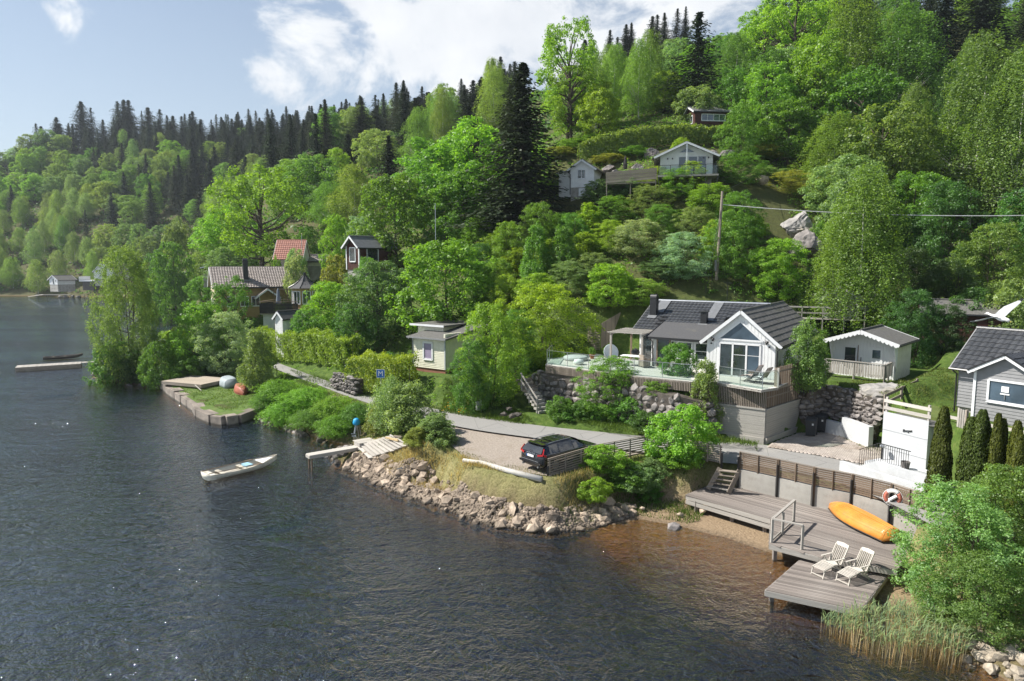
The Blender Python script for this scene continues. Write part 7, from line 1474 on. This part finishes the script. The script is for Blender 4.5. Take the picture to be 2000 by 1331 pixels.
r1b = forest(110, (-260, -70, 290, 400), 4.6, lambda g, x, y, z: ('spruce', g.choice(['spruce', 'spruceb']), (13, 20), (8, 11)), lab_far, None, 11, thr=lambda u, v, x, y, z: z > 40 and u > 120 and v > 195)
r2 = forest(120, (-150, 10, 125, 330), 5.4, pick_far, lab_far, None, 2, thr=lambda u, v, x, y, z: 400 < u < 1010 and v > 200 - (u - 700) * .25 - 10)
def pick_right(g, x, y, z):
    if z > 44 and g.random() < .6: return ('spruce', 'spruce', (13, 18), (4.5, 6.5))
    if y > 75 and g.random() < .45: return ('birch', g.choice(['birch', 'deep', 'birchy']), (10, 14), (5, 7))
    return (g.choice(['maple', 'maple', 'oak']), g.choice(['mid', 'deep', 'bright', 'sage']), (7, 11), (6, 9))
r3 = forest(75, (8, 95, 58, 150), 4.4, pick_right, lambda k, c: {'spruce': ('@ spruce in the # of the wood on the right hand hill', 'spruces of the right hand hill'), 'birch': ('@ birch in the # of the wood on the right hand hill', 'birches of the right hand hill')}.get(k, ('@ broadleaf tree in the # of the wood on the right hand hill', 'broadleaf trees of the right hand hill')), None, 3,
            thr=lambda u, v, x, y, z: (u > 1470 or (y > 100 and u > 1120)) and not (u < 1480 and v < 250 - (u - 1150) * .12 - 30 and y > 100 and v < 75))
r4 = forest(60, (-14, 36, 57, 86), 2.6, lambda g, x, y, z: (g.choice(['alder', 'alder', 'upright', 'maple']), g.choice(['bright', 'mid', 'mid', 'sage', 'lime', 'deep']), (4, 7), (3.4, 5)), lambda k, c: ('@ broadleaf tree in the # of the thicket below the hillside houses', 'thicket trees below the hillside houses'), None, 4,
            thr=lambda u, v, x, y, z: (930 < u < 1470) and not (1085 < u < 1410 and v < 352) and z > 6.3)
r5 = forest(30, (28, 50, 60, 80), 2.6, lambda g, x, y, z: (g.choice(['bush', 'alder']), g.choice(['sage', 'olive', 'mid']), (1.6, 2.8), (2.2, 3.6)), lambda k, c: ('scrubby @ bush on the brown slope around the huge pale boulder', 'scrub bushes around the huge pale boulder'), None, 5,
            thr=lambda u, v, x, y, z: 1420 < u < 1660 and not (1520 < u < 1610 and v < 450))
for u, v, Y, w in [(1218, 70, 190, 20), (1235, 80, 190, 20), (1280, 85, 190, 26), (1295, 85, 195, 24), (1318, 95, 190, 22), (1330, 88, 190, 20), (1190, 95, 190, 20), (1265, 100, 185, 24), (1150, 110, 180, 26)]:
    M_(u + random.uniform(-8, 8), v + random.uniform(-8, 22), Y, w * random.uniform(1.5, 2.6), 'spruce', 'spruceb', 'small far spruce between the skyline birches and the big spruce', group='small far spruces behind the skyline birches', hmin=12)
for u, v, Y, w in [(66, 240, 380, 24), (78, 232, 380, 22), (110, 230, 390, 24), (118, 235, 392, 22), (160, 200, 395, 30), (178, 202, 396, 24), (240, 190, 400, 34), (248, 192, 402, 26), (226, 200, 400, 26), (285, 205, 400, 28), (315, 203, 395, 30), (340, 215, 390, 26), (372, 215, 385, 26), (395, 230, 380, 26), (440, 238, 370, 30), (462, 245, 365, 26), (485, 240, 360, 30),
                   (510, 235, 340, 30), (532, 222, 335, 34), (560, 240, 320, 30), (583, 245, 315, 26), (604, 222, 300, 36), (630, 240, 300, 26), (655, 222, 290, 34), (667, 232, 290, 26), (687, 210, 280, 44), (707, 225, 280, 30), (726, 216, 275, 40), (745, 220, 270, 26), (757, 224, 268, 22), (777, 214, 260, 42), (800, 205, 255, 40), (815, 197, 250, 44), (830, 200, 245, 26)]:
    M_(u + random.uniform(-4, 4), v + random.uniform(-5, 14), Y, w * random.uniform(1.5, 2.5), 'spruce', random.choice(['spruce', 'spruceb', (.026, .036, .018)]), 'tall spruce standing out on the ' + ('left' if u < 350 else 'centre left' if u < 600 else 'middle') + ' of the far ridge skyline', group='spruces of the far ridge', hmin=14)
print('forest', r1, r2, r3, r4, r5, len(TREES))
# ---------------------------------------------------------------- stones of the bank, reeds, grass
g = random.Random(5)
bank = obj('riprap_bank', None); tag(bank, 'bank of tan broken stones between lawn and lake', kind='structure')
def strew(n, poly, sz, rocks, zoff=0.0, parent=bank, pw=2.2, name='stone'):
    P = np.array(poly); x0, y0 = P.min(0); x1, y1 = P.max(0); k = 0; out = []
    while k < n:
        q = np.array([[g.uniform(x0, x1), g.uniform(y0, y1)]])
        if not inside_poly(q, poly)[0]: continue
        s = sz[0] + (sz[1] - sz[0]) * g.random() ** pw; out.append((q[0][0], q[0][1], s)); k += 1
    Z = height([(x, y) for x, y, s in out])
    for (x, y, s), z in zip(out, Z):
        e = (g.uniform(.8, 1.5) * s, g.uniform(.7, 1.1) * s, g.uniform(.6, 1.0) * s); obj(name, g.choice(rocks), parent, (x, y, max(z, -.25) + e[2] * .22 + zoff), (g.uniform(-.5, .5), g.uniform(-.5, .5), g.uniform(0, 6.28)), e)
def joined(name, label, n, poly, sz, rocks, m):
    VV = []; FF = []; nb = 0; P = np.array(poly); x0, y0 = P.min(0); x1, y1 = P.max(0); pts = []
    while len(pts) < n:
        q = np.array([[g.uniform(x0, x1), g.uniform(y0, y1)]])
        if inside_poly(q, poly)[0]: pts.append(q[0])
    Z = height(pts)
    RM = [(np.array([v.co for v in r.vertices]), np.array([p.vertices for p in r.polygons])) for r in rocks]
    for p, z in zip(pts, Z):
        v, f = g.choice(RM); s = g.uniform(*sz); M = np.array(Euler((g.uniform(-.6, .6), g.uniform(-.6, .6), g.uniform(0, 6.28))).to_matrix()); q = (v * [s * g.uniform(.8, 1.5), s, s * g.uniform(.6, 1)]) @ M.T + [p[0], p[1], max(z, -.2) + s * .15]
        VV.append(q); FF.append(f + nb); nb += len(v)
    o = obj(name, fast_mesh(name, np.vstack(VV), np.vstack(FF), m)); return tag(o, label, kind='stuff')
BK = xy(*[W(u, v, 0) for u, v in ((700, 905), (655, 915), (760, 962), (850, 992), (960, 1031), (1080, 1047), (1190, 1024), (1240, 1010))], *[WG(u, v) for u, v in ((1230, 985), (1150, 974), (1100, 967), (1050, 965), (1000, 957), (930, 942), (850, 925), (775, 906), (735, 893))])
strew(295, BK, (.20, .75), R_TAN, pw=2.4); joined('rubble', 'small tan rubble filling the gaps in the shore bank', 9000, BK, (.08, .26), R_TAN, ROCKT)
BK2 = xy(*[W(u, v, 0) for u, v in ((497, 818), (540, 832), (590, 852), (640, 868), (690, 886), (668, 905), (650, 905), (630, 880))], *[W(u, v, .8) for u, v in ((700, 862), (650, 848), (590, 825), (530, 805))])
db_ = obj('dark_stone_bank', None); tag(db_, 'bank of wet dark stones below the spirea bushes', kind='structure'); strew(110, BK2, (.3, 1.0), R_DARK + R_GREY[:2], parent=db_, pw=1.6)
BK3 = xy(*[W(u, v, 0) for u, v in ((1860, 1262), (1890, 1296), (2010, 1350), (2100, 1400))], *[W(u, v, .6) for u, v in ((2100, 1290), (1990, 1265), (1900, 1235))])
pb = obj('pale_stone_bank', None); tag(pb, 'bank of pale stones at the lower right corner', kind='structure'); R_PALE = rockset(mat('pale_shore_stone', (.42, .36, .28), (.25, .21, .16), 1.8, .9, .03, 8, rnd=.2), 6, 1, 400); strew(85, BK3, (.18, .6), R_PALE, parent=pb, pw=1.5)
BK4 = xy(*[W(u, v, 0) for u, v in ((178, 739), (230, 751), (300, 758), (318, 752), (300, 745), (235, 738), (190, 728))]); pb4 = obj('willow_stone_bank', None); tag(pb4, 'low grey stones at the waterline under the tall willow', kind='structure'); strew(60, BK4, (.3, .9), R_GREY, parent=pb4)
BK5 = xy(*[W(u, v, 0) for u, v in ((110, 582), (178, 580), (182, 574), (150, 571), (120, 574))]); pb5 = obj('far_stone_bank', None); tag(pb5, 'grey stones along the far shore by the tiny white cabin', kind='structure'); strew(50, BK5, (.7, 2.0), R_GREY, parent=pb5)
for i, (u, v, z, s, m_) in enumerate([(1362, 988, .25, .55, R_GREY), (1348, 984, .3, .5, R_GREY), (1372, 1000, .2, .45, R_TAN), (1328, 1008, .15, .35, R_TAN), (1318, 1030, .02, .7, R_GREY), (1235, 1002, .1, .5, R_TAN), (1214, 1008, .1, .55, R_TAN), (1255, 995, .2, .35, R_TAN)]):
    p = W(u, v, z); o = obj('shore_stone', m_[i % 6], None, (p.x, p.y, z + .05), (0, 0, i), (s * 1.3, s, s * .7)); tag(o, ['squared block against the left end of the bathing deck', 'second squared block by the deck end, further left', 'tan stone lying in front of the deck end blocks', 'small tan stone on the sand left of the deck', 'grey stone in the shallow water off the beach', 'round tan stone at the top of the beach', 'flat tan stone at the left end of the beach', 'little stone at the weedy edge of the beach'][i], 'stone')
for i, (u, v) in enumerate([(985, 812), (1000, 815), (995, 806), (1010, 812)]):
    p = W(u, v, 2.42); o = obj('rubble_stone', R_DARK[i], None, (p.x, p.y, 2.5 + (.2 if i == 2 else 0)), (0, 0, i), (.7, .5, .35)); tag(o, 'dark stone of the small heap beside the lane below the steps', 'stone', 'stone heap beside the lane')
# driveway of small pavers
pm = mat('brick_paver', (.46, .405, .36), (.345, .30, .265), 2.2, .9, .006, 20, dirt=((.24, .18, .13), .5, .6)); B_ = MB(); DQ = DRIVE; P = np.array(DQ)
ca_, sa_ = math.cos(R(-35)), math.sin(R(-35)); pts = [(i * .215 + (j % 2) * .107, j * .112) for i in range(-60, 60) for j in range(-90, 90)]; cx, cy = P.mean(0); WP = np.array([(cx + x * ca_ - y * sa_, cy + x * sa_ + y * ca_) for x, y in pts]); ok = inside_poly(WP, DQ)
t_ = np.array([(-.1, -.05, 0), (.1, -.05, 0), (.1, .05, 0), (-.1, .05, 0)]); rot = np.array([[ca_, sa_, 0], [-sa_, ca_, 0], [0, 0, 1]]); t_ = t_ @ rot; KP = WP[ok]; n = len(KP); zj = np.random.default_rng(2).uniform(0, .012, n)
top = t_[None] + np.c_[KP, 2.185 + zj][:, None]; VV = np.concatenate([top, top - [0, 0, .05]], 1).reshape(-1, 3); f0 = np.array([(0, 1, 2, 3), (0, 4, 5, 1), (1, 5, 6, 2), (2, 6, 7, 3), (3, 7, 4, 0)]); FF = (f0[None] + (np.arange(n) * 8)[:, None, None]).reshape(-1, 4)
sheet('driveway', DQ, 2.17, mat('joint_sand', (.22, .18, .14), None, 8, .95), 'driveway beside the wheelie bins'); tag(obj('paving_bricks', fast_mesh('paving_bricks', VV, FF, pm)), 'worn reddish paving bricks of the driveway', kind='stuff')
# grass blades: lawn edges, dry bank grass, verges
def blades(name, label, areas, hmin, hmax, wd, cols, m=GRASS, lean=.35, seed=1):
    gg = np.random.default_rng(seed); Vs = []; rs = []
    for poly, dn in areas:
        P = np.array(poly); x0, y0 = P.min(0); x1, y1 = P.max(0); n = int((x1 - x0) * (y1 - y0) * dn); q = np.c_[gg.uniform(x0, x1, n), gg.uniform(y0, y1, n)]; q = q[inside_poly(q, poly)]; q = q[np.sin(q[:, 0] * 2.3) + np.sin(q[:, 1] * 2.9 + q[:, 0]) + gg.normal(0, .8, len(q)) > -1.0]
        z = height(q); kk = z > .04; q = q[kk]; z = z[kk]; n = len(q); h = gg.uniform(hmin, hmax, n); a = gg.random(n) * 6.283; l = gg.normal(0, lean, (n, 2)) * h[:, None]
        b = np.c_[q, z]; d = np.c_[np.cos(a), np.sin(a), 0 * a] * (wd * gg.uniform(.6, 1.4, n))[:, None]
        Vs.append(np.stack([b - d, b + d, b + np.c_[l, h]], 1).reshape(-1, 3)); rs.append(gg.random(n))
    V = np.vstack(Vs); F = np.arange(len(V)).reshape(-1, 3); o = obj(name, fast_mesh(name, V, F, m, np.concatenate(rs))); o.color = (*cols, 1); return tag(o, label, kind='stuff')
A_dry = xy(*[W(u, v, z) for u, v, z in ((790, 880, 1.6), (900, 893, 1.9), (960, 918, 1.9), (1075, 945, 1.8), (1150, 925, 1.8), (1200, 960, 1.0), (1130, 975, 1.2), (1040, 952, 1.5), (930, 925, 1.6), (850, 915, 1.6), (760, 905, 1.3), (735, 890, 1.1))])
blades('dry_grass', 'straw coloured grass on the bank above the broken stones', [(A_dry, 520)], .12, .36, .013, (.42, .345, .155), seed=2)
A_v1 = xy(*[W(u, v, 2.3) for u, v in ((860, 800), (870, 770), (940, 785), (1000, 800), (1040, 825), (1000, 822), (930, 812))]); A_v2 = xy(*[W(u, v, 2.4) for u, v in ((1060, 810), (1070, 790), (1200, 812), (1330, 850), (1384, 850), (1480, 866), (1480, 874), (1300, 858), (1180, 838))])
A_v3 = xy(*[W(u, v, 1.9) for u, v in ((1075, 945), (1165, 912), (1260, 892), (1330, 900), (1400, 915), (1370, 950), (1300, 960), (1200, 965), (1130, 975))]); A_q = lawn
A_v4 = xy(*[W(u, v, 2.1) for u, v in ((545, 725), (640, 765), (760, 805), (880, 838), (905, 850), (880, 880), (780, 860), (700, 850), (640, 840), (520, 800))]); A_v5 = xy(*[W(u, v, 2.3) for u, v in ((1690, 912), (1730, 925), (1850, 985), (1870, 1000), (1800, 990), (1720, 945))]); A_u = xy(*[W(u, v, 2.6) for u, v in ((560, 712), (640, 730), (700, 748), (800, 765), (870, 790), (850, 797), (700, 765), (600, 735))])
blades('verge_grass', 'green grass and herbs on the verges, bank and little lawn', [(A_v1, 330), (A_v2, 330), (A_v3, 260), (A_v4, 120), (A_v5, 160), (A_u, 110)], .08, .30, .016, (.085, .145, .022), seed=3)
o = blades('quay_grass_blades', 'short bright grass on the quay lawn', [(A_q, 60)], .05, .16, .03, (.12, .20, .03), seed=4)
A_l = [(20.5, 37.0), (20.2, 43.0), (26, 45), (30, 41), (29, 36), (24, 33)]
blades('upper_lawn_grass', 'sunlit lawn grass around the small white cabin and grey house', [(A_l, 160), (xy((-9, 62), (-14, 66), (-17, 70), (-12, 74), (-8, 68)), 80)], .05, .15, .02, (.115, .150, .032), seed=5)
gg = np.random.default_rng(9); n = 46; fl = np.c_[gg.uniform(0, 1, n), gg.uniform(0, 1, n)]; pa_, pb_, pc_ = W(862, 800, 2.4), W(905, 806, 2.4), W(880, 782, 2.4); P_ = np.array([pa_ + (pb_ - pa_) * a + (pc_ - pa_) * b * .8 for a, b in fl]); P_[:, 2] = height(P_[:, :2]) + gg.uniform(.18, .35, n)
V, F = leaf_quads(P_, np.tile([0, -.4, 1.0], (n, 1)) + gg.normal(0, .3, (n, 3)), .14, .9, None, gg); o = obj('yellow_flowers', fast_mesh('yellow_flowers', V, F, LEAF, gg.random(n))); o.color = (.55, .32, .01, 1); tag(o, 'yellow flowers in the verge beside the litter bin', kind='stuff')
joined('loose_pebbles', 'loose pebbles and clods along the edges of the gravel lot', 900, PARK, (.03, .09), R_TAN, ROCKT)
for i, (pp_, w_) in enumerate([(((915, 858), (960, 888), (1004, 922)), .5), (((985, 850), (1010, 880), (1040, 915)), .4)]):
    pts_ = dens([W(u, v, 0) for u, v in pp_], 5); sheet('tyre_track', xy(*[p + Vector((-w_ / 2, 0, 0)) for p in pts_], *[p + Vector((w_ / 2, .0, 0)) for p in pts_[::-1]]), 2.004 + i * .003, mat('packed_gravel', (.33, .28, .235), (.24, .20, .165), 7, .95, .02, 50), 'darker packed wheel track in the gravel lot')
blades('lot_edge_weeds', 'thin weeds creeping over the gravel lot edges', [(xy(*[W(u, v, 2) for u, v in ((880, 870), (905, 893), (960, 915), (1075, 934), (1165, 908), (1180, 902), (1070, 922), (965, 902), (915, 884), (892, 862))]), 130), (xy(*[W(u, v, 2) for u, v in ((895, 828), (1060, 853), (1200, 872), (1200, 876), (1060, 860), (895, 836))]), 45)], .05, .18, .014, (.12, .15, .04), seed=7)
# reeds in front of the platform
gg = np.random.default_rng(12); RQ = xy(*[W(u, v, 0) for u, v in ((1600, 1232), (1690, 1275), (1790, 1310), (1870, 1306), (1900, 1290), (1860, 1235), (1790, 1215), (1710, 1225), (1650, 1225))]); P = np.array(RQ); x0, y0 = P.min(0); x1, y1 = P.max(0); q = np.c_[gg.uniform(x0, x1, 6500), gg.uniform(y0, y1, 6500)]; q = q[inside_poly(q, RQ)]; q = q[np.sin(q[:, 0] * 3.1 + q[:, 1]) + np.sin(q[:, 1] * 4.2) + gg.normal(0, .9, len(q)) > -.35][:800]
n = len(q); h = gg.uniform(.6, 1.35, n) * np.clip(.5 + (q[:, 0] - 10.8) * .3, .5, 1); wnd = np.c_[gg.normal(.16, .12, n), gg.normal(.02, .10, n)] * h[:, None]; rV = []; rF = []; lV = []; nb = 0
for i in range(n):
    a = gg.random() * 6.28; dx, dy = math.cos(a) * .007, math.sin(a) * .007; x, y = q[i]; hh = h[i] * .80; l = wnd[i]
    rV += [(x - dx, y - dy, -.3), (x + dx, y + dy, -.3), (x + dx * .7 + l[0] * .4, y + dy * .7 + l[1] * .4, hh), (x - dx * .7 + l[0] * .4, y - dy * .7 + l[1] * .4, hh)]
    for k in range(int(gg.integers(1, 4))):
        s = gg.uniform(.45, 1.0); bx_, by_, bz_ = x + l[0] * .4 * s, y + l[1] * .4 * s, hh * s; L = gg.uniform(.22, .50); aa = gg.normal(.5, 1.0); ux, uy = math.cos(aa), math.sin(aa); w2 = .014
        m1 = (bx_ + ux * L * .45, by_ + uy * L * .45, bz_ + L * .55); t1 = (bx_ + ux * L, by_ + uy * L, bz_ + L * .62)
        lV += [(bx_, by_, bz_), (m1[0] - uy * w2, m1[1] + ux * w2, m1[2]), t1, (m1[0] + uy * w2, m1[1] - ux * w2, m1[2])]
rV = np.array(rV); lV = np.array(lV); rd = fast_mesh('reed_stalks', rV, np.arange(len(rV)).reshape(-1, 4), GRASS, gg.random(len(rV) // 4)); ld = fast_mesh('reed_leaves', lV, np.arange(len(lV)).reshape(-1, 4), GRASS, gg.random(len(lV) // 4))
o = obj('dry_reed_stalks', rd); o.color = (.46, .36, .21, 1); tag(o, 'straw brown dry reed stalks in the water before the platform', kind='stuff'); o = obj('green_reed_leaves', ld); o.color = (.17, .24, .11, 1); tag(o, 'fresh green reed leaves leaning right beside the platform', kind='stuff')
# undergrowth on the wooded and bushy slopes
def undergrowth(name, label, box, n, sz, colr, cond, seed):
    gg = np.random.default_rng(seed); q = np.c_[gg.uniform(box[0], box[1], n), gg.uniform(box[2], box[3], n)]; q = q[np.abs(q[:, 0]) / q[:, 1] < .85]; z = height(q); sdq = shore_dist(q); k = cond(q, z) & (sdq > .6)
    for cx, cy, r in [(12, 52, 10.5), (24, 44, 6), (30, 33, 9), (25, 75, 5), (9, 80, 4)]: k &= np.hypot(q[:, 0] - cx, q[:, 1] - cy) > r
    for Q, *_ in PADS: k &= poly_dist(q, Q) > .3
    q = q[k]; z = z[k]; kq = 8 if sz > 1 else 14; c = np.repeat(np.c_[q, z], kq, 0); dd = nrm(gg.normal(size=c.shape)) * [1, 1, .8]; dd[:, 2] = np.abs(dd[:, 2]); r = np.repeat(gg.uniform(.5, 1.4, len(q)), kq) * sz; Pp = c + dd * r[:, None] * gg.uniform(.5, 1, len(c))[:, None]
    V, F = leaf_quads(Pp, dd + gg.normal(0, .6, dd.shape) + [0, 0, .5], sz * .42, .62, None, gg); o = obj(name, fast_mesh(name, V, F, LEAF, np.repeat(np.clip(gg.normal(.5, .22, len(q)), 0, 1), kq))); o.color = (*COL[colr], 1); return tag(o, label, kind='stuff')
undergrowth('slope_undergrowth', 'low leafy scrub covering the near hillside', (-45, 75, 50, 125), 15000, .55, 'mid', lambda q, z: (z > 5.2) & (np.abs(q[:, 0] - 27) + np.abs(q[:, 1] - 66) * .6 > 5), 21)
undergrowth('far_undergrowth', 'leafy forest floor of the far wooded slopes', (-330, 60, 125, 400), 24000, 2.0, 'deep', lambda q, z: z > .8, 22)
undergrowth('shore_herbs', 'leafy herbs along the left shore and garden edges', (-48, 0, 46, 100), 2600, .34, 'bright', lambda q, z: (z > .5) & (z < 5.4) & ~((q[:, 0] > -18) & (q[:, 1] < 50)), 23)

# ---------------------------------------------------------------- the air between here and the far ridge
hz_m = bpy.data.materials.new('thin_haze'); hz_m.use_nodes = True; t = NT(hz_m.node_tree); hz_m.node_tree.nodes.clear()
pv_ = t.n('ShaderNodeVolumePrincipled', {'Color': (.80, .90, 1.0, 1), 'Density': .00016, 'Anisotropy': .2}); t.t.links.new(pv_.outputs[0], t.n('ShaderNodeOutputMaterial').inputs['Volume'])
tag(MB().box(-1100, 1000, -400, 1600, -6, 160).build('haze', hz_m), 'thin pale haze over the lake and hills', kind='stuff')
